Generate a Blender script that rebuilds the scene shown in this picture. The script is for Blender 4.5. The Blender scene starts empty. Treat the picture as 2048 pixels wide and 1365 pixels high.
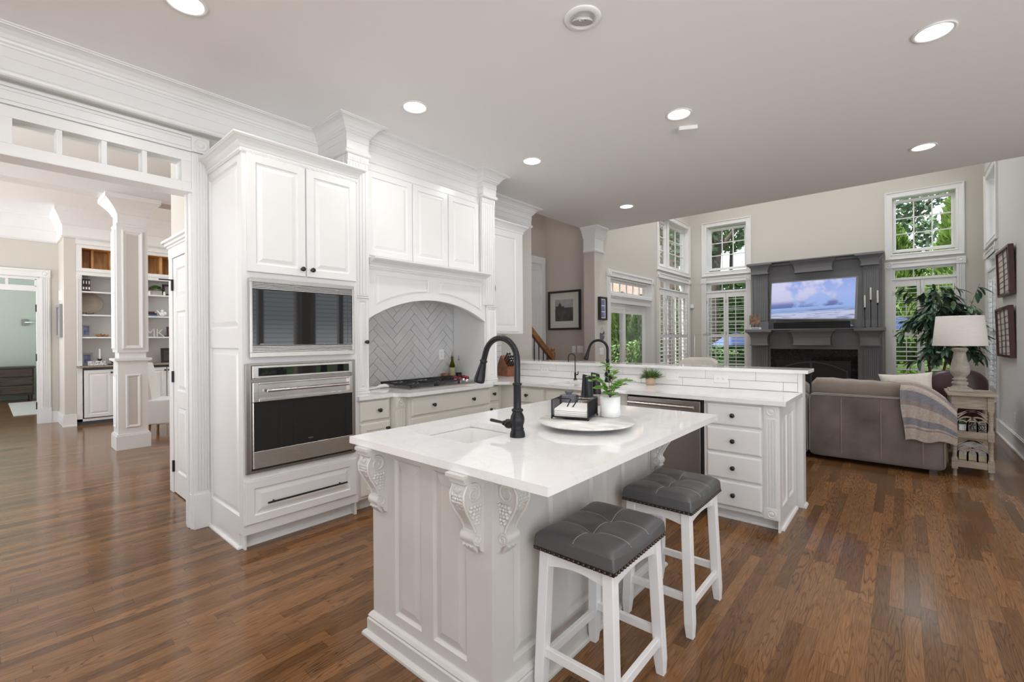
import bpy, bmesh, math, random
from mathutils import Matrix, Vector
random.seed(11)
sc = bpy.context.scene
COL = sc.collection
PI = math.pi

# ------------------------------------------------------------------ camera, sky, sun, exposure
YAW, ROLL, FPX = 0.7098, -0.00718, 909.4
cd = bpy.data.cameras.new('camera')
cd.sensor_width = 36.0
cd.lens = FPX / 2048 * 36.0
cd.shift_y = -5.0 / 2048
cd.clip_start = 0.05
cam = bpy.data.objects.new('camera', cd)
COL.objects.link(cam)
_r0 = Vector((math.cos(YAW), math.sin(YAW), 0)); _f = Vector((-math.sin(YAW), math.cos(YAW), 0)); _u = Vector((0, 0, 1))
_rx = math.cos(ROLL) * _r0 + math.sin(ROLL) * _u
_up = -math.sin(ROLL) * _r0 + math.cos(ROLL) * _u
cm = Matrix.Identity(4)
for i in range(3):
    cm[i][0], cm[i][1], cm[i][2] = _rx[i], _up[i], -_f[i]
cm[2][3] = 1.36
cam.matrix_world = cm
sc.camera = cam

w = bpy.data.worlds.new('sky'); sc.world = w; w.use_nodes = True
bg = w.node_tree.nodes['Background']
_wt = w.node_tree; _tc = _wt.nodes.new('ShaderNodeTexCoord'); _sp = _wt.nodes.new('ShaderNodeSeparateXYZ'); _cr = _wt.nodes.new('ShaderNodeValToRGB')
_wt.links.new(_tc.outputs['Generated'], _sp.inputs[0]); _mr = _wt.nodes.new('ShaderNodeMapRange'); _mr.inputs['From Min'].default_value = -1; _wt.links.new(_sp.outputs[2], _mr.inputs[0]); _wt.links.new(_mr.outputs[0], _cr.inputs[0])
for _e, (_p, _c) in zip(_cr.color_ramp.elements, ((0.47, (2.7, 2.72, 2.76, 1)), (0.52, (0.86, 0.93, 1.0, 1)))): _e.position = _p; _e.color = _c     # lower half brightened as added light for the ceiling, bright hazy sky above
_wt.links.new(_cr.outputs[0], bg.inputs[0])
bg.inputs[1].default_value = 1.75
sun = bpy.data.objects.new('sun', bpy.data.lights.new('sun', 'SUN')); COL.objects.link(sun)
sun.data.energy = 6.5; sun.data.angle = math.radians(1.0); sun.data.color = (1.0, 0.95, 0.86)
sun.rotation_euler = (math.radians(38), 0, math.radians(-28))
sc.view_settings.view_transform = 'Standard'; sc.view_settings.look = 'None'
sc.view_settings.gamma = 1.0; sc.view_settings.use_curve_mapping = False
sc.view_settings.exposure = 0.16
CAN_W = 5.2
sc.cycles.use_denoising = True
sc.cycles.max_bounces = 10; sc.cycles.diffuse_bounces = 6; sc.cycles.glossy_bounces = 4
sc.cycles.transparent_max_bounces = 16; sc.cycles.transmission_bounces = 6
sc.cycles.caustics_reflective = False; sc.cycles.caustics_refractive = False
sc.cycles.sample_clamp_indirect = 6.0

# ------------------------------------------------------------------ mesh builder
def FX(x):   # a plane facing +X : u=+Y, v=up, w=+X
    return Matrix(((0, 0, 1, x), (1, 0, 0, 0), (0, 1, 0, 0), (0, 0, 0, 1)))
def FNX(x):  # a plane facing -X : u=-Y
    return Matrix(((0, 0, -1, x), (-1, 0, 0, 0), (0, 1, 0, 0), (0, 0, 0, 1)))
def FY(y):   # a plane facing -Y : u=+X, v=up, w=-Y
    return Matrix(((1, 0, 0, 0), (0, 0, -1, y), (0, 1, 0, 0), (0, 0, 0, 1)))
def AT(x, y, z, rz=0.0): return Matrix.Translation((x, y, z)) @ Matrix.Rotation(rz, 4, 'Z')
I4 = Matrix.Identity(4)

class MB:
    def __init__(s, M=None):
        s.v = []; s.f = []; s.sm = []; s.mi = []; s.M = M if M is not None else I4; s.cur = 0
    def add(s, vs, fs, smooth=False):
        b = len(s.v); M = s.M
        s.v += [M @ Vector(p) for p in vs]
        for f in fs:
            s.f.append([i + b for i in f]); s.sm.append(smooth); s.mi.append(s.cur)
        return s
    def box(s, x0, x1, y0, y1, z0, z1):
        return s.add([(x0, y0, z0), (x1, y0, z0), (x1, y1, z0), (x0, y1, z0), (x0, y0, z1), (x1, y0, z1), (x1, y1, z1), (x0, y1, z1)],
                     [(0, 3, 2, 1), (4, 5, 6, 7), (0, 1, 5, 4), (1, 2, 6, 5), (2, 3, 7, 6), (3, 0, 4, 7)])
    def rings(s, rs, cap0=True, cap1=True, closed=True, smooth=False):
        n = len(rs[0]); vs = [p for r in rs for p in r]; fs = []
        for k in range(len(rs) - 1):
            for i in range(n if closed else n - 1):
                j = (i + 1) % n
                fs.append((k * n + i, k * n + j, (k + 1) * n + j, (k + 1) * n + i))
        s.add(vs, fs, smooth)
        if cap0 and closed: s.add(rs[0], [tuple(range(n - 1, -1, -1))])
        if cap1 and closed: s.add(rs[-1], [tuple(range(n))])
        return s
    def prism(s, poly, z0, z1):           # polygon in x,y extruded along z
        return s.rings([[(x, y, z0) for x, y in poly], [(x, y, z1) for x, y in poly]])
    def nest(s, u0, u1, v0, v1, prof, cap0=True):   # nested rectangles (inset, height)
        rs = [[(u0 + i, v0 + i, h), (u1 - i, v0 + i, h), (u1 - i, v1 - i, h), (u0 + i, v1 - i, h)] for i, h in prof]
        return s.rings(rs, cap0=cap0)
    def lathe(s, prof, seg=24, c=(0, 0, 0), smooth=True, cap=True, sx=1.0, sy=1.0):
        rs = [[(c[0] + r * sx * math.cos(2 * PI * i / seg), c[1] + r * sy * math.sin(2 * PI * i / seg), c[2] + z) for i in range(seg)] for r, z in prof]
        return s.rings(rs, cap0=cap, cap1=cap, smooth=smooth)
    def tube(s, pts, r, seg=10, closed=False, smooth=True, sq=None):
        pts = [Vector(p) for p in pts]; n = len(pts)
        rad = r if isinstance(r, (list, tuple)) else [r] * n
        rs = []; prev = None
        for i, p in enumerate(pts):
            a = pts[(i - 1) % n] if (closed or i > 0) else pts[i]
            b = pts[(i + 1) % n] if (closed or i < n - 1) else pts[i]
            t = (b - a).normalized()
            if prev is None:
                up = Vector((0, 0, 1)) if abs(t.z) < 0.9 else Vector((1, 0, 0))
                x = t.cross(up).normalized()
            else:
                x = (prev - t * prev.dot(t)).normalized()
            prev = x; y = t.cross(x)
            if sq:   # rectangular section sq=(a,b)
                rs.append([p + x * sq[0] * sx + y * sq[1] * sy for sx, sy in ((-1, -1), (1, -1), (1, 1), (-1, 1))])
            else:
                rs.append([p + (x * math.cos(2 * PI * k / seg) + y * math.sin(2 * PI * k / seg)) * rad[i] for k in range(seg)])
        if closed:
            return s.rings(rs + [rs[0]], cap0=False, cap1=False, smooth=smooth and not sq)
        return s.rings(rs, smooth=smooth and not sq)
    def sweep(s, path, prof, closed=False, caps=True):   # prof (offset to the right of travel, w)
        n = len(path); rs = []
        P = [Vector(p) for p in path]
        for i in range(n):
            d0 = (P[i] - P[(i - 1) % n]).normalized() if (closed or i > 0) else None
            d1 = (P[(i + 1) % n] - P[i]).normalized() if (closed or i < n - 1) else None
            if d0 is None: d0 = d1
            if d1 is None: d1 = d0
            n0 = Vector((d0.y, -d0.x)); n1 = Vector((d1.y, -d1.x))
            m = (n0 + n1); m = m / max(1e-6, (1 + n0.dot(n1)))
            rs.append([(P[i].x + m.x * o, P[i].y + m.y * o, h) for o, h in prof])
        if closed: rs.append(rs[0])
        return s.rings(rs, cap0=caps and not closed, cap1=caps and not closed)
    def holes(s, u0, u1, v0, v1, hs, w0, w1):    # slab in u,v with rectangular holes
        us = sorted({u0, u1, *[h[0] for h in hs], *[h[1] for h in hs]}); us = [u for u in us if u0 <= u <= u1]
        for a, b in zip(us[:-1], us[1:]):
            m = (a + b) / 2; cut = sorted([(h[2], h[3]) for h in hs if h[0] < m < h[1]])
            z = v0
            for c, d in cut:
                if c > z: s.box(a, b, z, c, w0, w1)
                z = max(z, d)
            if z < v1: s.box(a, b, z, v1, w0, w1)
        return s
    def ball(s, c, r, seg=12, rn=8, sz=1.0, sx=1.0, sy=1.0):
        return s.lathe([(max(1e-4, r * math.sin(PI * k / rn)), -r * sz * math.cos(PI * k / rn)) for k in range(rn + 1)], seg, c, sx=sx, sy=sy)

ORG = {}
def mesh(name, mb, mats, org=(0, 0, 0), bev=0.0, seg=2, sub=0):
    me = bpy.data.meshes.new(name); o3 = Vector(org)
    me.from_pydata([p - o3 for p in mb.v], [], mb.f)
    me.polygons.foreach_set('use_smooth', mb.sm); me.polygons.foreach_set('material_index', mb.mi)
    for m in (mats if isinstance(mats, (list, tuple)) else [mats]): me.materials.append(m)
    bm = bmesh.new(); bm.from_mesh(me)
    bmesh.ops.remove_doubles(bm, verts=bm.verts, dist=1e-5) if sub else None
    bmesh.ops.recalc_face_normals(bm, faces=bm.faces); bm.to_mesh(me); bm.free()
    o = bpy.data.objects.new(name, me); COL.objects.link(o)
    if bev > 0:
        b = o.modifiers.new('edge', 'BEVEL'); b.width = bev; b.segments = seg; b.limit_method = 'ANGLE'; b.angle_limit = 0.7
    if sub:
        b = o.modifiers.new('smooth', 'SUBSURF'); b.levels = sub; b.render_levels = sub
    return o
def tag(o, label, cat, group=None, kind=None):
    o['label'] = label; o['category'] = cat
    if group: o['group'] = group
    if kind: o['kind'] = kind
    return o
def T(name, label, cat, loc=(0, 0, 0), group=None):           # a thing: Empty that parents its parts
    o = bpy.data.objects.new(name, None); COL.objects.link(o); o.location = loc; o.empty_display_size = 0.05
    ORG[o] = Vector(loc); return tag(o, label, cat, group)
def P(name, mb, mats, parent, bev=0.0, seg=2, sub=0, label=None):    # a part
    o = mesh(name, mb, mats, ORG[parent], bev, seg, sub); o.parent = parent; ORG[o] = ORG[parent]
    if label: o['label'] = label
    return o
def T1(name, mb, mats, label, cat, loc=(0, 0, 0), group=None, bev=0.0, seg=2, sub=0, kind=None):   # a thing of one mesh
    o = mesh(name, mb, mats, loc, bev, seg, sub); o.location = loc; ORG[o] = Vector(loc)
    return tag(o, label, cat, group, kind)
def S(name, mb, mats, bev=0.0, parent=None, seg=2):           # the setting
    o = mesh(name, mb, mats, (0, 0, 0), bev, seg); ORG[o] = Vector((0, 0, 0))
    if parent: o.parent = parent
    else: o['kind'] = 'structure'
    return o
def dup(root, loc, label=None, rz=None):
    r = root.copy(); COL.objects.link(r); r.location = loc
    if rz is not None: r.rotation_euler = (0, 0, rz)
    if label: r['label'] = label
    for ch in list(root.children):
        c = ch.copy(); COL.objects.link(c); c.parent = r
        for g in list(ch.children):
            d = g.copy(); COL.objects.link(d); d.parent = c
    return r

# ------------------------------------------------------------------ materials
def nt(name):
    m = bpy.data.materials.new(name); m.use_nodes = True
    return m, m.node_tree, m.node_tree.nodes['Principled BSDF']
def pm(name, col, rough=0.5, metal=0.0, spec=0.5, var=0.0, vscale=8.0, bump=0.0, bscale=40.0, coat=0.0, stretch=None, emit=None, sheen=0.0, trans=0.0, rvar=0.0, bdist=0.004):
    m, t, b = nt(name); c = (*col, 1)
    b.inputs['Base Color'].default_value = c; b.inputs['Roughness'].default_value = rough; b.inputs['Metallic'].default_value = metal
    b.inputs['Specular IOR Level'].default_value = spec; b.inputs['Coat Weight'].default_value = coat; b.inputs['Coat Roughness'].default_value = 0.08
    b.inputs['Sheen Weight'].default_value = sheen; b.inputs['Transmission Weight'].default_value = trans
    if emit: b.inputs['Emission Color'].default_value = (*emit[0], 1); b.inputs['Emission Strength'].default_value = emit[1]
    if var or bump or rvar:
        tc = t.nodes.new('ShaderNodeTexCoord'); mp = t.nodes.new('ShaderNodeMapping'); t.links.new(tc.outputs['Object'], mp.inputs[0])
        if stretch: mp.inputs['Scale'].default_value = stretch
    if var or rvar:
        n = t.nodes.new('ShaderNodeTexNoise'); n.inputs['Scale'].default_value = vscale; n.inputs['Detail'].default_value = 5; t.links.new(mp.outputs[0], n.inputs[0])
        if var:
            r = t.nodes.new('ShaderNodeMapRange'); r.inputs['From Min'].default_value = 0.3; r.inputs['From Max'].default_value = 0.7
            r.inputs['To Min'].default_value = 1 - var; r.inputs['To Max'].default_value = 1 + var; t.links.new(n.outputs['Fac'], r.inputs[0])
            h = t.nodes.new('ShaderNodeHueSaturation'); h.inputs['Color'].default_value = c; t.links.new(r.outputs[0], h.inputs['Value']); t.links.new(h.outputs[0], b.inputs['Base Color'])
        if rvar:
            r2 = t.nodes.new('ShaderNodeMapRange'); r2.inputs['To Min'].default_value = rough - rvar; r2.inputs['To Max'].default_value = rough + rvar
            t.links.new(n.outputs['Fac'], r2.inputs[0]); t.links.new(r2.outputs[0], b.inputs['Roughness'])
    if bump:
        n2 = t.nodes.new('ShaderNodeTexNoise'); n2.inputs['Scale'].default_value = bscale; n2.inputs['Detail'].default_value = 4; t.links.new(mp.outputs[0], n2.inputs[0])
        bp = t.nodes.new('ShaderNodeBump'); bp.inputs['Strength'].default_value = bump; bp.inputs['Distance'].default_value = bdist; t.links.new(n2.outputs['Fac'], bp.inputs['Height']); t.links.new(bp.outputs[0], b.inputs['Normal'])
    return m
def N(t, typ, **k):
    n = t.nodes.new(typ)
    for a, v in k.items(): setattr(n, a, v)
    return n
def mth(t, op, a, b=None):
    n = N(t, 'ShaderNodeMath', operation=op)
    for i, x in enumerate((a, b)):
        if x is None: continue
        if isinstance(x, (int, float)): n.inputs[i].default_value = x
        else: t.links.new(x, n.inputs[i])
    return n.outputs[0]
def ramp(t, fac, stops, interp='LINEAR'):
    r = N(t, 'ShaderNodeValToRGB'); e = r.color_ramp.elements; r.color_ramp.interpolation = interp
    while len(e) < len(stops): e.new(0.5)
    for el, (p, c) in zip(e, stops): el.position = p; el.color = (*c, 1)
    t.links.new(fac, r.inputs[0]); return r.outputs[0]

def floor_mat():
    m, t, b = nt('oak_floor')
    g = N(t, 'ShaderNodeNewGeometry'); sp = N(t, 'ShaderNodeSeparateXYZ'); t.links.new(g.outputs['Position'], sp.inputs[0])
    W, L = 0.0605, 0.78
    xs = mth(t, 'DIVIDE', sp.outputs[0], W); xi = mth(t, 'FLOOR', xs); xf = mth(t, 'FRACT', xs)
    wn = N(t, 'ShaderNodeTexWhiteNoise', noise_dimensions='1D'); t.links.new(xi, wn.inputs['W'])
    ys = mth(t, 'ADD', mth(t, 'DIVIDE', sp.outputs[1], L), mth(t, 'MULTIPLY', wn.outputs[0], 7.3)); yi = mth(t, 'FLOOR', ys); yf = mth(t, 'FRACT', ys)
    cv = N(t, 'ShaderNodeCombineXYZ'); t.links.new(xi, cv.inputs[0]); t.links.new(yi, cv.inputs[1])
    wn2 = N(t, 'ShaderNodeTexWhiteNoise', noise_dimensions='3D'); t.links.new(cv.outputs[0], wn2.inputs[0]); rnd = wn2.outputs[0]
    gv = N(t, 'ShaderNodeCombineXYZ')
    t.links.new(mth(t, 'ADD', mth(t, 'MULTIPLY', sp.outputs[0], 11.0), mth(t, 'MULTIPLY', rnd, 37.0)), gv.inputs[0])
    t.links.new(mth(t, 'ADD', mth(t, 'MULTIPLY', sp.outputs[1], 0.9), mth(t, 'MULTIPLY', rnd, 91.0)), gv.inputs[1])
    n1 = N(t, 'ShaderNodeTexNoise'); n1.inputs['Scale'].default_value = 1.0; n1.inputs['Detail'].default_value = 2.0; t.links.new(gv.outputs[0], n1.inputs[0])
    rg = mth(t, 'SINE', mth(t, 'MULTIPLY', n1.outputs['Fac'], 62.0)); rg = mth(t, 'ABSOLUTE', rg)
    gv2 = N(t, 'ShaderNodeCombineXYZ')
    t.links.new(mth(t, 'MULTIPLY', sp.outputs[0], 240.0), gv2.inputs[0]); t.links.new(mth(t, 'ADD', mth(t, 'MULTIPLY', sp.outputs[1], 9.0), mth(t, 'MULTIPLY', rnd, 13.0)), gv2.inputs[1])
    n2 = N(t, 'ShaderNodeTexNoise'); n2.inputs['Scale'].default_value = 1.0; n2.inputs['Detail'].default_value = 3.0; t.links.new(gv2.outputs[0], n2.inputs[0])
    ln = N(t, 'ShaderNodeMapRange'); ln.inputs['From Max'].default_value = 0.62; t.links.new(rg, ln.inputs[0])
    wn3 = N(t, 'ShaderNodeTexWhiteNoise', noise_dimensions='3D'); cv3 = N(t, 'ShaderNodeCombineXYZ'); t.links.new(xi, cv3.inputs[0]); t.links.new(yi, cv3.inputs[1]); cv3.inputs[2].default_value = 5.0; t.links.new(cv3.outputs[0], wn3.inputs[0])
    dk = mth(t, 'MULTIPLY', mth(t, 'SUBTRACT', 1.0, ln.outputs[0]), mth(t, 'ADD', 0.10, mth(t, 'MULTIPLY', wn3.outputs[0], 0.42)))
    grain = mth(t, 'SUBTRACT', mth(t, 'ADD', 0.10, mth(t, 'MULTIPLY', n2.outputs['Fac'], 0.95)), dk)
    base = ramp(t, grain, [(0.0, (0.060, 0.028, 0.012)), (0.48, (0.168, 0.079, 0.031)), (0.9, (0.265, 0.138, 0.058))])
    hs = N(t, 'ShaderNodeHueSaturation'); t.links.new(base, hs.inputs['Color'])
    mr = N(t, 'ShaderNodeMapRange'); mr.inputs['To Min'].default_value = 0.62; mr.inputs['To Max'].default_value = 1.3; t.links.new(rnd, mr.inputs[0]); t.links.new(mr.outputs[0], hs.inputs['Value'])
    e1 = mth(t, 'LESS_THAN', xf, 0.018); e2 = mth(t, 'LESS_THAN', yf, 0.0022); ed = mth(t, 'MAXIMUM', e1, e2)
    mx = N(t, 'ShaderNodeMixRGB'); mx.inputs[2].default_value = (0.03, 0.013, 0.006, 1); t.links.new(mth(t, 'MULTIPLY', ed, 0.75), mx.inputs[0]); t.links.new(hs.outputs[0], mx.inputs[1])
    t.links.new(mx.outputs[0], b.inputs['Base Color'])
    b.inputs['Roughness'].default_value = 0.14; b.inputs['Specular IOR Level'].default_value = 0.42
    bp = N(t, 'ShaderNodeBump'); bp.inputs['Strength'].default_value = 0.10; bp.inputs['Distance'].default_value = 0.002
    t.links.new(mth(t, 'SUBTRACT', grain, ed), bp.inputs['Height']); t.links.new(bp.outputs[0], b.inputs['Normal'])
    return m
def quartz_mat():
    m, t, b = nt('white_quartz')
    tc = N(t, 'ShaderNodeTexCoord'); n = N(t, 'ShaderNodeTexNoise'); n.inputs['Scale'].default_value = 2.2; n.inputs['Detail'].default_value = 9; n.inputs['Roughness'].default_value = 0.72; n.inputs['Distortion'].default_value = 1.2
    t.links.new(tc.outputs['Object'], n.inputs[0])
    v = mth(t, 'ABSOLUTE', mth(t, 'SUBTRACT', n.outputs['Fac'], 0.5))
    t.links.new(ramp(t, v, [(0.0, (0.755, 0.755, 0.76)), (0.010, (0.80, 0.80, 0.805)), (0.05, (0.82, 0.82, 0.82))]), b.inputs['Base Color'])
    b.inputs['Roughness'].default_value = 0.045; b.inputs['Specular IOR Level'].default_value = 0.62
    return m
def marble_mat():
    m, t, b = nt('grey_marble')
    tc = N(t, 'ShaderNodeTexCoord'); mp = N(t, 'ShaderNodeMapping'); mp.inputs['Scale'].default_value = (1, 5, 1); t.links.new(tc.outputs['Object'], mp.inputs[0])
    n = N(t, 'ShaderNodeTexNoise'); n.inputs['Scale'].default_value = 4; n.inputs['Detail'].default_value = 8; n.inputs['Distortion'].default_value = 0.8; t.links.new(mp.outputs[0], n.inputs[0])
    t.links.new(ramp(t, n.outputs['Fac'], [(0.3, (0.5, 0.48, 0.45)), (0.5, (0.72, 0.71, 0.69)), (0.7, (0.8, 0.79, 0.77))]), b.inputs['Base Color'])
    b.inputs['Roughness'].default_value = 0.3
    return m
def glass_mat(name='window_glass', tint=(0.97, 0.985, 0.98), refl=0.09):
    m = bpy.data.materials.new(name); m.use_nodes = True; t = m.node_tree; t.nodes.clear()
    o = N(t, 'ShaderNodeOutputMaterial'); mx = N(t, 'ShaderNodeMixShader'); tr = N(t, 'ShaderNodeBsdfTransparent'); gl = N(t, 'ShaderNodeBsdfGlossy')
    tr.inputs[0].default_value = (*tint, 1); gl.inputs['Roughness'].default_value = 0.0
    lw = N(t, 'ShaderNodeLayerWeight'); lw.inputs[0].default_value = 0.12
    t.links.new(mth(t, 'MULTIPLY', lw.outputs['Fresnel'], 0.35), mx.inputs[0]); t.links.new(tr.outputs[0], mx.inputs[1]); t.links.new(gl.outputs[0], mx.inputs[2]); t.links.new(mx.outputs[0], o.inputs[0])
    return m
def tv_mat():
    m, t, b = nt('tv_picture')
    tc = N(t, 'ShaderNodeTexCoord'); sp = N(t, 'ShaderNodeSeparateXYZ'); t.links.new(tc.outputs['Generated'], sp.inputs[0]); z = sp.outputs[2]; x = sp.outputs[0]
    mp = N(t, 'ShaderNodeMapping'); mp.inputs['Scale'].default_value = (2.6, 1, 2.0); t.links.new(tc.outputs['Generated'], mp.inputs[0])
    n = N(t, 'ShaderNodeTexNoise'); n.inputs['Scale'].default_value = 1.7; n.inputs['Detail'].default_value = 6; t.links.new(mp.outputs[0], n.inputs[0])
    sky = ramp(t, z, [(0.0, (0.42, 0.45, 0.62)), (0.16, (0.55, 0.58, 0.78)), (0.24, (0.25, 0.36, 0.66)), (0.32, (0.30, 0.44, 0.80)), (0.6, (0.36, 0.46, 0.84)), (1.0, (0.27, 0.37, 0.76))])
    cl = mth(t, 'ADD', n.outputs['Fac'], mth(t, 'SUBTRACT', 0.20, mth(t, 'MULTIPLY', x, 0.34)))
    cl = mth(t, 'MULTIPLY', cl, mth(t, 'GREATER_THAN', z, 0.33))
    cf = ramp(t, cl, [(0.46, (0, 0, 0)), (0.58, (1, 1, 1))])
    mx = N(t, 'ShaderNodeMixRGB'); t.links.new(cf, mx.inputs[0]); t.links.new(sky, mx.inputs[1])
    cc = ramp(t, z, [(0.33, (0.10, 0.14, 0.34)), (0.42, (0.16, 0.2, 0.45)), (0.52, (0.55, 0.55, 0.78)), (0.8, (0.62, 0.62, 0.86))]); t.links.new(cc, mx.inputs[2])
    mp2 = N(t, 'ShaderNodeMapping'); mp2.inputs['Scale'].default_value = (3, 1, 26); t.links.new(tc.outputs['Generated'], mp2.inputs[0])
    n3 = N(t, 'ShaderNodeTexNoise'); n3.inputs['Scale'].default_value = 1.3; t.links.new(mp2.outputs[0], n3.inputs[0])
    wv = mth(t, 'MULTIPLY', mth(t, 'GREATER_THAN', n3.outputs['Fac'], 0.56), mth(t, 'LESS_THAN', z, 0.26))
    mx2 = N(t, 'ShaderNodeMixRGB'); mx2.inputs[2].default_value = (0.10, 0.12, 0.27, 1); t.links.new(mth(t, 'MULTIPLY', wv, 0.6), mx2.inputs[0]); t.links.new(mx.outputs[0], mx2.inputs[1])
    b.inputs['Base Color'].default_value = (0.01, 0.01, 0.012, 1); b.inputs['Roughness'].default_value = 0.25
    t.links.new(mx2.outputs[0], b.inputs['Emission Color']); b.inputs['Emission Strength'].default_value = 0.85
    return m
def brick_mat():
    m, t, b = nt('pale_brick')
    tc = N(t, 'ShaderNodeTexCoord'); mp = N(t, 'ShaderNodeMapping'); mp.inputs['Rotation'].default_value = (PI / 2, 0, 0); t.links.new(tc.outputs['Object'], mp.inputs[0])
    k = N(t, 'ShaderNodeTexBrick'); k.inputs['Color1'].default_value = (0.62, 0.45, 0.38, 1); k.inputs['Color2'].default_value = (0.52, 0.36, 0.30, 1); k.inputs['Mortar'].default_value = (0.6, 0.56, 0.52, 1); k.inputs['Scale'].default_value = 4.5
    t.links.new(mp.outputs[0], k.inputs[0]); t.links.new(k.outputs[0], b.inputs['Base Color']); b.inputs['Roughness'].default_value = 0.85
    return m
def wood_mat(name, dark, light, rough=0.4, sc_=(3, 3, 40), s=1.0):
    m, t, b = nt(name)
    tc = N(t, 'ShaderNodeTexCoord'); mp = N(t, 'ShaderNodeMapping'); mp.inputs['Scale'].default_value = sc_; t.links.new(tc.outputs['Object'], mp.inputs[0])
    n = N(t, 'ShaderNodeTexNoise'); n.inputs['Scale'].default_value = s; n.inputs['Detail'].default_value = 5; n.inputs['Distortion'].default_value = 1.0; t.links.new(mp.outputs[0], n.inputs[0])
    t.links.new(ramp(t, n.outputs['Fac'], [(0.3, dark), (0.7, light)]), b.inputs['Base Color']); b.inputs['Roughness'].default_value = rough
    return m

FLOOR = floor_mat(); QUARTZ = quartz_mat(); MARBLE = marble_mat(); GLASS = glass_mat(); BRICK = brick_mat(); TVM = tv_mat()
TRIM = pm('trim_white', (0.735, 0.735, 0.73), 0.32, var=0.012, vscale=3)
CAB = pm('cabinet_white', (0.755, 0.755, 0.75), 0.27, var=0.012, vscale=4)
CREAM = pm('cabinet_cream', (0.72, 0.705, 0.65), 0.3, var=0.012, vscale=4)
ISLM = pm('island_paint', (0.60, 0.585, 0.56), 0.38, var=0.03, vscale=6, bump=0.05, bscale=25)
WALL = pm('wall_paint', (0.56, 0.535, 0.49), 0.7, bump=0.03, bscale=160)
WALLG = pm('wall_paint_cool', (0.60, 0.60, 0.595), 0.6, bump=0.03, bscale=160)
TAUPE = pm('wall_paint_taupe', (0.47, 0.41, 0.37), 0.7, bump=0.03, bscale=160)
GREENW = pm('wall_paint_green', (0.46, 0.53, 0.48), 0.75)
CEIL = pm('ceiling_paint', (0.84, 0.835, 0.83), 0.75, bump=0.03, bscale=120)
GREYP = pm('fireplace_grey', (0.185, 0.187, 0.200), 0.42, var=0.03)
STEEL = pm('stainless_steel', (0.58, 0.55, 0.525), 0.26, metal=1.0, rvar=0.05, vscale=3, stretch=(2, 2, 120))
STEELD = pm('stainless_dark', (0.36, 0.33, 0.31), 0.3, metal=1.0, rvar=0.05, vscale=3, stretch=(2, 2, 120))
BLACKG = pm('black_oven_glass', (0.010, 0.010, 0.011), 0.03, spec=0.6)
BLACKM = pm('matte_black_metal', (0.007, 0.0075, 0.010), 0.33, spec=0.35, var=0.05)
BLACKK = pm('black_knob', (0.016, 0.016, 0.017), 0.35)
IRON = pm('cast_iron', (0.022, 0.022, 0.023), 0.55, bump=0.2, bscale=200)
RED = pm('red_knob', (0.22, 0.008, 0.018), 0.3)
CHROME = pm('polished_chrome', (0.75, 0.75, 0.76), 0.12, metal=1.0)
TILE = pm('glazed_grey_tile', (0.60, 0.60, 0.605), 0.07, var=0.07, vscale=5, bump=1.0, bscale=17, coat=0.0, bdist=0.016)
TILEW = pm('glossy_white_tile', (0.80, 0.80, 0.795), 0.12, var=0.015, vscale=6, bump=0.05, bscale=14)
GROUT = pm('grout_grey', (0.20, 0.20, 0.20), 0.85)
PLASTIC = pm('white_plastic', (0.80, 0.80, 0.79), 0.35)
SLOT = pm('dark_slot', (0.03, 0.03, 0.03), 0.6)
LEATHER = pm('grey_leather', (0.090, 0.090, 0.092), 0.36, var=0.08, vscale=6, bump=0.12, bscale=260)
THREAD = pm('pale_thread', (0.42, 0.40, 0.37), 0.7)
NAIL = pm('bronze_nailhead', (0.085, 0.070, 0.060), 0.3, metal=0.8)
STOOLW = pm('stool_white', (0.80, 0.80, 0.80), 0.42, var=0.02, vscale=5)
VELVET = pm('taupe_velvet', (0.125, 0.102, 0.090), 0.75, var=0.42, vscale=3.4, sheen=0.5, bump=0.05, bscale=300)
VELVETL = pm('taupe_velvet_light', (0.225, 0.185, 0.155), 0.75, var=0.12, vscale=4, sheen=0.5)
BLANK_A = pm('knit_beige', (0.42, 0.36, 0.315), 0.9, var=0.14, vscale=60, bump=0.8, bscale=170)
BLANK_B = pm('knit_blue_grey', (0.20, 0.205, 0.23), 0.9, var=0.14, vscale=60, bump=0.8, bscale=170)
BLANK_C = pm('knit_brown_grey', (0.26, 0.22, 0.215), 0.9, var=0.14, vscale=60, bump=0.8, bscale=170)
LINEN = pm('pale_linen', (0.60, 0.57, 0.52), 0.85, var=0.05, vscale=30, bump=0.2, bscale=200)
SHADE = pm('lamp_linen', (0.62, 0.585, 0.555), 0.85, var=0.04, vscale=20, stretch=(1, 1, 6), bump=0.15, bscale=160)
BURG = pm('burgundy_leather', (0.045, 0.017, 0.020), 0.33, bump=0.1, bscale=150)
WASHW = wood_mat('washed_wood', (0.24, 0.195, 0.15), (0.42, 0.36, 0.29), 0.6, (6, 6, 60))
LAMPB = wood_mat('weathered_lamp_base', (0.26, 0.235, 0.195), (0.42, 0.385, 0.33), 0.6, (12, 12, 14))
OAK = wood_mat('oak_rail', (0.18, 0.075, 0.025), (0.36, 0.17, 0.065), 0.35, (4, 4, 30))
BLOCKW = wood_mat('knife_block_wood', (0.17, 0.055, 0.022), (0.30, 0.11, 0.05), 0.4, (4, 30, 30))
PINE = wood_mat('knotty_pine', (0.40, 0.19, 0.06), (0.66, 0.40, 0.17), 0.5, (14, 14, 1.6))
DARKW = wood_mat('dark_dresser_wood', (0.035, 0.026, 0.018), (0.085, 0.062, 0.042), 0.5, (6, 3, 30))
GRANITE = pm('brown_granite', (0.30, 0.25, 0.19), 0.25, var=0.5, vscale=60)
LEAFG = pm('leaf_bright_green', (0.16, 0.34, 0.055), 0.42, var=0.25, vscale=14)
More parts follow.
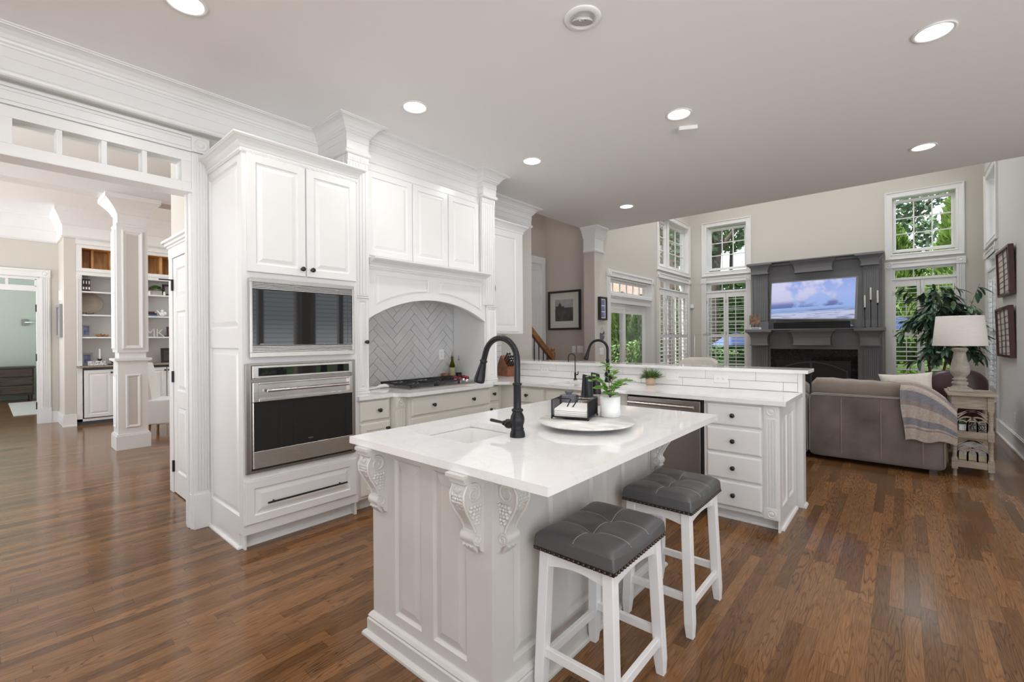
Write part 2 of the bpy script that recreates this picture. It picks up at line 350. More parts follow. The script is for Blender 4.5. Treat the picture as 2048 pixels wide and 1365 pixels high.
LEAFF = pm('leaf_fern_green', (0.10, 0.17, 0.040), 0.6, var=0.3, vscale=20)
LEAFD = pm('leaf_ficus_green', (0.045, 0.105, 0.062), 0.33, var=0.35, vscale=7)
LEAFD2 = pm('leaf_ficus_pale', (0.12, 0.20, 0.10), 0.4, var=0.25, vscale=7)
STEM = pm('brown_stem', (0.16, 0.10, 0.055), 0.7)
BARK = pm('tree_bark', (0.085, 0.070, 0.060), 0.9, var=0.3, vscale=12, bump=0.8, bscale=30)
POTW = pm('white_ceramic', (0.78, 0.78, 0.79), 0.4)
POTP = pm('peach_ceramic', (0.62, 0.45, 0.33), 0.5, var=0.05)
SOIL = pm('potting_soil', (0.03, 0.022, 0.016), 0.9)
PAPER = pm('white_paper', (0.82, 0.81, 0.80), 0.8)
GREYC = pm('grey_stoneware', (0.10, 0.11, 0.125), 0.5)
SALT = pm('pink_salt', (0.45, 0.25, 0.22), 0.8, var=0.3, vscale=120, bump=0.8, bscale=150)
BGLASS = glass_mat('clear_glass', (0.93, 0.94, 0.94)); GGLASS = glass_mat('olive_glass', (0.42, 0.44, 0.12))
OILD = pm('dark_vinegar', (0.012, 0.008, 0.007), 0.2); OILG = pm('olive_oil', (0.20, 0.17, 0.02), 0.25)
PHLABEL = pm('bottle_label', (0.50, 0.42, 0.26), 0.7, var=0.35, vscale=60)
FRAMEB = pm('dark_brown_frame', (0.022, 0.014, 0.012), 0.4); FRAMER = pm('mahogany_frame', (0.075, 0.020, 0.020), 0.35, var=0.2, vscale=10)
FRAMEG = pm('grey_silver_frame', (0.28, 0.28, 0.29), 0.4, metal=0.4)
MATB = pm('picture_mat', (0.55, 0.52, 0.48), 0.8)
PHD = pm('photo_dark', (0.06, 0.055, 0.056), 0.5, var=0.4, vscale=9); PHL = pm('photo_light', (0.33, 0.31, 0.31), 0.5, var=0.25, vscale=5)
PHB = pm('photo_blue', (0.16, 0.2, 0.36), 0.5, var=0.5, vscale=16)
CANDLE = pm('ivory_candle', (0.76, 0.73, 0.67), 0.5)
LENS = pm('lamp_lens', (0.9, 0.9, 0.9), 0.4, emit=((1, 0.985, 0.96), 5.0))
HEDGE = pm('hedge_leaf', (0.085, 0.17, 0.045), 0.6, var=0.35, vscale=3); HEDGEB = pm('hedge_leaf_bright', (0.28, 0.42, 0.07), 0.6, var=0.3, vscale=4)
CONI = pm('conifer_leaf', (0.13, 0.22, 0.04), 0.65, var=0.4, vscale=3); OAKL = pm('tree_leaf', (0.09, 0.15, 0.075), 0.55, var=0.35, vscale=2)
OAKL2 = pm('tree_leaf_pale', (0.14, 0.24, 0.07), 0.55, var=0.35, vscale=2)
LAWN = pm('lawn_grass', (0.09, 0.16, 0.035), 0.9, var=0.3, vscale=3)
BLUE = pm('blue_canvas', (0.10, 0.15, 0.36), 0.7, var=0.1)
FIREB = pm('firebox_black', (0.012, 0.011, 0.012), 0.5); GRAN = pm('black_granite', (0.012, 0.012, 0.015), 0.06, var=0.3, vscale=60)
# ------------------------------------------------------------------ setting: shell
CZ = 3.11; XL, XR, YF = -3.67, 1.01, 10.5
WT = 0.18
S('floor', MB().box(-17.5, 3.3, -3.1, YF + 0.15, -0.12, 0), FLOOR)
S('ground', MB().box(-40, 30, YF + 0.15, 60, -0.35, -0.15).box(-40, XL - WT, 6.7, YF + 0.15, -0.35, -0.13).box(XR + WT, 30, 6.9, YF + 0.15, -0.35, -0.15), LAWN)
S('ceiling', MB().box(-3.88, 3.3, 4.84, 6.65, CZ, 3.42).box(-4.0, 3.3, -3.1, 4.84, CZ, 3.42), CEIL)
S('ceiling_living', MB().box(-4.95, XR + WT, 2.5, YF + WT, 5.6, 5.75), CEIL)
S('ceiling_dining', MB().box(-17.5, -3.9, -3.1, 2.5, 3.5, 3.62), CEIL)
# kitchen wall (faces +X): cased opening on the left, alcove wall behind the range
m = MB(FX(-3.89)); m.holes(-3.1, 3.66, 0, 3.42, [(-0.95, 1.0, 0, 2.80)], -0.13, 0)
S('wall_left', m, WALL)
S('wall_left_end', MB(FX(-3.802)).box(3.66, 4.84, 0, 3.42, -0.22, 0), WALL)
m = MB(FX(-3.88)); m.box(4.84, 6.65, 3.42, 5.6, -0.1, 0); m.M = FY(6.65); m.box(-3.88, XR + WT, 3.42, 5.6, -0.18, 0)
S('wall_above', m, WALL)
# living room walls
def rect_path(u0, u1, v0, v1): return [(u0, v0), (u0, v1), (u1, v1), (u1, v0)]
CAS = [(0, 0), (0, 0.024), (0.010, 0.030), (0.020, 0.022), (0.028, 0.016), (0.070, 0.013), (0.078, 0.019), (0.092, 0.016), (0.10, 0.012), (0.10, 0)]
def liner(mb, u0, u1, v0, v1, d=WT):
    mb.sweep(rect_path(u0, u1, v0, v1), [(0, -d), (0, 0.002), (0.012, 0.002), (0.012, -d)], closed=True)
def sash(mb, gl, u0, u1, v0, v1, cols, rows, fr=0.05, w=-0.11):
    mb.sweep(rect_path(u0, u1, v0, v1), [(0, w - 0.02), (0, w + 0.025), (fr - 0.012, w + 0.025), (fr, w + 0.008), (fr, w - 0.02)], closed=True)
    a, b, c, d = u0 + fr, u1 - fr, v0 + fr, v1 - fr
    for k in range(1, cols): x = a + (b - a) * k / cols; mb.box(x - 0.009, x + 0.009, c, d, w - 0.008, w + 0.010)
    for k in range(1, rows): z = c + (d - c) * k / rows; mb.box(a, b, z - 0.009, z + 0.009, w - 0.0085, w + 0.0105)
    gl.box(a - 0.006, b + 0.006, c - 0.006, d + 0.006, w - 0.003, w + 0.001)
def rosette(mb, u, v, s=0.055, w=0.0, t=0.034):
    mb.box(u - s, u + s, v - s, v + s, w, w + t)
    n = 20; O = []
    for r, h in ((0.80, 0.0), (0.78, 0.006), (0.66, 0.006), (0.60, 0.0), (0.42, 0.0), (0.36, 0.006), (0.18, 0.008), (0.02, 0.008)):
        O.append([(u + r * s * math.cos(2 * PI * i / n), v + r * s * math.sin(2 * PI * i / n), w + t + h - 0.001) for i in range(n)])
    mb.rings(O, cap0=False, smooth=False)
UPP = []
def upper_window(name, M, u0, u1, sashes, v0=2.70, v1=3.89):
    c = MB(M); c.sweep(rect_path(u0, u1, v0, v1), CAS, closed=True); liner(c, u0 + 0.09, u1 - 0.09, v0 + 0.09, v1 - 0.09)
    o = S(name, c, TRIM); s = MB(M); g = MB(M)
    for a, b in sashes: sash(s, g, a, b, v0 + 0.135, v1 - 0.135, 3 if len(sashes) == 1 else 2, 3)
    for (a, b), (a2, b2) in zip(sashes[:-1], sashes[1:]): s.box(b, a2, v0 + 0.1, v1 - 0.1, -0.14, -0.05)
    S('sash', s, TRIM, parent=o); S('glass', g, GLASS, parent=o)
    return (u0 + 0.09, u1 - 0.09, v0 + 0.09, v1 - 0.09)
def lower_window(name, M, u0, u1, sashes, tr, vb=0.42):
    # fluted side casings with rosettes, transom lights, tall sashes behind the shutters
    c = MB(M); vt = 2.66
    for a, b in ((u0, u0 + 0.10), (u1 - 0.10, u1)):
        c.box(a, b, 0.0, vt - 0.11, 0, 0.014)
        for k in range(4): x = a + 0.014 + k * 0.021; c.box(x, x + 0.012, 0.22, vt - 0.12, 0.013, 0.022)
        c.box(a - 0.004, b + 0.004, 0, 0.2, 0, 0.03); rosette(c, (a + b) / 2, vt - 0.055, 0.056)
    c.box(u0 + 0.10, u1 - 0.10, vt - 0.105, vt - 0.005, 0, 0.014); c.box(u0 + 0.10, u1 - 0.10, vt - 0.03, vt - 0.005, 0, 0.026); c.box(u0 + 0.10, u1 - 0.10, vt - 0.105, vt - 0.09, 0, 0.022)
    a, b = u0 + 0.09, u1 - 0.09
    c.box(a, b, vb - 0.12, vb, 0, 0.018); c.box(a - 0.03, b + 0.03, vb, vb + 0.03, -0.02, 0.05)
    liner(c, a, b, vb, vt - 0.10); c.box(a, b, 2.335, 2.365, -0.15, -0.0)
    o = S(name, c, TRIM); s = MB(M); g = MB(M)
    for x0, x1 in sashes:
        sash(s, g, x0, x1, 2.345, vt - 0.10, tr, 1, 0.042); sash(s, g, x0, x1, vb + 0.01, 2.335, 2, 6, 0.05)
    for (p, q), (p2, q2) in zip(sashes[:-1], sashes[1:]): s.box(q, p2, vb, vt - 0.1, -0.14, -0.05)
    S('sash', s, TRIM, parent=o); S('glass', g, GLASS, parent=o)
    return (a, b, vb, vt - 0.10)
def baseboard(name, M, segs, h=0.2):
    m = MB(M)
    for a, b in segs:
        m.box(a, b, 0, h - 0.04, 0, 0.016); m.box(a, b, h - 0.045, h - 0.012, 0, 0.022); m.box(a, b, h - 0.012, h, 0, 0.012); m.box(a, b, 0, 0.022, 0, 0.034)
    S(name, m, TRIM, bev=0.003)
# fireplace wall
MF = FY(YF)
h1 = upper_window('window_1', MF, -3.403, -2.396, [(-3.275, -2.50)]); l1 = lower_window('window_2', MF, -3.415, -2.405, [(-3.285, -2.49)], 3)
h2 = upper_window('window_3', MF, -0.232, 0.780, [(-0.13, 0.68)]); l2 = lower_window('window_4', MF, -0.236, 0.784, [(-0.14, 0.69)], 3)
m = MB(MF); m.holes(XL - WT, XR + WT, -0.1, 5.6, [h1, l1, h2, l2], -WT, 0); S('wall_back', m, WALL)
# right wall of the living room (faces -X): u = -Y
MR = FNX(XR)
h3 = upper_window('window_5', MR, -10.34, -9.15, [(-10.2, -9.29)]); l3 = lower_window('window_6', MR, -10.34, -9.15, [(-10.22, -9.27)], 3)
m = MB(MR); m.holes(-YF, -6.65, -0.1, 5.6, [h3, l3], -WT, 0); m.M = FY(6.65); m.box(XR, 3.3, 0, CZ, -0.12, 0); S('wall_right', m, WALLG)
# left wall of the living room (faces +X)
ML = FX(XL)
h4 = upper_window('window_7', ML, 8.65, 10.49, [(8.745, 9.35), (9.44, 10.40)]); l4 = lower_window('window_8', ML, 8.65, 10.49, [(8.745, 9.35), (9.44, 10.38)], 2)
dh = (6.76, 8.40, 0.0, 2.36)
m = MB(ML); m.holes(6.41, YF, -0.1, 5.6, [h4, l4, dh], -WT, 0); S('wall_living_left', m, WALL)
baseboard('baseboard_right', MR, [(-9.15, -6.67)]); baseboard('baseboard_back', MF, [(XL, -3.42), (-2.40, -2.38), (0.79, XR)]); baseboard('baseboard_living', ML, [(6.29, 6.655), (8.505, 8.645)])
# patio door in the left living wall
c = MB(ML)
for a, b in ((6.66, 6.77), (8.39, 8.50)):
    c.box(a, b, 0, 2.38, 0, 0.014)
    for k in range(4): x = a + 0.016 + k * 0.022; c.box(x, x + 0.012, 0.22, 2.36, 0.013, 0.022)
    c.box(a - 0.004, b + 0.004, 0, 0.2, 0, 0.03); rosette(c, (a + b) / 2, 2.435, 0.058)
c.box(6.77, 8.39, 2.38, 2.49, 0, 0.014); c.box(6.77, 8.39, 2.455, 2.49, 0, 0.03); c.box(6.77, 8.39, 2.38, 2.40, 0, 0.024)
liner(c, 6.76, 8.40, 0.0, 2.36); c.box(6.77, 8.39, 2.03, 2.13, -0.16, 0.0); c.box(6.77, 8.39, 2.06, 2.10, 0, 0.03); c.box(6.77, 8.39, 1.95, 2.03, -0.16, -0.01)
d = S('door_1', c, TRIM); s = MB(ML); g = MB(ML)
sash(s, g, 6.772, 8.388, 2.13, 2.345, 6, 1, 0.03)
for a, b, w_ in ((6.79, 7.46, -0.09), (7.38, 8.38, -0.13)):
    s.sweep(rect_path(a, b, 0.02, 1.95), [(0, w_ - 0.02), (0, w_ + 0.02), (0.085, w_ + 0.02), (0.085, w_ - 0.02)], closed=True); g.box(a + 0.08, b - 0.08, 0.1, 1.87, w_ - 0.003, w_ + 0.002)
S('sash', s, TRIM, parent=d); S('glass', g, GLASS, parent=d)
b = MB(ML)
for a, c_, w_ in ((6.88, 7.37, -0.062), (7.48, 8.29, -0.10)):
    for k in range(7): b.box(a, c_, 1.865 - 0.011 * (k + 1), 1.865 - 0.011 * k - 0.003, w_, w_ + 0.018)
    b.box(a, c_, 1.865, 1.885, w_ - 0.002, w_ + 0.02)
S('blind', b, PLASTIC, parent=d)
hd = MB(ML); hd.tube([(7.43, 0.95, -0.068), (7.43, 0.95, -0.03), (7.43, 1.15, -0.03), (7.43, 1.15, -0.068)], 0.009, 8); S('handle', hd, STEELD, parent=d)
# end pier between the stair hall and the living room, with its capital
S('column_1', MB().box(XL - WT - 0.02, XL - 0.012, 6.28, 6.409, 0, 5.6), TAUPE)
S('wall_pier', MB().box(XL - 0.012, XL, 6.28, 6.409, 0, 5.6), WALL)
CR1 = [(0, 2.72), (0.012, 2.72), (0.022, 2.732), (0.022, 2.75), (0.006, 2.758), (0.006, 2.93), (0.014, 2.936), (0.02, 2.955), (0.03, 2.97), (0.034, 2.985), (0.05, 3.02), (0.075, 3.06), (0.10, 3.085), (0.108, 3.09), (0.108, 3.11), (0, 3.11)]
m = MB(); m.sweep([(XL - WT - 0.02, 6.28), (XL, 6.28), (XL, 6.55)], [(o, z) for o, z in CR1]); S('trim_1', m, TRIM)
# stair hall
S('wall_hall', MB(FY(6.55)).box(-4.95, XL - WT, 0, 5.6, -0.12, 0), TAUPE)
m = MB(FX(-4.83)); m.box(2.5, 6.55, 0, 5.6, -0.12, 0); m.M = FY(2.6); m.box(-4.83, -4.02, 0, 5.6, -0.12, 0); S('wall_hall_left', m, TAUPE)
m = MB(FX(-4.02)); m.box(2.6, 4.84, 3.42, 5.6, 0, 0.1); S('wall_hall_right', m, TAUPE)
# cased door in the stair hall side wall
c = MB(FX(-4.83))
c.box(6.40, 6.51, 0, 2.72, 0, 0.03); c.box(5.32, 5.44, 0, 2.72, 0, 0.03); c.box(5.32, 6.51, 2.66, 2.78, 0, 0.034); c.box(5.44, 6.40, 0, 2.66, 0, 0.012); c.box(5.44, 6.40, 2.05, 2.13, 0, 0.03)
for v0, v1 in ((0.2, 0.9), (1.0, 1.9), (2.2, 2.55)):
    for a in (5.54, 5.95): c.nest(a, a + 0.34, v0, v1, [(0, 0.012), (0.006, 0.018), (0.016, 0.013), (0.05, 0.016)])
S('door_2', c, TRIM)
# nook walls to the right of and behind the camera, with windows and wide unseen openings sized to light the kitchen
nk = MB(FNX(3.3)); nk.holes(-6.65, 3.1, 0, CZ, [(-5.9, -4.7, 0.45, 2.5), (-4.3, -2.9, 0.45, 2.5), (-1.9, 2.8, 0.03, 2.85)], -0.15, 0)
S('wall_nook', nk, WALL)
kw = MB(FY(-3.1)); kw.holes(-3.9, 3.3, 0, CZ, [(-0.6, 2.9, 0.15, 2.75)], 0, 0.12); S('wall_behind', kw, WALL)
nf = MB(FNX(3.3))
for a, b, lo in ((-5.9, -4.7, 0.45), (-4.3, -2.9, 0.45)):
    nf.sweep(rect_path(a - 0.1, b + 0.1, lo - 0.1, 2.6), CAS, closed=True); mid = (a + b) / 2; nf.box(mid - 0.05, mid + 0.05, lo, 2.5, -0.1, 0.0)
    for k in range(int((2.4 - lo) / 0.09)): nf.box(a, b, lo + 0.06 + k * 0.09, lo + 0.068 + k * 0.09, -0.09, -0.02)
S('window_9', nf, TRIM)

# ------------------------------------------------------------------ cased opening with transom in the kitchen wall
MW = FX(-3.89)
c = MB(MW)
c.box(0.985, 1.088, 0, 2.72, 0, 0.016)
for k in range(5): x = 0.998 + k * 0.018; c.box(x, x + 0.010, 0.27, 2.71, 0.015, 0.024)
c.box(0.982, 1.091, 0, 0.25, 0, 0.03)
rosette(c, 1.037, 2.778, 0.056, 0.0, 0.034)
c.box(-1.05, 0.985, 2.72, 2.835, 0, 0.016)
for z0, z1, t_ in ((2.72, 2.735, 0.03), (2.745, 2.757, 0.024), (2.80, 2.812, 0.024), (2.82, 2.838, 0.034)): c.box(-1.05, 0.985, z0, z1, 0, t_)
c.box(0.975, 0.987, 0, 2.43, -0.13, 0.01); c.box(0.965, 0.975, 0.0, 2.43, -0.09, -0.05)      # jamb
c.box(0.972, 0.990, 0, 0.25, -0.135, 0.0)
c.box(-0.95, 0.985, 2.43, 2.50, -0.13, 0.012); c.box(-0.95, 0.985, 2.65, 2.72, -0.13, 0.012); c.box(-0.95, 0.985, 2.425, 2.437, -0.14, 0.03); c.box(0.925, 0.985, 2.50, 2.65, -0.13, 0.012)
c.box(0.93, 0.985, 2.437, 2.45, 0, 0.02)
for k in range(9):
    y = 0.925 - 0.2055 * k
    if k in (1, 2, 3, 5, 6, 7): c.box(y - 0.014, y + 0.014, 2.50, 2.65, -0.10, 0.006)
    if k == 4: c.box(y - 0.05, y + 0.014, 2.50, 2.65, -0.12, 0.012)
o = S('trim_2', c, TRIM, bev=0.0025)
g = MB(MW); g.box(-0.95, 0.93, 2.50, 2.65, -0.06, -0.056); S('glass', g, GLASS, parent=o)
# frieze and crown running over the kitchen wall, the range hood and round the wall end
path = [(-3.80, -3.1), (-3.80, 1.887), (-3.334, 1.887), (-3.334, 2.082), (-3.41, 2.082), (-3.41, 3.423), (-3.322, 3.423), (-3.322, 3.62), (-3.80, 3.62), (-3.80, 4.84), (-4.05, 4.84)]
CRN = [(-0.02, 2.852), (0.004, 2.852), (0.012, 2.860), (0.016, 2.874), (0.010, 2.884), (0.002, 2.89), (0.0, 2.892), (0.0, 2.955), (0.004, 2.958), (0.004, 3.012), (0.012, 3.016), (0.014, 3.024), (0.026, 3.032), (0.030, 3.044), (0.038, 3.050), (0.048, 3.068), (0.068, 3.086), (0.092, 3.094), (0.104, 3.095), (0.106, 3.10), (0.115, 3.102), (0.115, 3.11), (-0.02, 3.11)]
m = MB(); m.sweep(path, CRN)
m.box(-3.90, -3.815, -3.1, 1.90, 2.856, 3.11)
S('trim_3', m, TRIM)
# baseboard stub and shoe between casing and oven cabinet
S('trim_4', MB(MW).box(1.088, 1.10, 0, 0.2, 0, 0.012), TRIM)
# crown on the near corner of the right wall
m = MB(); m.sweep([(XR - 0.0, 6.66), (XR - 0.0, 6.645), (3.3, 6.645)][::-1], [(o, z) for o, z in CR1[9:]] + [(0, 3.0)]); S('trim_5', m, TRIM)
# ------------------------------------------------------------------ window shutters
def shutter(M, u0, u1, v0, v1, vm, label, tilt=0.30, w=-0.028):
    cx, cy, cz = M @ Vector(((u0 + u1) / 2, v0, w))
    t = T('window_shutter', label, 'shutter', (cx, cy, cz), 'plantation shutters of the living room')
    f = MB(M); a = 0.046
    for x0, x1 in ((u0, u0 + a), (u1 - a, u1)): f.box(x0, x1, v0, v1, w - 0.014, w + 0.014)
    for z0, z1 in ((v0, v0 + 0.11), (vm - 0.035, vm + 0.035), (v1 - 0.11, v1)): f.box(u0 + a, u1 - a, z0, z1, w - 0.013, w + 0.013)
    P('frame', f, TRIM, t, bev=0.003)
    for z0, z1 in ((v0 + 0.11, vm - 0.035), (vm + 0.035, v1 - 0.11)):
        s = MB(M); n = max(1, round((z1 - z0) / 0.078)); p = (z1 - z0) / n
        for k in range(n):
            z = z0 + p * (k + 0.5); d = 0.038; dz = d * math.sin(tilt); dw = d * math.cos(tilt)
            s.rings([[(x, z - dz - 0.004, w + dw), (x, z - dz + 0.004, w + dw), (x, z + 0.006, w), (x, z + dz + 0.004, w - dw), (x, z + dz - 0.004, w - dw), (x, z - 0.006, w)] for x in (u0 + a, u1 - a)])
        P('louvre', s, TRIM, t)
        P('tilt_rod', MB(M).box((u0 + u1) / 2 - 0.006, (u0 + u1) / 2 + 0.006, z0 + 0.02, z1 - 0.01, w + 0.036, w + 0.046), TRIM, t)
    for z in (v1 - 0.2, vm + 0.05, v0 + 0.2): P('hinge', MB(M).box(u0 - 0.004, u0 + 0.008, z - 0.03, z + 0.03, w + 0.012, w + 0.02), STEELD, t)
    return t
sv0, sv1, svm = 0.46, 2.333, 1.39
shutter(MF, -3.31, -2.91, sv0, sv1, svm, 'left shutter panel of the window left of the grey fireplace', 0.12)
shutter(MF, -2.905, -2.50, sv0, sv1, svm, 'right shutter panel of the window left of the grey fireplace', 0.05)
shutter(MF, -0.135, 0.235, sv0, sv1, svm, 'left shutter panel of the window behind the ficus tree', 0.10)
shutter(MF, 0.24, 0.68, sv0, sv1, svm, 'right shutter panel mostly hidden by the ficus leaves', 0.10)
for i, (a, b) in enumerate(((8.745, 9.14), (9.145, 9.555), (9.56, 9.97), (9.975, 10.385))):
    shutter(ML, a, b, sv0, sv1, svm, ('first', 'second', 'third', 'fourth')[i] + ' shutter panel from the patio door on the left living room wall', 0.12)
shutter(MR, -10.23, -9.75, sv0, sv1, svm, 'far shutter panel on the right wall window behind the lamp', 0.35)
shutter(MR, -9.745, -9.26, sv0, sv1, svm, 'near shutter panel on the right wall beside the framed stick artworks', 0.35)
# ------------------------------------------------------------------ cabinet helpers
RD = [(0, 0), (0, 0.014), (0.004, 0.020), (0.052, 0.020), (0.056, 0.013), (0.062, 0.011), (0.070, 0.0115), (0.094, 0.019)]
DR = [(0, 0), (0, 0.012), (0.005, 0.017), (0.012, 0.020)]
def rdoor(mb, u0, u1, v0, v1, w=0.0): mb.nest(u0, u1, v0, v1, [(i, w + h) for i, h in RD])
def dfront(mb, u0, u1, v0, v1, w=0.0): mb.nest(u0, u1, v0, v1, [(i, w + h) for i, h in DR])
def knob(mb, u, v, w):
    mb.lathe([(0.010, 0), (0.010, 0.003), (0.006, 0.006), (0.006, 0.016), (0.0125, 0.019), (0.0165, 0.024), (0.0165, 0.030), (0.012, 0.034), (0.002, 0.035)], 18, (u, v, w))
def panelled(mb, u0, u1, v0, v1, hs, w, t=0.013, rise=0.010):
    mb.holes(u0, u1, v0, v1, hs, w, w + t)
    for a, b, c, d in hs:
        mb.nest(a, b, c, d, [(0.0, w + t), (0.007, w + t * 0.45), (0.012, w + 0.002), (0.018, w + 0.002), (0.048, w + rise)], cap0=False)
def fluted(mb, u0, u1, v0, v1, w, t=0.014, n=4):
    mb.box(u0, u1, v0, v1, w, w + t); p = (u1 - u0 - 0.02) / n
    for k in range(n): mb.box(u0 + 0.01 + p * k + p * 0.2, u0 + 0.01 + p * (k + 0.8), v0 + 0.012, v1 - 0.012, w + t - 0.001, w + t + 0.006)

# ------------------------------------------------------------------ tall oven cabinet
t = T('oven_cabinet', 'tall white cabinet housing the microwave and wall oven beside the cased opening', 'cabinet', (-3.55, 1.48, 0))
m = MB(); FXo = -3.215
m.box(-3.88, FXo - 0.02, 1.098, 1.110, 0.0, 2.62); m.box(-3.88, FXo - 0.02, 1.875, 1.893, 0.0, 2.62); m.box(-3.89, -3.87, 1.11, 1.88, 0.1, 2.62)
m.box(-3.88, FXo - 0.02, 1.10, 1.88, 0.1, 0.125); m.box(-3.88, FXo - 0.02, 1.10, 1.88, 2.60, 2.62); m.box(-3.88, FXo - 0.02, 1.11, 1.88, 0.455, 0.47); m.box(-3.88, FXo - 0.02, 1.11, 1.88, 1.775, 1.795); m.box(-3.88, FXo - 0.02, 1.11, 1.88, 1.215, 1.24)
m.M = FX(FXo); m.holes(1.085, 1.895, 0.10, 2.62, [(1.135, 1.83, 1.262, 1.752), (1.118, 1.838, 0.515, 1.19)], -0.02, 0)
m.M = FY(1.098); panelled(m, -3.885, FXo - 0.0202, 0.10, 2.62, [(-3.845, -3.285, 1.44, 2.53), (-3.845, -3.285, 0.21, 1.31)], 0.0)
m.box(-3.885, -3.30, 0.0, 0.10, 0, 0.013)
P('body', m, CAB, t)
for a, b in ((1.112, 1.490), (1.500, 1.882)):
    d = MB(FX(FXo)); rdoor(d, a, b, 1.806, 2.575); dd = P('door', d, CAB, t)
    k = MB(FX(FXo)); knob(k, (b - 0.028) if a < 1.3 else (a + 0.032), 1.856, 0.019); P('knob', k, BLACKK, dd)
d = MB(FX(FXo)); rdoor(d, 1.092, 1.872, 0.168, 0.448); dd = P('drawer', d, CAB, t)
k = MB(FX(FXo)); k.tube([(1.215, 0.292, 0.052), (1.775, 0.292, 0.052)], 0.0065, 10)
for y in (1.26, 1.73): k.tube([(y, 0.292, 0.018), (y, 0.292, 0.052)], 0.005, 8)
P('handle', k, BLACKM, dd)
m = MB(); m.box(-3.88, -3.292, 1.10, 1.89, 0.0, 0.1); P('toe_kick', m, CAB, t)
m = MB(); m.sweep([(-3.88, 1.085), (-3.292, 1.085), (-3.292, 1.893)], [(0, 0), (0.016, 0), (0.015, 0.008), (0.010, 0.015), (0, 0.018)]); P('shoe_moulding', m, CAB, t)
m = MB(); m.sweep([(-3.89, 1.085), (FXo, 1.085), (FXo, 1.895), (-3.33, 1.895)], [(0, 2.575), (0.006, 2.575), (0.010, 2.582), (0.010, 2.598), (0.006, 2.604), (0.012, 2.610), (0.016, 2.622), (0.026, 2.640), (0.044, 2.658), (0.054, 2.662), (0.058, 2.668), (0.062, 2.670), (0.062, 2.680), (0, 2.680)])
rp = P('crown', m, CAB, t)
m = MB()
for k in range(68):
    y = 1.085 + 0.012 * k; m.M = FX(FXo + 0.010) @ Matrix.Translation((y, 2.590, 0)) @ Matrix.Rotation(0.6, 4, 'Z'); m.box(-0.0035, 0.0035, -0.008, 0.008, -0.002, 0.004)
for k in range(54):
    x = -3.86 + 0.012 * k; m.M = FY(1.085 - 0.010) @ Matrix.Translation((x, 2.590, 0)) @ Matrix.Rotation(0.6, 4, 'Z'); m.box(-0.0035, 0.0035, -0.008, 0.008, -0.002, 0.004)
P('rope_moulding', m, CAB, rp)

# ------------------------------------------------------------------ microwave
t = T('microwave', 'built-in stainless microwave with dark glass door above the wall oven', 'microwave', (-3.2, 1.48, 1.25))
Mm = FX(-3.213); a, b, c, d = 1.118, 1.845, 1.250, 1.764
m = MB(Mm); m.box(1.15, 1.815, 1.275, 1.74, -0.40, 0.0)
m.box(a, b, d - 0.024, d, 0.001, 0.042); m.box(a, b, c, c + 0.030, 0.001, 0.042); m.box(a, a + 0.014, c + 0.0302, d - 0.0242, 0.001, 0.042); m.box(b - 0.014, b, c + 0.0302, d - 0.0242, 0.001, 0.042); m.box(a + 0.002, b - 0.002, c + 0.002, d - 0.002, 0.0, 0.018)
P('frame', m, STEEL, t, bev=0.0015)
for z0, z1 in ((d - 0.070, d - 0.027), (c + 0.033, c + 0.076)):
    m = MB(Mm); m.box(a + 0.014, b - 0.014, z0, z1, 0.018, 0.022); P('vent', m, SLOT, t)
    m = MB(Mm)
    for k in range(4): z = z0 + 0.003 + k * (z1 - z0 - 0.004) / 4; m.box(a + 0.014, b - 0.014, z, z + 0.0055, 0.021, 0.040)
    P('louvre', m, STEEL, t)
m = MB(Mm); m.box(a + 0.015, b - 0.015, c + 0.078, d - 0.072, 0.018, 0.036); P('door', m, BLACKG, t, bev=0.001)
m = MB(Mm); m.box(a + 0.04, a + 0.042, c + 0.08, d - 0.075, 0.0361, 0.0365); m.box(b - 0.05, b - 0.048, c + 0.08, d - 0.075, 0.0361, 0.0365); P('door_seam', m, SLOT, t)

# ------------------------------------------------------------------ wall oven
t = T('wall_oven', 'stainless wall oven with black window and long bar handle below the microwave', 'oven', (-3.2, 1.48, 0.5))
m = MB(Mm); m.box(1.13, 1.83, 0.53, 1.18, -0.52, 0.0); a, b = 1.096, 1.862
m.holes(a, b, 0.495, 1.208, [(1.128, 1.832, 0.512, 1.196)], 0.001, 0.022); m.box(1.125, 1.835, 0.50, 1.20, 0.0005, 0.004)
P('frame', m, STEELD, t, bev=0.001)
A, B = 1.130, 1.830
m = MB(Mm); m.box(A, B, 1.112, 1.194, 0.004, 0.040); m.box(A, B, 1.104, 1.110, 0.004, 0.036); cp = P('control_panel', m, STEEL, t, bev=0.002)
m = MB(Mm); m.box(A + 0.035, B - 0.03, 1.126, 1.180, 0.0402, 0.0418); P('display', m, BLACKG, cp)
m = MB(Mm); m.holes(A, B, 0.958, 1.086, [(A + 0.035, B - 0.028, 0.978, 1.072)], 0.004, 0.046); m.box(A + 0.03, B - 0.02, 0.97, 1.08, 0.004, 0.020); m.box(A, B, 0.528, 0.640, 0.004, 0.046); m.box(A, A + 0.006, 0.640, 0.958, 0.004, 0.046); m.box(B - 0.006, B, 0.64, 0.958, 0.004, 0.046)
dr = P('door', m, STEEL, t, bev=0.003)
m = MB(Mm); m.box(A + 0.006, B - 0.006, 0.642, 0.956, 0.010, 0.044); P('window', m, BLACKG, dr)
m = MB(Mm); m.tube([(A + 0.085, 1.028, 0.052), (B - 0.035, 1.028, 0.052)], 0.0095, 14)
for y in (A + 0.14, B - 0.09): m.tube([(y, 1.022, 0.018), (y, 1.028, 0.052)], 0.009, 10)
P('handle', m, STEEL, dr)
m = MB(Mm); m.box(A, B, 0.512, 0.524, 0.003, 0.012); P('vent', m, SLOT, t)
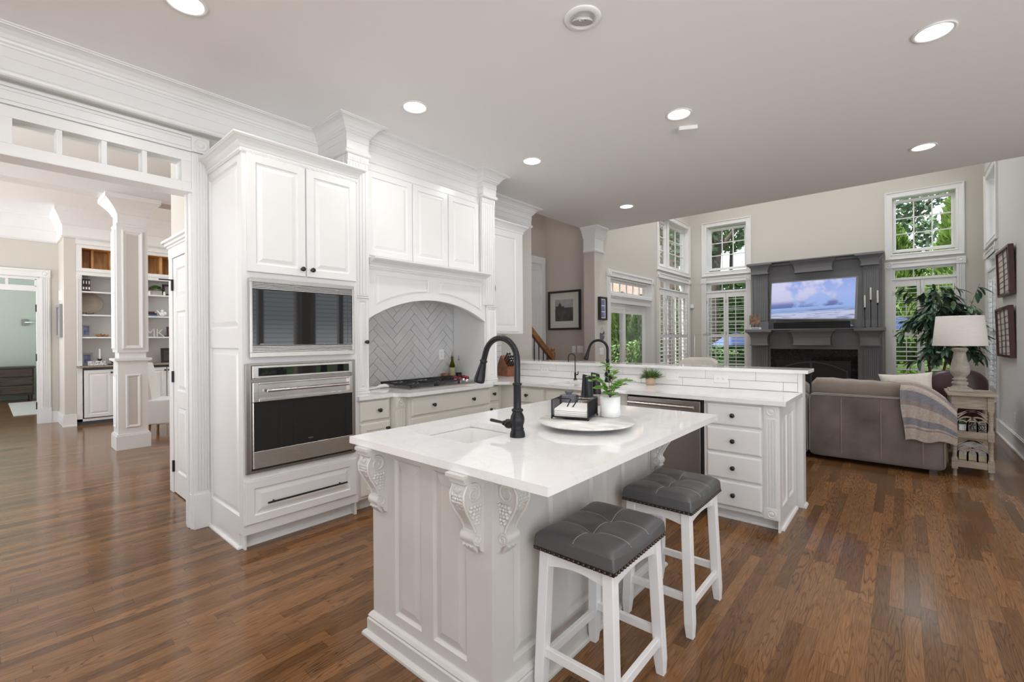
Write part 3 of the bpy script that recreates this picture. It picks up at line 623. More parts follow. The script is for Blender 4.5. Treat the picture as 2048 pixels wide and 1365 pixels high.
def text(name, body, size, M, mat_, parent, ext=0.0004):
    cu = bpy.data.curves.new(name, 'FONT'); cu.body = body; cu.size = size; cu.align_x = 'CENTER'; cu.extrude = ext
    o = bpy.data.objects.new(name, cu); COL.objects.link(o); cu.materials.append(mat_); o.parent = parent; ORG[o] = ORG[parent]
    me = bpy.data.meshes.new_from_object(o); bpy.data.objects.remove(o); me.transform(Matrix.Translation(-ORG[parent]) @ M)
    if not me.materials: me.materials.append(mat_)
    o = bpy.data.objects.new(name, me); COL.objects.link(o); o.parent = parent; ORG[o] = ORG[parent]; return o
GREYT = pm('logo_grey', (0.20, 0.20, 0.20), 0.5); BLKT = pm('print_black', (0.03, 0.03, 0.035), 0.6)
text('logo', 'WOLF', 0.013, FX(-3.213 + 0.0442) @ Matrix.Translation((1.505, 0.668, 0)), GREYT, dr)
text('logo', 'WOLF', 0.009, FX(-3.213 + 0.0362) @ Matrix.Translation((1.19, 1.332, 0)), PLASTIC, bpy.data.objects['microwave'])

# ------------------------------------------------------------------ base cabinets on the range wall
t = T('base_cabinet', 'narrow cream base cabinet between the oven cabinet and the cooktop drawers', 'cabinet', (-3.5, 2.05, 0))
m = MB(); m.box(-3.87, -3.255, 1.897, 2.205, 0.1, 0.883); m.M = FX(-3.235); m.holes(1.897, 2.205, 0.1, 0.883, [], -0.02, 0); P('body', m, CREAM, t)
d = MB(FX(-3.235)); dfront(d, 1.922, 2.188, 0.712, 0.868); dd = P('drawer', d, CREAM, t); k = MB(FX(-3.235)); knob(k, 2.085, 0.79, 0.019); P('knob', k, BLACKK, dd)
d = MB(FX(-3.235)); rdoor(d, 1.922, 2.188, 0.125, 0.690); dd = P('door', d, CREAM, t); k = MB(FX(-3.235)); knob(k, 2.158, 0.635, 0.019); P('knob', k, BLACKK, dd)
P('toe_kick', MB().box(-3.86, -3.31, 1.897, 2.205, 0, 0.1), CREAM, t)
t = T('base_cabinet', 'wide cream drawer cabinet under the gas cooktop with fluted end pilaster', 'cabinet', (-3.4, 2.77, 0))
m = MB(); m.box(-3.87, -3.13, 2.31, 3.30, 0.1, 0.883); m.box(-3.87, -3.17, 2.208, 2.31, 0.1, 0.883); P('body', m, CREAM, t)
m = MB(FX(-3.17)); fluted(m, 2.212, 2.306, 0.11, 0.79, 0, 0.008, 3); m.box(2.210, 2.308, 0.79, 0.883, 0, 0.012); rosette(m, 2.259, 0.837, 0.038, 0.0, 0.014); P('pilaster', m, CREAM, t)
for i, (z0, z1) in enumerate(((0.712, 0.866), (0.415, 0.694), (0.125, 0.395))):
    d = MB(FX(-3.13)); (dfront if i == 0 else rdoor)(d, 2.335, 3.268, z0, z1); dd = P('drawer', d, CREAM, t)
    for y in (2.56, 3.04): k = MB(FX(-3.13)); knob(k, y, (z0 + z1) / 2, 0.019); P('knob', k, BLACKK, dd)
P('toe_kick', MB().box(-3.86, -3.22, 2.215, 3.295, 0, 0.1), CREAM, t)
t = T('base_cabinet', 'slim cream corner cabinet right of the cooktop with one drawer over a door', 'cabinet', (-3.5, 3.45, 0))
m = MB(); m.box(-3.79, -3.235, 3.303, 3.583, 0.1, 0.883); P('body', m, CREAM, t)
d = MB(FX(-3.235)); dfront(d, 3.355, 3.525, 0.712, 0.868); dd = P('drawer', d, CREAM, t); k = MB(FX(-3.235)); knob(k, 3.44, 0.79, 0.019); P('knob', k, BLACKK, dd)
d = MB(FX(-3.235)); rdoor(d, 3.355, 3.525, 0.125, 0.690); dd = P('door', d, CREAM, t); k = MB(FX(-3.235)); knob(k, 3.385, 0.635, 0.019); P('knob', k, BLACKK, dd)
P('toe_kick', MB().box(-3.78, -3.31, 3.303, 3.583, 0, 0.1), CREAM, t)

# ------------------------------------------------------------------ peninsula cabinets (fronts face -Y)
PY = 3.585
t = T('base_cabinet', 'cream peninsula cabinet in the inner corner left of the main sink', 'cabinet', (-2.93, 3.9, 0))
P('body', MB().box(-3.238, -2.658, PY, 4.18, 0.1, 0.883), CREAM, t)
d = MB(FY(PY)); dfront(d, -2.98, -2.675, 0.712, 0.858); dd = P('drawer', d, CREAM, t); k = MB(FY(PY)); knob(k, -2.868, 0.79, 0.019); P('knob', k, BLACKK, dd)
d = MB(FY(PY)); rdoor(d, -2.98, -2.675, 0.125, 0.690); dd = P('door', d, CREAM, t); k = MB(FY(PY)); knob(k, -2.72, 0.635, 0.019); P('knob', k, BLACKK, dd)
P('toe_kick', MB().box(-3.2, -2.658, 3.66, 4.1, 0, 0.1), CREAM, t)
t = T('base_cabinet', 'cream sink base cabinet with plain false fronts left of the dishwasher', 'cabinet', (-2.2, 3.9, 0))
P('body', MB().box(-2.655, -1.785, PY, 4.18, 0.1, 0.67).box(-2.655, -1.785, PY, 3.62, 0.67, 0.883), CREAM, t)
for a, b in ((-2.638, -2.245), (-2.235, -1.842)):
    d = MB(FY(PY)); dfront(d, a, b, 0.712, 0.858); P('false_front', d, CREAM, t)
    d = MB(FY(PY)); rdoor(d, a, b, 0.125, 0.690); dd = P('door', d, CREAM, t); k = MB(FY(PY)); knob(k, b - 0.03 if a < -2.5 else a + 0.03, 0.635, 0.019); P('knob', k, BLACKK, dd)
P('toe_kick', MB().box(-2.655, -1.785, 3.66, 4.1, 0, 0.1), CREAM, t)
t = T('dishwasher', 'stainless dishwasher with tubular handle in the peninsula', 'dishwasher', (-1.47, 3.9, 0))
P('body', MB().box(-1.772, -1.158, 3.60, 4.15, 0.1, 0.878), SLOT, t)
P('door', MB().box(-1.768, -1.172, 3.555, 3.598, 0.115, 0.866), STEELD, t, bev=0.003)
m = MB(FY(3.555)); m.tube([(-1.745, 0.822, 0.045), (-1.205, 0.822, 0.045)], 0.011, 14)
for x in (-1.715, -1.235): m.tube([(x, 0.822, 0), (x, 0.822, 0.045)], 0.008, 10)
P('handle', m, STEEL, t); P('toe_kick', MB().box(-1.77, -1.16, 3.64, 4.1, 0, 0.1), SLOT, t)
t = T('drawer_cabinet', 'white four drawer cabinet at the free end of the peninsula', 'cabinet', (-0.9, 3.9, 0))
m = MB(); m.box(-1.152, -0.66, PY, 4.19, 0.085, 0.883); m.M = FX(-0.66); panelled(m, 3.58, 4.19, 0.0, 0.883, [(3.66, 3.845, 0.16, 0.79), (3.905, 4.09, 0.16, 0.79)], 0.0)
P('body', m, CAB, t)
for z0, z1 in ((0.708, 0.866), (0.510, 0.690), (0.314, 0.494), (0.116, 0.298)):
    d = MB(FY(PY)); dfront(d, -1.128, -0.758, z0, z1); dd = P('drawer', d, CAB, t); k = MB(FY(PY)); knob(k, -0.943, (z0 + z1) / 2, 0.019); P('knob', k, BLACKK, dd)
m = MB(FY(PY)); fluted(m, -0.742, -0.652, 0.165, 0.795, 0, 0.012, 4); m.box(-0.745, -0.649, 0.795, 0.883, 0, 0.012); m.box(-0.745, -0.649, 0.082, 0.165, 0, 0.012); rosette(m, -0.697, 0.838, 0.036, 0.0, 0.016); rosette(m, -0.697, 0.124, 0.036, 0.0, 0.016)
P('pilaster', m, CAB, t)
P('toe_kick', MB().box(-1.15, -0.66, 3.655, 4.18, 0, 0.085), CAB, t)
m = MB(); m.sweep([(-1.15, 3.655), (-0.647, 3.655), (-0.647, 4.19)], [(0, 0), (0.017, 0), (0.016, 0.010), (0.010, 0.018), (0, 0.021)]); P('shoe_moulding', m, CAB, t)

# ------------------------------------------------------------------ pony wall, bar top, splash tiles
S('wall_peninsula', MB().box(-3.79, -0.60, 4.222, 4.34, 0, 1.064), TRIM)
m = MB(); m.sweep([(-0.60, 4.222), (-0.60, 4.34)], [(0, 0), (0.017, 0), (0.016, 0.010), (0.010, 0.018), (0, 0.021)]); S('baseboard_peninsula', m, TRIM)
t = T('splash_tiles', 'white subway tiles in two rows between counter and raised bar', 'backsplash', (-2.2, 4.215, 0.92))
g = MB(); g.box(-3.79, -0.632, 4.214, 4.2215, 0.9155, 1.065); P('grout', g, GROUT, t)
m = MB(FY(4.2145))
for r, (z0, z1, off) in enumerate(((0.9175, 0.9895, 0.10), (0.992, 1.0645, 0.30))):
    x = -0.634 - off
    m.box(x + 0.0012, -0.634, z0, z1, 0, 0.0065)
    while x > -3.78:
        a = max(x - 0.405, -3.785); m.box(a + 0.0012, x - 0.0012, z0, z1, 0, 0.0065); x -= 0.405
P('tiles', m, TILEW, t, bev=0.0012)
P('edge_tile', MB().box(-0.632, -0.600, 4.206, 4.2215, 0.9155, 1.065), TILEW, t)
T1('bar_counter', MB().box(-3.79, -0.56, 4.18, 4.50, 1.0655, 1.094), QUARTZ, 'raised white quartz bar top on the peninsula', 'bar top', (-2.2, 4.34, 1.065), bev=0.003)
t = T('wall_tiles', 'white subway tiles on the side wall behind the knife block', 'backsplash', (-3.8, 3.95, 1.0))
m = MB(FX(-3.799)); P('grout', MB(FX(-3.8015)).box(3.665, 4.214, 0.9155, 1.415, 0, 0.004), GROUT, t)
for r in range(7):
    z = 0.917 + r * 0.0715; y = 3.667 + (0.2 if r % 2 else 0.0)
    if r % 2: m.box(3.667, y - 0.001, z, z + 0.069, 0.003, 0.008)
    while y < 4.21: b = min(y + 0.405, 4.212); m.box(y, b - 0.0024, z, z + 0.069, 0.003, 0.008); y += 0.405
P('tiles', m, TILEW, t, bev=0.001)

# ------------------------------------------------------------------ L-shaped counter
CT = 0.915; CB = 0.885
m = MB(); m.prism([(-3.80, 1.90), (-3.195, 1.90), (-3.195, 2.20), (-3.165, 2.235), (-3.085, 2.27), (-3.07, 2.29), (-3.07, 3.285), (-3.10, 3.31), (-3.18, 3.315), (-3.18, 3.43), (-3.075, 3.535), (-2.75, 3.535), (-2.75, 4.212), (-3.79, 4.212), (-3.79, 3.60), (-3.80, 3.60)], CB, CT)
m.prism([(-3.868, 2.10), (-3.80, 2.10), (-3.80, 3.47), (-3.868, 3.47)], CB, CT)
m.holes(-2.75, -0.602, 3.535, 4.212, [(-2.66, -2.05, 3.70, 4.02)], CB, CT)
T1('countertop', m, QUARTZ, 'white quartz countertop wrapping the range wall and peninsula', 'countertop', (-2.2, 3.9, CB))
def sink(name, x0, x1, y0, y1, zt, dep, mat_, label):
    t = T(name, label, 'sink', ((x0 + x1) / 2, (y0 + y1) / 2, zt - dep))
    m = MB(); e = 0.012; R = []
    for i, h in ((-0.006, zt), (-0.006, zt - 0.002), (0.004, zt - 0.006), (0.012, zt - dep + 0.02), (0.03, zt - dep)): R.append([(x0 + i, y0 + i, h), (x1 - i, y0 + i, h), (x1 - i, y1 - i, h), (x0 + i, y1 - i, h)])
    m.rings(R, cap0=False, cap1=True)
    m.box(x0 - 0.02, x1 + 0.02, y0 - 0.02, y0 - 0.007, zt - dep - 0.01, zt); m.box(x0 - 0.02, x1 + 0.02, y1 + 0.007, y1 + 0.02, zt - dep - 0.01, zt); m.box(x0 - 0.02, x0 - 0.007, y0 - 0.007, y1 + 0.007, zt - dep - 0.01, zt); m.box(x1 + 0.007, x1 + 0.02, y0 - 0.007, y1 + 0.007, zt - dep - 0.01, zt); m.box(x0 - 0.02, x1 + 0.02, y0 - 0.02, y1 + 0.02, zt - dep - 0.014, zt - dep - 0.008)
    P('basin', m, mat_, t)
    P('drain', MB().lathe([(0.042, 0.0), (0.042, 0.004), (0.034, 0.005), (0.03, 0.002), (0.002, 0.001)], 20, ((x0 + x1) / 2, (y0 + y1) / 2, zt - dep + 0.0005)), STEEL, t)
sink('main_sink', -2.66, -2.05, 3.70, 4.02, CB - 0.001, 0.17, PLASTIC, 'white undermount sink in the peninsula counter')

# ------------------------------------------------------------------ range hood surround
t = T('range_hood', 'white mantel style range hood surround with arched valance and three upper doors', 'range hood', (-3.6, 2.76, 0.916))
m = MB(); XA = -3.372
m.box(-3.862, -3.41, 1.897, 3.655, 1.86, 2.852); m.box(-3.862, XA, 1.897, 2.088, 0.9165, 1.94); m.box(-3.862, XA, 3.478, 3.655, 0.9165, 1.94); m.box(-3.41, XA, 1.897, 3.655, 1.88, 2.06)
m.box(-3.41, XA - 0.01, 1.90, 2.088, 2.06, 2.852); m.box(-3.41, XA - 0.01, 3.425, 3.62, 2.06, 2.852); m.box(-3.415, -3.405, 2.09, 3.425, 2.795, 2.852)
P('body', m, CAB, t)
# arched valance
MA = FX(XA); y0, y1, zs, zt = 2.088, 3.478, 1.535, 1.722; hw = (y1 - y0) / 2; yc = (y0 + y1) / 2; sag = zt - zs; R = (hw * hw + sag * sag) / (2 * sag); zc = zt - R
def arcz(y, r=R): return zc + math.sqrt(max(0, r * r - (y - yc) ** 2))
n = 40; low = [(y0 + (y1 - y0) * i / n) for i in range(n + 1)]
m = MB(MA); m.rings([[(y, arcz(y), -0.035), (y, 1.95, -0.035), (y, 1.95, 0.012), (y, arcz(y), 0.012)] for y in low])
P('valance', m, CAB, t, bev=0.002)
m = MB(MA)
for a, b in ((y0 + 0.06, yc - 0.055), (yc + 0.055, y1 - 0.06)):
    pts = [(a, 1.905)] + [(a, arcz(a, R + 0.075))] + [(a + (b - a) * i / 14, arcz(a + (b - a) * i / 14, R + 0.075)) for i in range(1, 14)] + [(b, arcz(b, R + 0.075)), (b, 1.905)]
    C = Vector((sum(p[0] for p in pts) / len(pts), 1.83))
    def inset(f, h): return [(C.x + (p[0] - C.x) * f, C.y + (p[1] - C.y) * f, h) for p in pts]
    m.rings([inset(1.0, 0.0121), inset(0.99, 0.017), inset(0.965, 0.017), inset(0.95, 0.0125), inset(0.93, 0.0125), inset(0.86, 0.018)], cap0=False)
P('valance_panel', m, CAB, t)
# legs standing on the counter
for a, b, nm, ky in ((1.972, 2.084, 'pullout_door', 2.055), (3.49, 3.652, 'pullout_door', None)):
    m = MB(MA); m.nest(a, b, 0.935, 1.70, [(0, 0), (0, 0.018), (0.004, 0.022), (0.024, 0.022), (0.030, 0.014), (0.036, 0.014), (0.048, 0.020)]); m.box(a - 0.004, b + 0.004, 1.70, 1.712, 0, 0.030); m.box(a - 0.002, b + 0.002, 0.9165, 0.935, 0, 0.026)
    dd = P(nm, m, CAB, t)
    if ky: k = MB(MA); knob(k, ky, 1.34, 0.02); P('knob', k, BLACKK, dd)
for a, b in ((1.899, 2.084), (3.425, 3.618)):
    m = MB(FX(-3.352)); fluted(m, a, b, 1.715, 2.80, -0.02, 0.028, 6); m.box(a, b, 2.80, 2.852, -0.02, 0.014)
    for k in range(10): y = a + 0.02 + k * (b - a - 0.04) / 9.5; m.box(y, y + 0.006, 2.805, 2.832 + 0.01 * math.sin(PI * k / 9), 0.013, 0.018)
    P('pilaster', m, CAB, t)
m = MB(); m.sweep([(XA, 2.09), (XA, 3.478)], [(0, 1.942), (0.016, 1.945), (0.02, 1.955), (0.016, 1.966), (0.024, 1.972), (0.026, 1.984), (0.045, 2.003), (0.085, 2.018), (0.10, 2.022), (0.105, 2.028), (0.112, 2.03), (0.112, 2.043), (0, 2.043)]); co = P('cornice', m, CAB, t)
m = MB()
for k in range(112): m.M = FX(XA + 0.018) @ Matrix.Translation((2.096 + 0.0124 * k, 1.955, 0)) @ Matrix.Rotation(0.6, 4, 'Z'); m.box(-0.003, 0.003, -0.008, 0.008, 0, 0.006)
P('rope_moulding', m, CAB, co)
for a, b in ((2.095, 2.562), (2.572, 2.992), (3.002, 3.42)):
    m = MB(FX(-3.410)); rdoor(m, a, b, 2.068, 2.785); P('door', m, CAB, t)

# herringbone splash inside the alcove: every tile modelled and clipped to the field
t = T('herringbone_splash', 'glossy grey herringbone tile backsplash in the arched range alcove', 'backsplash', (-3.87, 2.78, 0.92))
P('grout', MB(FX(-3.8888)).box(2.09, 3.478, 0.917, 1.87, 0, 0.018), GROUT, t)
bm = bmesh.new(); W_ = 0.0775; nn = 4; g_ = 0.0022; r45 = PI / 4
for yy in range(-26, 30):
    for mm in range(-6, 7):
        for kind in (0, 1):
            if kind == 0: x0, z0, lx, lz = yy + 2 * nn * mm, yy, nn, 1
            else: x0, z0, lx, lz = yy, yy + 1 + 2 * nn * mm, 1, nn
            cx, cz = (x0 + lx / 2) * W_, (z0 + lz / 2) * W_
            u = cx * math.cos(r45) - cz * math.sin(r45) + 2.72; v = cx * math.sin(r45) + cz * math.cos(r45) + 1.30
            if not (1.85 < u < 3.7 and 0.7 < v < 2.1): continue
            hx, hz = lx * W_ / 2 - g_ / 2, lz * W_ / 2 - g_ / 2; tl = [random.uniform(-0.0011, 0.0011) for _ in range(4)]
            c4 = ((-hx, -hz), (hx, -hz), (hx, hz), (-hx, hz)); vs = []
            for ins, h in ((0, 0), (0, 0.006), (0.003, 0.008)):
                for (px, pz), tt in zip(c4, tl):
                    px -= math.copysign(ins, px); pz -= math.copysign(ins, pz)
                    vs.append(bm.verts.new((-3.8708 + h + (tt if h > 0 else 0), u + px * math.cos(r45) - pz * math.sin(r45), v + px * math.sin(r45) + pz * math.cos(r45))))
            for k in range(2):
                for i in range(4): bm.faces.new((vs[k * 4 + i], vs[k * 4 + (i + 1) % 4], vs[k * 4 + 4 + (i + 1) % 4], vs[k * 4 + 4 + i]))
            bm.faces.new(vs[8:12])
for co_, no in (((0, 2.09, 0), (0, -1, 0)), ((0, 3.476, 0), (0, 1, 0)), ((0, 0, 0.917), (0, 0, -1)), ((0, 0, 1.86), (0, 0, 1))):
    bmesh.ops.bisect_plane(bm, geom=bm.verts[:] + bm.edges[:] + bm.faces[:], plane_co=co_, plane_no=no, clear_outer=True)
me = bpy.data.meshes.new('tiles'); bmesh.ops.translate(bm, verts=bm.verts, vec=-Vector((-3.87, 2.78, 0.92))); bm.to_mesh(me); bm.free(); me.materials.append(TILE)
o = bpy.data.objects.new('tiles', me); COL.objects.link(o); o.parent = t

# upper cabinet right of the hood
t = T('wall_cabinet', 'white single door wall cabinet right of the range hood', 'cabinet', (-3.65, 3.98, 1.417))
m = MB(); m.box(-3.797, -3.52, 3.66, 4.305, 1.417, 2.64); P('body', m, CAB, t)
m = MB(FX(-3.52)); rdoor(m, 3.685, 4.205, 1.440, 2.60); P('door', m, CAB, t)
m = MB(); m.sweep([(-3.52, 3.66), (-3.52, 4.305), (-3.797, 4.305)], [(0, 2.625), (0.008, 2.628), (0.012, 2.645), (0.006, 2.65), (0.016, 2.664), (0.036, 2.69), (0.05, 2.70), (0.056, 2.706), (0.056, 2.722), (0, 2.722)]); P('crown', m, CAB, t)
# ------------------------------------------------------------------ kitchen island
IX0, IX1, IY0, IY1 = -1.865, -1.11, 1.175, 2.62
t = T('kitchen_island', 'cream panelled kitchen island with carved corbels in the foreground', 'kitchen island', (-1.49, 1.9, 0))
m = MB(); m.box(IX0 + 0.014, IX1 - 0.014, IY0 + 0.014, IY1 - 0.014, 0.0, 0.62); m.holes(IX0 + 0.014, IX1 - 0.014, IY0 + 0.014, IY1 - 0.014, [(-1.80, -1.34, 1.28, 1.74)], 0.62, 0.889)
m.M = FY(IY0 + 0.013); panelled(m, IX0, IX1, 0.0, 0.889, [(-1.695, -1.512, 0.15, 0.835), (-1.437, -1.243, 0.15, 0.835)], 0.0)
m.M = FX(IX1 - 0.013); panelled(m, IY0 + 0.0132, IY1, 0.0, 0.889, [(1.285, 1.545, 0.15, 0.835), (1.645, 1.87, 0.15, 0.835), (1.955, 2.19, 0.15, 0.835), (2.28, 2.53, 0.15, 0.835)], 0.0)
m.M = FNX(IX0 + 0.013); panelled(m, -IY1, -IY0 - 0.0132, 0.0, 0.889, [(-2.53, -1.95, 0.15, 0.835), (-1.85, -1.27, 0.15, 0.835)], 0.0)
P('body', m, ISLM, t)
BP = [(0, 0), (0.022, 0), (0.022, 0.072), (0.017, 0.078), (0.019, 0.086), (0.012, 0.098), (0.004, 0.106), (0, 0.106)]
ring = [(IX0, IY0), (IX1, IY0), (IX1, IY1), (IX0, IY1)]
m = MB(); m.sweep(ring, BP, closed=True); P('baseboard', m, ISLM, t)
m = MB(); m.sweep([(IX0 - 0.022, IY0 - 0.022), (IX1 + 0.022, IY0 - 0.022), (IX1 + 0.022, IY1 + 0.022), (IX0 - 0.022, IY1 + 0.022)], [(0, 0), (0.018, 0), (0.017, 0.010), (0.011, 0.018), (0, 0.022)], closed=True); P('shoe_moulding', m, ISLM, t)
def corbel(M, u):
    m = MB(M); hw = 0.037
    prof = [(0, -0.03), (0.080, -0.03), (0.091, -0.045), (0.097, -0.07), (0.094, -0.10), (0.080, -0.135), (0.058, -0.168), (0.042, -0.195), (0.036, -0.215), (0.044, -0.222), (0.053, -0.236), (0.050, -0.256), (0.036, -0.266), (0.024, -0.272), (0.016, -0.290), (0, -0.300)]
    # concave flanks: the middle of the scroll is narrower than its top
    def half(v): return hw * (1.0 if v > -0.12 else (0.80 if v > -0.218 else 0.92))
    m.rings([[(u + s * half(v), v, w_) for w_, v in prof] for s in (-1, -0.86, 0.86, 1)])
    for v0, v1, a, b in ((-0.012, 0.0, 0.046, 0.112), (-0.022, -0.012, 0.042, 0.104), (-0.034, -0.022, 0.039, 0.098)): m.box(u - a, u + a, v0, v1, 0, b)
    for s in (-1, 1):
        x = u + s * hw
        m.tube([(x, -0.075 + (0.036 - 0.0027 * k / 2) * math.sin(k * 0.42 + 1.2), 0.052 + (0.036 - 0.0027 * k / 2) * math.cos(k * 0.42 + 1.2)) for k in range(25)], [0.0062 - 0.00012 * k for k in range(25)], 8)
        x2 = u + s * hw * 0.92
        m.tube([(x2, -0.244 + (0.020 - 0.0019 * k / 2) * math.sin(k * 0.5 + 1.0), 0.031 + (0.020 - 0.0019 * k / 2) * math.cos(k * 0.5 + 1.0)) for k in range(18)], [0.0052 - 0.00014 * k for k in range(18)], 8)
        for r in range(6):
            for c in range(4 - r // 2):
                m.ball((u + s * hw * (0.97 - 0.03 * r), -0.122 - 0.013 * r, 0.020 + 0.014 * c + 0.003 * (r % 2)), 0.0078 + random.uniform(-0.0006, 0.0012), 8, 5)
        m.tube([(u + s * hw * 0.9, -0.045, 0.083), (u + s * hw * 0.93, -0.07, 0.098), (u + s * hw * 0.92, -0.10, 0.097), (u + s * hw * 0.84, -0.135, 0.083), (u + s * hw * 0.76, -0.168, 0.061), (u + s * hw * 0.74, -0.2, 0.043), (u + s * hw * 0.8, -0.218, 0.038)], 0.0055, 8)
    for r in range(7):                                    # grapes and leaf on the front
        for c in range(-2, 3):
            if abs(c) > 2 - r // 3: continue
            v = -0.078 - 0.012 * r; wv = 0.093 if v > -0.10 else 0.093 - (abs(v) - 0.10) * 0.62
            m.ball((u + c * 0.0115 + (0.004 if r % 2 else 0), v, wv), 0.0083 + random.uniform(-0.0006, 0.001), 8, 5)
    for k in range(5):
        a = -0.9 + 0.45 * k
        m.tube([(u, -0.070, 0.096), (u + 0.013 * math.sin(a), -0.070 + 0.012 * math.cos(a) + 0.004, 0.097), (u + 0.024 * math.sin(a), -0.066 + 0.022 * math.cos(a), 0.090)], [0.004, 0.0065, 0.002], 6)
    m.tube([(u - hw * 0.95, -0.241, 0.032), (u + hw * 0.95, -0.241, 0.032)], 0.0225, 14)
    for k in range(3): m.tube([(u - hw * 0.5 + k * hw * 0.5, -0.262, 0.044), (u - hw * 0.5 + k * hw * 0.5, -0.282, 0.028), (u - hw * 0.4 + k * hw * 0.4, -0.306, 0.012)], [0.011, 0.010, 0.002], 8)
    return m
for M, u in ((FY(IY0) @ Matrix.Translation((0, 0.889, 0)), -1.785), (FY(IY0) @ Matrix.Translation((0, 0.889, 0)), -1.185), (FX(IX1) @ Matrix.Translation((0, 0.889, 0)), 1.232), (FX(IX1) @ Matrix.Translation((0, 0.889, 0)), 2.555)):
    P('corbel', corbel(M, u), ISLM, t)
m = MB(); m.holes(-1.912, -0.797, 1.085, 2.712, [(-1.755, -1.385, 1.325, 1.70)], 0.890, 0.920)
T1('island_counter', m, QUARTZ, 'white quartz island top with a prep sink cut out', 'countertop', (-1.35, 1.9, 0.89))
sink('prep_sink', -1.755, -1.385, 1.325, 1.70, 0.8885, 0.16, PLASTIC, 'white undermount prep sink in the island top')

def faucet(name, label, base, s=1.0, rz=PI, handle_rz=0.0, lever=0.165, reach=1.0):
    t = T(name, label, 'faucet', base); M = AT(base[0], base[1], base[2]) @ Matrix.Scale(s, 4); Ms = M @ Matrix.Rotation(rz, 4, 'Z'); Mh = M @ Matrix.Rotation(rz + handle_rz, 4, 'Z')
    m = MB(M); m.lathe([(0.034, 0), (0.034, 0.012), (0.031, 0.024), (0.0275, 0.031), (0.029, 0.034), (0.029, 0.038), (0.026, 0.041), (0.0265, 0.052), (0.031, 0.066), (0.032, 0.080), (0.029, 0.094), (0.023, 0.106), (0.021, 0.112), (0.0255, 0.115), (0.0265, 0.119), (0.0255, 0.123), (0.019, 0.127)], 28)
    P('base', m, BLACKM, t)
    m = MB(M); m.lathe([(0.0172, 0.124), (0.0172, 0.228), (0.0205, 0.231), (0.0215, 0.235), (0.0205, 0.239), (0.0150, 0.242)], 24)
    m.M = Ms; pts = [(0, 0, 0.238), (0, 0, 0.30), (0, 0, 0.342)] + [(0.1 - 0.1 * math.cos(math.radians(a)), 0, 0.342 + 0.1 * math.sin(math.radians(a))) for a in range(10, 161, 10)]
    e = pts[-1]; pts += [(e[0] + 0.012, 0, e[2] - 0.035)]; m.tube(pts, 0.0138, 16); P('spout', m, BLACKM, t)
    a = Vector(pts[-1]); d = Vector((0.30, 0, -0.954)).normalized(); L = lambda q: tuple(a + d * q)
    m = MB(Ms); m.tube([L(-0.004), L(0.004), L(0.006), L(0.012), L(0.014), L(0.022), L(0.07), L(0.098), L(0.100), L(0.108), L(0.115), L(0.116)], [0.0138, 0.0138, 0.0185, 0.0185, 0.0150, 0.0155, 0.0225, 0.0262, 0.0268, 0.0268, 0.0255, 0.018], 20); P('spray_head', m, BLACKM, t)
    m = MB(Mh); z = 0.052; m.tube([(0.02, 0, 0.062), (0.034, 0, z + 0.004), (0.050, 0, z), (0.062, 0, z), (0.066, 0, z), (0.068, 0, z), (0.073, 0, z), (0.079, 0, z), (0.085, 0, z), (0.09, 0, z + 0.001), (lever - 0.004, 0, z + 0.005), (lever, 0, z + 0.005)], [0.012, 0.019, 0.0225, 0.021, 0.014, 0.008, 0.011, 0.0125, 0.0105, 0.0065, 0.0078, 0.006], 16); P('handle', m, BLACKM, t)
    return t
faucet('kitchen_faucet', 'tall matte black pull-down faucet on the island', (-1.31, 1.558, 0.9205))
faucet('kitchen_faucet', 'matte black pull-down faucet behind the main sink', (-2.255, 4.10, 0.9155), 0.95, PI + 0.25, 2.6, 0.11)
t = T('water_faucet', 'slim black gooseneck filter tap between the outlets by the main sink', 'faucet', (-2.66, 4.13, 0.9155))
m = MB(AT(-2.66, 4.13, 0.9155)); m.lathe([(0.02, 0), (0.02, 0.006), (0.011, 0.012), (0.011, 0.07), (0.008, 0.078)], 16); m.tube([(0, 0, 0.05), (0.03, 0, 0.055), (0.034, 0, 0.055), (0.036, 0, 0.09)], [0.006, 0.006, 0.006, 0.004], 8); P('base', m, BLACKM, t)
m = MB(AT(-2.66, 4.13, 0.9155) @ Matrix.Rotation(PI + 0.5, 4, 'Z')); m.tube([(0, 0, 0.07), (0, 0, 0.24)] + [(0.036 - 0.036 * math.cos(math.radians(a)), 0, 0.24 + 0.036 * math.sin(math.radians(a))) for a in range(15, 181, 15)] + [(0.072, 0, 0.19)], 0.0052, 10); P('spout', m, BLACKM, t)

# ------------------------------------------------------------------ things on the island
TC = (-1.19, 1.945)
t = T('turntable', 'round grey marble turntable tray on the island', 'tray', (*TC, 0.9205))
P('foot', MB().lathe([(0.10, 0), (0.10, 0.006), (0.06, 0.01), (0.06, 0.019)], 32, (*TC, 0.9205)), MARBLE, t)
P('tray_top', MB().lathe([(0.10, 0.0185), (0.205, 0.020), (0.232, 0.026), (0.236, 0.031), (0.235, 0.035), (0.001, 0.0355)], 64, (*TC, 0.9205)), MARBLE, t)
TZ = 0.9565
Mn = AT(-1.273, 1.971, TZ, math.radians(16.4)); h = 0.0925
t = T('napkin_holder', 'square black wire napkin holder on the marble turntable', 'napkin holder', (-1.273, 1.971, TZ))
m = MB(Mn)
for sx in (-1, 1):
    for sy in (-1, 1): m.tube([(sx * h, sy * h, 0.008), (sx * h, sy * h, 0.095)], 0.0034, 8)
    m.tube([(sx * h, -h, 0.012), (sx * h, h, 0.012)], 0.003, 8); m.tube([(sx * h, -h, 0.095), (sx * h, h, 0.095)], 0.003, 8)
for sy in (-1, 1): m.tube([(-h, sy * h, 0.012), (h, sy * h, 0.012)], 0.0035, 8)
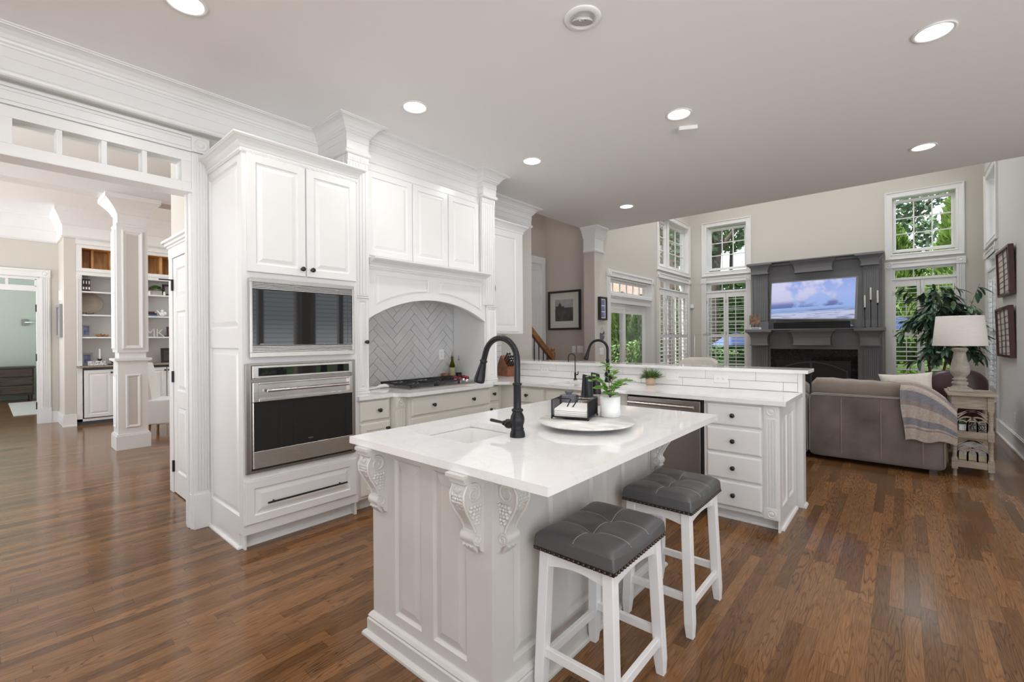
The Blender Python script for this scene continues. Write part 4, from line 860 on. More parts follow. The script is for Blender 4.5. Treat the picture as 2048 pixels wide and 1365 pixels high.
m.tube([(-h, h, 0.095), (h, h, 0.095)], 0.003, 8); m.box(-h, h, -h, h, 0.009, 0.012)
P('frame', m, BLACKM, t)
m = MB(Mn)
for sx in (-1, 1):
    for k in range(24): y = -h + 0.0075 * (k + 0.6); m.tube([(sx * h, y, 0.012), (sx * h, y, 0.095)], 0.0011, 5, smooth=False)
for k in range(24): x = -h + 0.0075 * (k + 0.6); m.tube([(x, h, 0.012), (x, h, 0.095)], 0.0011, 5, smooth=False)
P('wire_side', m, BLACKM, t)
m = MB(Mn); m.tube([(-h, 0.004, 0.091), (-0.03, 0.004, 0.091), (-0.022, 0.004, 0.089), (-0.034, -0.012, 0.058), (-0.034, -0.02, 0.052), (-0.026, -0.024, 0.047), (-0.014, -0.022, 0.047), (-0.006, -0.018, 0.053), (0.012, 0.002, 0.085), (0.02, 0.004, 0.091), (h, 0.004, 0.091)], 0.0032, 8); m.ball((-0.02, -0.024, 0.043), 0.005); P('weight_bar', m, BLACKM, t)
m = MB(Mn)
for sx in (-1, 1):
    for sy in (-1, 1): m.ball((sx * h, sy * h, 0.0055), 0.0055, 10, 6)
P('foot', m, BLACKM, t)
m = MB(Mn)
for k in range(4):
    q = 0.083; z = 0.0125 + 0.0095 * k; e = 0.0035 * k
    m.rings([[(-q, -q + random.uniform(0, .004), z), (q, -q + random.uniform(0, .004), z), (q, q, z), (-q, q, z)], [(-q, -q, z + 0.008), (q, -q, z + 0.008), (q, q, z + 0.008 + e), (-q, q, z + 0.008 + e * 1.5)]])
T1('napkins', m, PAPER, 'stack of white paper napkins in the black wire holder', 'napkins', (-1.273, 1.971, TZ + 0.012), bev=0.002)
m = MB(AT(-1.365, 2.055, TZ)); t = T('stoneware_jar', 'small grey lidded stoneware jar behind the napkin holder', 'jar', (-1.365, 2.055, TZ))
P('body', m.lathe([(0.040, 0), (0.048, 0.006), (0.050, 0.07), (0.052, 0.085), (0.050, 0.092), (0.03, 0.093)], 28), GREYC, t)
P('lid', MB(AT(-1.365, 2.055, TZ)).lathe([(0.05, 0.0935), (0.049, 0.097), (0.016, 0.100), (0.015, 0.104), (0.022, 0.113), (0.023, 0.117), (0.002, 0.118)], 28), GREYC, t)
def grinder(x, y, rz, label, fill):
    t = T('spice_grinder', label, 'grinder', (x, y, 0.9205)); M = AT(x, y, 0.9205, rz); n = 28
    def ringz(r, f): return [(r * math.cos(2 * PI * i / n), r * math.sin(2 * PI * i / n), f(r * math.cos(2 * PI * i / n))) for i in range(n)]
    m = MB(M); m.rings([ringz(0.037, lambda c: 0.072), ringz(0.0375, lambda c: 0.085), ringz(0.034, lambda c: 0.13), ringz(0.0295, lambda c: 0.19 - c * 0.28), ringz(0.028, lambda c: 0.205 - c * 0.28), ringz(0.025, lambda c: 0.2075 - c * 0.28)], smooth=True); P('body', m, BLACKM, t)
    P('chamber', MB(M).lathe([(0.036, 0), (0.036, 0.0715), (0.033, 0.0715), (0.033, 0.003), (0.001, 0.003)], 28), BGLASS, t)
    P('filling', MB(M).lathe([(0.0315, 0.004), (0.0318, 0.036), (0.02, 0.041), (0.001, 0.040)], 20), fill, t)
grinder(-1.492, 2.452, 0.71, 'black grinder with slanted top and pink salt, nearer of the pair on the island', SALT)
grinder(-1.535, 2.625, 0.71, 'black grinder half hidden behind the other one on the island', SALT)
# leaves
def leaf(m, p, d, L, W, up=Vector((0, 0, 1)), curl=0.15, n=4, roundness=1.0):
    d = Vector(d).normalized(); s = d.cross(up); s = s.normalized() if s.length > 1e-3 else Vector((1, 0, 0)); nn_ = s.cross(d)
    vs = []; fs = []
    for i in range(n + 1):
        t_ = i / n; w_ = W * (math.sin(PI * min(1, (t_ * 0.92 + 0.04))) ** (0.6 * roundness)); c = Vector(p) + d * (L * t_) - nn_ * (curl * L * t_ * t_)
        vs += [c - s * w_ * 0.5 + nn_ * w_ * 0.12, c, c + s * w_ * 0.5 + nn_ * w_ * 0.12]
    for i in range(n):
        b = i * 3; fs += [(b, b + 1, b + 4, b + 3), (b + 1, b + 2, b + 5, b + 4)]
    m.add(vs, fs, True)
PT = (-1.145, 2.105)
t = T('potted_plant', 'leafy green plant in a white pot on the marble turntable', 'plant', (*PT, TZ))
P('pot', MB().lathe([(0.049, 0), (0.051, 0.004), (0.051, 0.102), (0.048, 0.102), (0.047, 0.088), (0.001, 0.088)], 40, (*PT, TZ)), POTW, t)
P('soil', MB().lathe([(0.046, 0.0885), (0.03, 0.093), (0.001, 0.094)], 20, (*PT, TZ)), SOIL, t)
st = MB(); lf = MB()
R0 = Vector((math.cos(YAW), math.sin(YAW), 0)); BK = Vector((-math.sin(YAW), math.cos(YAW), 0))
for (rx, bk, z1, nl, sz) in ((0.105, 0.00, 0.078, 14, 0.027), (0.085, 0.05, 0.055, 11, 0.025), (-0.085, 0.02, 0.080, 11, 0.028), (-0.06, -0.03, 0.045, 8, 0.028), (-0.015, 0.06, 0.155, 11, 0.022), (0.045, 0.05, 0.12, 9, 0.022), (-0.01, -0.06, 0.02, 8, 0.030), (0.03, -0.03, 0.06, 6, 0.024), (-0.11, 0.03, 0.10, 6, 0.018)):
    p0 = Vector((*PT, TZ + 0.088)); e = R0 * rx + BK * bk; pts = []
    for k in range(9):
        q = k / 8; pts.append(p0 + e * (q ** 1.25) + Vector((0, 0, z1 * math.sin(q * PI * 0.62) / math.sin(PI * 0.62) + 0.012 * q)))
    st.tube(pts, 0.0016, 6)
    for k in range(nl):
        q = 0.32 + 0.68 * k / (nl - 1); i = min(7, int(q * 8)); c = pts[i].lerp(pts[i + 1], q * 8 - i); dr_ = (pts[i + 1] - pts[i]).normalized()
        sd = dr_.cross(Vector((0, 0, 1))).normalized() * (1 if k % 2 else -1)
        leaf(lf, c, sd + dr_ * 0.55 + Vector((0, 0, 0.25)), sz * random.uniform(1.3, 1.6), sz * random.uniform(0.95, 1.2), Vector((random.uniform(-.4, .4), random.uniform(-.4, .4), 1)), 0.1, 4, 0.9)
P('stem', st, STEM, t); P('leaves', lf, LEAFG, t)

# ------------------------------------------------------------------ bar stools
def make_stool(label):
    t = T('bar_stool', label, 'stool', (0, 0, 0), 'saddle stools at the island')
    zt = 0.555; fx, fy, tx, ty = 0.155, 0.199, 0.134, 0.180; q = 0.021
    def at(z): f = z / zt; return fx + (tx - fx) * f, fy + (ty - fy) * f
    for sx in (-1, 1):
        for sy in (-1, 1):
            m = MB(); m.rings([[(sx * fx + a * qq, sy * fy + b * qq, z0) for a, b in ((-1, -1), (1, -1), (1, 1), (-1, 1))] for z0, qq in ((0.0, 0.016),)] + [[(sx * (fx + (tx - fx) * z0 / zt) + a * q, sy * (fy + (ty - fy) * z0 / zt) + b * q, z0) for a, b in ((-1, -1), (1, -1), (1, 1), (-1, 1))] for z0 in (0.06, 0.552)])
            P('leg', m, STOOLW, t, bev=0.003)
    for sy in (-1, 1):
        x, y = at(0.53); n = 12; m = MB(); m.rings([[(xx, sy * y - 0.009, 0.552), (xx, sy * y + 0.009, 0.552), (xx, sy * y + 0.009, 0.488 + 0.022 * math.cos(xx / x * PI / 2)), (xx, sy * y - 0.009, 0.488 + 0.022 * math.cos(xx / x * PI / 2))] for xx in [-x + 2 * x * i / n for i in range(n + 1)]]); P('apron', m, STOOLW, t, bev=0.0015)
        x, y = at(0.165); m = MB(); m.box(-x, x, sy * y - 0.010, sy * y + 0.010, 0.150, 0.184); P('stretcher', m, STOOLW, t, bev=0.002)
    for sx in (-1, 1):
        x, y = at(0.53); n = 12; m = MB(); m.rings([[(sx * x - 0.009, yy, 0.552), (sx * x + 0.009, yy, 0.552), (sx * x + 0.009, yy, 0.488 + 0.022 * math.cos(yy / y * PI / 2)), (sx * x - 0.009, yy, 0.488 + 0.022 * math.cos(yy / y * PI / 2))] for yy in [-y + 2 * y * i / n for i in range(n + 1)]]); P('apron', m, STOOLW, t, bev=0.0015)
        x, y = at(0.135); m = MB(); m.box(sx * x - 0.010, sx * x + 0.010, -y, y, 0.118, 0.152); P('stretcher', m, STOOLW, t, bev=0.002)
    # saddle cushion with a seam along the middle and two across, tufted where they cross
    hx, hy = 0.165, 0.213
    def top(x, y):
        a = min(1.0, abs(x) / hx); b = min(1.0, abs(y) / hy)
        z = 0.600 + 0.034 * (1 - a ** 6) ** 0.5 * (1 - b ** 8) ** 0.5 + 0.012 * (abs(y) / hy) ** 2 - 0.006 * (1 - b) * 1.0
        sm_ = math.exp(-(x / 0.010) ** 2) + math.exp(-((abs(y) - 0.072) / 0.010) ** 2); z -= 0.0035 * min(1.2, sm_)
        for ty_ in (-0.072, 0.072): z -= 0.017 * math.exp(-((x) ** 2 + (y - ty_) ** 2) / 0.034 ** 2)
        return z
    nx, ny = 34, 44; V = []
    def cx_(i): s_ = -1 + 2 * i / nx; return hx * math.copysign(abs(s_) ** 0.85, s_)
    def cy_(j): s_ = -1 + 2 * j / ny; return hy * math.copysign(abs(s_) ** 0.85, s_)
    m = MB(); V = [(cx_(i), cy_(j), top(cx_(i), cy_(j))) for j in range(ny + 1) for i in range(nx + 1)]
    m.add(V, [(j * (nx + 1) + i, j * (nx + 1) + i + 1, (j + 1) * (nx + 1) + i + 1, (j + 1) * (nx + 1) + i) for j in range(ny) for i in range(nx)], True)
    bd = [(i, 0) for i in range(nx)] + [(nx, j) for j in range(ny)] + [(nx - i, ny) for i in range(nx)] + [(0, ny - j) for j in range(ny)]
    def bp(i, j, f, z):
        x, y = cx_(i), cy_(j); rr = 0.02
        return (x * f, y * f, z)
    m.rings([[(cx_(i), cy_(j), top(cx_(i), cy_(j))) for i, j in bd], [bp(i, j, 1.018, 0.588) for i, j in bd], [bp(i, j, 1.024, 0.572) for i, j in bd], [bp(i, j, 1.018, 0.556) for i, j in bd]], cap0=False, smooth=True)
    cu = P('seat', m, LEATHER, t)
    th = MB()
    for pts in ([(0.0015, -hy * 0.985 + 2 * hy * 0.985 * k / 40, 0) for k in range(41)], [(-hx * 0.985 + 2 * hx * 0.985 * k / 30, -0.072, 0) for k in range(31)], [(-hx * 0.985 + 2 * hx * 0.985 * k / 30, 0.072, 0) for k in range(31)]):
        th.tube([(x, y, top(x, y) + 0.0006) for x, y, _ in pts], 0.0009, 5)
    P('stitching', th, THREAD, cu)
    nb = MB(); nb.rings([[bp(i, j, 1.028, 0.557) for i, j in bd], [bp(i, j, 1.032, 0.570) for i, j in bd], [bp(i, j, 1.020, 0.571) for i, j in bd]], cap0=False, cap1=False)
    for k in range(20):
        y = -hy + 0.008 + k * (2 * hy - 0.016) / 19
        for s_ in (-1, 1): nb.ball((s_ * hx * 1.032, y, 0.5635), 0.0062, 8, 5)
    for k in range(16):
        x = -hx + 0.008 + k * (2 * hx - 0.016) / 15
        for s_ in (-1, 1): nb.ball((x, s_ * hy * 1.032, 0.5635), 0.0062, 8, 5)
    P('nailhead_trim', nb, NAIL, cu)
    return t
s1 = make_stool('white saddle stool with grey leather seat in the immediate foreground')
s2 = dup(s1, (-0.892, 2.285, 0), 'white saddle stool with grey leather seat nearer the dishwasher')
s1.location = (-0.905, 1.588, 0)

# ------------------------------------------------------------------ cooktop and things beside it
t = T('gas_cooktop', 'black gas cooktop with red knobs set into the range counter', 'cooktop', (-3.53, 2.9, CT))
m = MB(); m.box(-3.765, -3.27, 2.44, 3.355, CT + 0.0005, CT + 0.010); P('pan', m, STEELD, t, bev=0.003)
for gi, (ya, yb) in enumerate(((2.455, 2.745), (2.750, 3.040))):
    g = MB(); zz = CT + 0.038
    for x in (-3.75, -3.535, -3.285): g.tube([(x, ya, zz), (x, yb, zz)], 0, sq=(0.006, 0.007))
    for y in (ya + 0.006, yb - 0.006): g.tube([(-3.75, y, zz), (-3.285, y, zz)], 0, sq=(0.006, 0.007))
    for cxx in (-3.66, -3.41):
        cy_ = (ya + yb) / 2
        for k in range(4):
            a = PI / 4 + k * PI / 2; g.tube([(cxx + 0.03 * math.cos(a), cy_ + 0.03 * math.sin(a), zz + 0.002), (cxx + 0.155 * math.cos(a), cy_ + 0.15 * math.sin(a), zz)], 0, sq=(0.005, 0.006))
    for x in (-3.745, -3.29):
        for y in (ya + 0.01, yb - 0.01): g.box(x - 0.008, x + 0.008, y - 0.008, y + 0.008, CT + 0.010, zz)
    P('grate', g, IRON, t)
    b = MB()
    for cxx in (-3.66, -3.41): b.lathe([(0.055, 0), (0.05, 0.008), (0.034, 0.010), (0.036, 0.018), (0.028, 0.021), (0.001, 0.022)], 24, (cxx, (ya + yb) / 2, CT + 0.010))
    P('burner', b, IRON, t)
g = MB()
for x in (-3.75, -3.60): g.tube([(x, 3.045, CT + 0.038), (x, 3.33, CT + 0.038)], 0, sq=(0.006, 0.007))
for y in (3.05, 3.325): g.tube([(-3.75, y, CT + 0.038), (-3.60, y, CT + 0.038)], 0, sq=(0.006, 0.007))
for k in range(4):
    a = PI / 4 + k * PI / 2; g.tube([(-3.69 + 0.02 * math.cos(a), 3.19 + 0.03 * math.sin(a), CT + 0.039), (-3.69 + 0.12 * math.cos(a), 3.19 + 0.17 * math.sin(a), CT + 0.038)], 0, sq=(0.005, 0.006))
for x in (-3.745, -3.605):
    for y in (3.055, 3.32): g.box(x - 0.008, x + 0.008, y - 0.008, y + 0.008, CT + 0.010, CT + 0.038)
P('grate', g, IRON, t); P('burner', MB().lathe([(0.05, 0), (0.045, 0.008), (0.03, 0.010), (0.03, 0.018), (0.001, 0.020)], 24, (-3.69, 3.19, CT + 0.010)), IRON, t)
for x, y in ((-3.505, 3.17), (-3.385, 3.12), (-3.395, 3.235), (-3.50, 3.29), (-3.32, 3.31)):
    k = MB(); k.lathe([(0.026, 0.0), (0.026, 0.004), (0.021, 0.006), (0.020, 0.024)], 20, (x, y, CT + 0.010)); kb = P('knob_collar', k, CHROME, t)
    k = MB(); k.lathe([(0.0205, 0.024), (0.024, 0.026), (0.0235, 0.044), (0.020, 0.048), (0.001, 0.049)], 20, (x, y, CT + 0.010)); k.box(x - 0.02, x + 0.02, y - 0.003, y + 0.003, CT + 0.058, CT + 0.063); P('knob', k, RED, kb)
def bottle(name, label, x, y, rb, hb, hn, glass, liquid, lf_, lab):
    t = T(name, label, 'bottle', (x, y, CT + 0.0005)); c = (x, y, CT + 0.0005)
    P('glass', MB().lathe([(rb * 0.9, 0), (rb, 0.004), (rb, hb), (rb * 0.8, hb + 0.02), (0.014, hb + 0.05), (0.0125, hn), (0.015, hn + 0.002), (0.015, hn + 0.012), (0.010, hn + 0.013)], 28, c), glass, t)
    P('liquid', MB().lathe([(rb * 0.88, 0.004), (rb * 0.94, 0.008), (rb * 0.94, lf_), (0.001, lf_ + 0.0005)], 24, c), liquid, t)
    if lab: P('label', MB().lathe([(rb + 0.0008, hb * 0.25), (rb + 0.0008, hb * 0.86)], 28, c, cap=False), PHLABEL, t)
    m = MB(); m.lathe([(0.010, hn + 0.010), (0.012, hn + 0.014), (0.012, hn + 0.024), (0.004, hn + 0.027), (0.0035, hn + 0.06), (0.002, hn + 0.064)], 12, c); P('pourer', m, STEELD, t)
bottle('oil_bottle', 'olive green oil bottle with paper label in the range alcove corner', -3.795, 3.395, 0.030, 0.15, 0.235, GGLASS, OILG, 0.12, True)
bottle('vinegar_bottle', 'clear bottle half full of dark vinegar beside the oil bottle', -3.70, 3.405, 0.034, 0.13, 0.20, BGLASS, OILD, 0.075, False)
t = T('wooden_crock', 'small round wooden salt box in front of the oil bottle', 'box', (-3.815, 3.31, CT + 0.0005)); P('body', MB().lathe([(0.040, 0), (0.044, 0.003), (0.044, 0.05), (0.04, 0.051)], 28, (-3.815, 3.31, CT + 0.0005)), OAK, t); P('lid', MB().lathe([(0.045, 0.0515), (0.045, 0.066), (0.041, 0.069), (0.001, 0.0695)], 28, (-3.815, 3.31, CT + 0.0005)), OAK, t)
t = T('spoon_rest', 'white ceramic spoon rest on the counter left of the cooktop', 'spoon rest', (-3.62, 2.29, CT))
m = MB(); m.lathe([(0.05, 0.0005), (0.062, 0.004), (0.072, 0.020), (0.070, 0.022), (0.058, 0.008), (0.001, 0.006)], 30, (-3.62, 2.25, CT), sx=1.0, sy=1.15); P('bowl', m, POTW, t)
m = MB(); m.tube([(-3.60, 2.31, CT + 0.012), (-3.585, 2.35, CT + 0.024), (-3.57, 2.385, CT + 0.026), (-3.555, 2.41, CT + 0.016)], [0.012, 0.016, 0.014, 0.008], 12); P('handle', m, POTW, t)
# knife block
t = T('knife_block', 'slanted wooden knife block full of black handled knives by the wall corner', 'knife block', (-3.60, 4.07, CT))
m = MB(); m.M = AT(-3.60, 4.07, CT + 0.0005) @ Matrix.Rotation(-0.25, 4, 'Z'); prof = [(-0.115, 0), (0.115, 0), (0.115, 0.105), (-0.01, 0.245), (-0.03, 0.235), (-0.115, 0.08)]
m.rings([[(x, y, z) for x, z in prof] for y in (-0.055, 0.055)]); P('block', m, BLOCKW, t, bev=0.002)
kn = Vector((0.70, 0, 0.71)).normalized(); tg = Vector((-0.667, 0, 0.745)).normalized(); M = m.M
for r in range(4):
    for c in range(3 if r < 3 else 2):
        p = Vector((0.10, 0, 0.122)) + tg * (0.036 * r) + Vector((0, -0.034 + 0.034 * c, 0))
        k = MB(M); L = 0.10 if r > 1 else 0.085
        k.tube([p, p + kn * 0.012, p + kn * L * 0.5, p + kn * L, p + kn * (L + 0.006)], [0.009, 0.0105, 0.0095, 0.0115, 0.007], 8); P('knife_handle', k, BLACKK, t)
        k = MB(M); k.ball(p + kn * (L + 0.004), 0.0065, 8, 5); P('knife_butt', k, CHROME, t)
# small plant on the peninsula
QP = (-1.80, 4.09)
t = T('potted_fern', 'small bushy fern in a peach pot against the white splash tiles', 'plant', (*QP, CT + 0.0005)); c = (*QP, CT + 0.0005)
P('pot', MB().lathe([(0.036, 0), (0.043, 0.006), (0.047, 0.065), (0.047, 0.072), (0.043, 0.072), (0.042, 0.06), (0.001, 0.06)], 32, c), POTP, t); P('soil', MB().lathe([(0.0415, 0.0605), (0.001, 0.066)], 16, c), SOIL, t)
lf = MB()
for k in range(230):
    a = random.uniform(0, 2 * PI); el = random.uniform(0.1, 1.5); L = random.uniform(0.05, 0.10); d = Vector((math.cos(a) * math.cos(el), math.sin(a) * math.cos(el) * (0.7 if math.sin(a) > 0 else 1), math.sin(el)))
    p = Vector(c) + Vector((math.cos(a) * 0.025, math.sin(a) * 0.025, 0.064)); leaf(lf, p, d, L, 0.008, Vector((random.uniform(-1, 1), random.uniform(-1, 1), 1)), 0.25, 3)
P('leaves', lf, LEAFF, t)
# outlets and switches
def outlet(M, u, v, hor, label, kind='outlet', group=None, gang=1):
    cx, cy, cz = M @ Vector((u, v, 0)); t = T('wall_outlet' if kind == 'outlet' else 'light_switch', label, kind, (cx, cy, cz), group)
    M2 = M @ Matrix.Translation((u, v, 0)) @ (Matrix.Rotation(PI / 2, 4, 'Z') if hor else I4); hw = 0.036 + 0.023 * (gang - 1)
    P('plate', MB(M2).nest(-hw, hw, -0.058, 0.058, [(0, 0.0005), (0, 0.004), (0.004, 0.0065)]), PLASTIC, t)
    m = MB(M2); s = MB(M2)
    for gk in range(gang):
        x = (gk - (gang - 1) / 2) * 0.046
        if kind == 'outlet':
            for y in (-0.020, 0.020):
                m.box(x - 0.016, x + 0.016, y - 0.013, y + 0.013, 0.0065, 0.009)
                for dx in (-0.006, 0.006): s.box(x + dx - 0.0011, x + dx + 0.0011, y - 0.001, y + 0.007, 0.009, 0.0095)
                s.box(x - 0.002, x + 0.002, y - 0.009, y - 0.005, 0.009, 0.0095)
        else: m.box(x - 0.016, x + 0.016, -0.033, 0.033, 0.0065, 0.010); s.box(x - 0.016, x + 0.016, -0.0005, 0.0005, 0.0098, 0.0104)
    r = P('receptacle' if kind == 'outlet' else 'rocker', m, PLASTIC, t); P('slot', s, SLOT if kind == 'outlet' else STEEL, r)
outlet(FX(-3.862), 3.295, 1.19, False, 'vertical outlet on the herringbone tile above the cooktop')
MS = FY(4.2076)
outlet(MS, -3.12, 0.995, True, 'sideways outlet in the subway tiles left of the slim filter tap')
outlet(MS, -1.21, 0.995, True, 'sideways outlet in the subway tiles near the free end of the peninsula')
t = T('blank_plate', 'blank white cover plate in the subway tiles right of the small fern', 'cover plate', (-1.64, 4.2076, 0.995)); P('plate', MB(MS).nest(-1.70, -1.58, 0.96, 1.03, [(0, 0.0005), (0, 0.004), (0.004, 0.0065)]), PLASTIC, t)
# ------------------------------------------------------------------ fireplace
t = T('fireplace', 'tall grey two tier fireplace mantel with fluted pilasters and dark firebox', 'fireplace', (-1.33, YF - 0.2, 0))
def gb(mb, x0, x1, y0, z0, z1, yb=YF - 0.002): mb.box(x0, x1, y0, yb, z0, z1)
m = MB(); gb(m, -2.36, -0.27, 10.40, 1.50, 2.84); gb(m, -2.36, -2.02, 10.36, 0, 1.50); gb(m, -0.62, -0.27, 10.36, 0, 1.50); gb(m, -2.02, -0.62, 10.36, 1.115, 1.50)
P('body', m, GREYP, t)
m = MB(FY(10.40)); m.sweep(rect_path(-1.97, -0.66, 1.53, 2.40), [(0, 0), (0, 0.02), (0.012, 0.026), (0.03, 0.018), (0.045, 0.008), (0.045, 0)], closed=True); P('panel_moulding', m, GREYP, t)
for a, b in ((-2.312, -2.057), (-0.530, -0.313)):
    for z0, z1, w in ((0.0, 1.18, 10.30), (1.50, 2.63, 10.32)):
        m = MB(FY(w)); m.box(a, b, z0, z1, -(10.42 - w), 0); n = 7; p = (b - a - 0.03) / n
        for k in range(n): m.box(a + 0.015 + p * (k + 0.15), a + 0.015 + p * (k + 0.85), z0 + (0.18 if z0 > 1 else 0.2), z1 - 0.02, 0, 0.012)
        m.box(a - 0.012, b + 0.012, z0, z0 + 0.16, -0.02, 0.018); P('pilaster', m, GREYP, t)
def cap(x0, x1, yf, z0, z1, ov, nm='capital'):
    prof = [(-0.05, z0), (0.0, z0), (0.012, z0 + 0.005), (0.014, z0 + 0.022), (0.002, z0 + 0.028), (0.0, z0 + 0.045), (0.0, z1 - 0.155), (0.006, z1 - 0.13), (ov * 0.25, z1 - 0.09), (ov * 0.6, z1 - 0.055), (ov * 0.9, z1 - 0.04), (ov, z1 - 0.034), (ov, z1), (-0.05, z1)]
    m = MB(); m.sweep([(x0, YF - 0.1), (x0, yf), (x1, yf), (x1, YF - 0.1)], prof); m.box(x0 + 0.02, x1 - 0.02, yf + 0.03, YF - 0.1, z0 + 0.005, z1 - 0.002)
    k = MB(); x = x0 - ov
    while x < x1 + ov - 0.012: k.box(x, x + 0.012, yf - ov - 0.004, yf - ov + 0.02, z1 - 0.030, z1 - 0.012); x += 0.024
    c = P(nm, m, GREYP, t); P('dentil', k, GREYP, c)
cap(-2.325, -2.045, 10.24, 2.615, 2.83, 0.085); cap(-0.560, -0.312, 10.24, 2.615, 2.83, 0.085); cap(-1.585, -0.99, 10.27, 2.585, 2.82, 0.06)
cap(-2.335, -2.035, 10.13, 1.178, 1.487, 0.085); cap(-0.57, -0.305, 10.13, 1.178, 1.487, 0.085); cap(-1.60, -1.01, 10.17, 1.185, 1.487, 0.07)
m = MB(); gb(m, -2.42, -0.222, 10.05, 1.487, 1.507); gb(m, -2.34, -0.29, 10.26, 1.44, 1.487)
P('mantel_shelf', m, GREYP, t, bev=0.003)
m = MB(); gb(m, -2.40, -0.24, 10.16, 2.815, 2.838); gb(m, -2.34, -0.29, 10.30, 2.77, 2.815); P('top_shelf', m, GREYP, t, bev=0.003)
m = MB(FY(10.365)); m.holes(-2.02, -0.62, 0, 1.115, [(-1.92, -0.72, 0.02, 0.90)], 0, 0.01); P('granite_surround', m, GRAN, t)
m = MB(); m.box(-2.02, -0.62, 10.36, 10.49, 0, 1.115); P('firebox', m, FIREB, t)
m = MB(FY(10.354)); cxa, hwa = -1.335, 0.56
def ar(x): return 0.70 + 0.165 * (1 - ((x - cxa) / hwa) ** 2)
xs = [cxa - hwa + 2 * hwa * k / 24 for k in range(25)]
m.tube([(x, ar(x), 0.012) for x in xs], 0, sq=(0.012, 0.014)); m.tube([(xs[0], 0.02, 0.012), (xs[0], 0.72, 0.012)], 0, sq=(0.014, 0.012)); m.tube([(xs[-1], 0.02, 0.012), (xs[-1], 0.72, 0.012)], 0, sq=(0.014, 0.012)); m.tube([(cxa, 0.02, 0.012), (cxa, ar(cxa), 0.012)], 0, sq=(0.018, 0.010))
P('arched_doors', m, pm('pewter', (0.07, 0.07, 0.08), 0.45, metal=0.5), t)
# television on its swivel arm, rolled and turned the way the photo shows it
bl, br = Vector((-2.013, 10.28, 1.705)), Vector((-0.600, 9.60, 1.640)); ex = (br - bl).normalized(); Lw = (br - bl).length; ez = (Vector((0, 0, 1)) - ex * ex.z).normalized(); ey = ez.cross(ex)
Mt = Matrix(((ex.x, ez.x, -ey.x, bl.x), (ex.y, ez.y, -ey.y, bl.y), (ex.z, ez.z, -ey.z, bl.z), (0, 0, 0, 1))); Ht = 0.73
t = T('television', 'wall mounted television showing a cloudy blue seascape over the mantel', 'television', tuple(bl.lerp(br, 0.5)))
P('frame', MB(Mt).holes(0, Lw, 0, Ht, [(0.018, Lw - 0.018, 0.018, Ht - 0.018)], -0.035, 0.004).box(0.005, Lw - 0.005, 0.005, Ht - 0.005, -0.035, -0.004), FRAMEG, t, bev=0.002)
P('screen', MB(Mt).box(0.016, Lw - 0.016, 0.016, Ht - 0.016, -0.006, 0.0), TVM, t)
a = Mt @ Vector((Lw / 2, Ht / 2, -0.03)); P('wall_arm', MB().tube([a, Vector((-1.0, 10.2, 2.0)), Vector((-1.2, 10.399, 2.03))], 0, sq=(0.02, 0.04)), BLACKM, t)
T1('soundbar', MB().box(-1.915, -0.712, 10.08, 10.18, 1.5075, 1.632), BLACKM, 'long black soundbar on the mantel shelf under the television', 'soundbar', (-1.3, 10.13, 1.507), bev=0.006)
for i, (x, y, zt, lab) in enumerate(((-0.503, 10.12, 1.863, 'shortest black candlestick with white taper on the mantel'), (-0.420, 10.14, 1.995, 'tallest black candlestick with white taper, middle of the mantel trio'), (-0.326, 10.12, 1.935, 'black candlestick with white taper at the outer end of the mantel'))):
    t = T('candlestick', lab, 'candlestick', (x, y, 1.5075), 'taper candlesticks on the mantel'); c = (x, y, 1.5075); h_ = zt - 1.5075
    P('stand', MB().lathe([(0.032, 0), (0.032, 0.005), (0.010, 0.012), (0.0065, 0.03), (0.006, h_ - 0.05), (0.012, h_ - 0.03), (0.016, h_ - 0.01), (0.014, h_)], 16, c), BLACKM, t)
    P('candle', MB().lathe([(0.0135, h_), (0.0125, h_ + 0.20), (0.008, h_ + 0.215), (0.001, h_ + 0.217)], 14, c), CANDLE, t)
    P('wick', MB().tube([(x, y, 1.5075 + h_ + 0.21), (x + 0.002, y, 1.5075 + h_ + 0.228)], 0.0015, 5), BLACKK, t)
t = T('photo_block', 'small photo print standing on a white lettered block on the mantel', 'photo', (-2.24, 10.09, 1.5075))
P('base', MB().box(-2.335, -2.135, 10.07, 10.13, 1.5075, 1.545), PLASTIC, t, bev=0.002)
P('print', MB().box(-2.345, -2.155, 10.09, 10.10, 1.60, 1.79), pm('photo_brown', (0.24, 0.15, 0.10), 0.5, var=0.75, vscale=16), t)
m = MB()
for x in (-2.31, -2.25, -2.19): m.box(x - 0.004, x + 0.004, 10.093, 10.099, 1.545, 1.60)
P('prong', m, BLACKM, t)
m = MB()
for k in range(9): m.box(-2.30 + 0.015 * k, -2.289 + 0.015 * k, 10.0685, 10.07, 1.518, 1.532)
P('lettering', m, BLKT, t)
# small sensor and slim reading lamp in the corner
t = T('motion_sensor', 'small white sensor box high in the corner left of the fireplace window', 'sensor', (-3.605, YF - 0.02, 2.06)); P('body', MB().box(-3.645, -3.575, YF - 0.045, YF - 0.001, 2.015, 2.105), PLASTIC, t, bev=0.006)
t = T('reading_lamp', 'slim pale floor lamp with a flat horizontal head by the corner window', 'lamp', (-3.40, 10.0, 0))
m = MB(); m.lathe([(0.12, 0), (0.12, 0.012), (0.012, 0.018), (0.006, 0.02)], 24, (-3.40, 10.0, 0)); P('base', m, PLASTIC, t)
P('pole', MB().tube([(-3.40, 10.0, 0.015), (-3.40, 10.0, 1.42)], 0.005, 8), CHROME, t); P('arm', MB().tube([(-3.44, 10.0, 1.412), (-3.17, 9.97, 1.412)], 0.0035, 8), CHROME, t)
P('head', MB().box(-3.21, -3.07, 9.94, 9.99, 1.392, 1.432), pm('putty_plastic', (0.42, 0.41, 0.40), 0.5), t, bev=0.004)

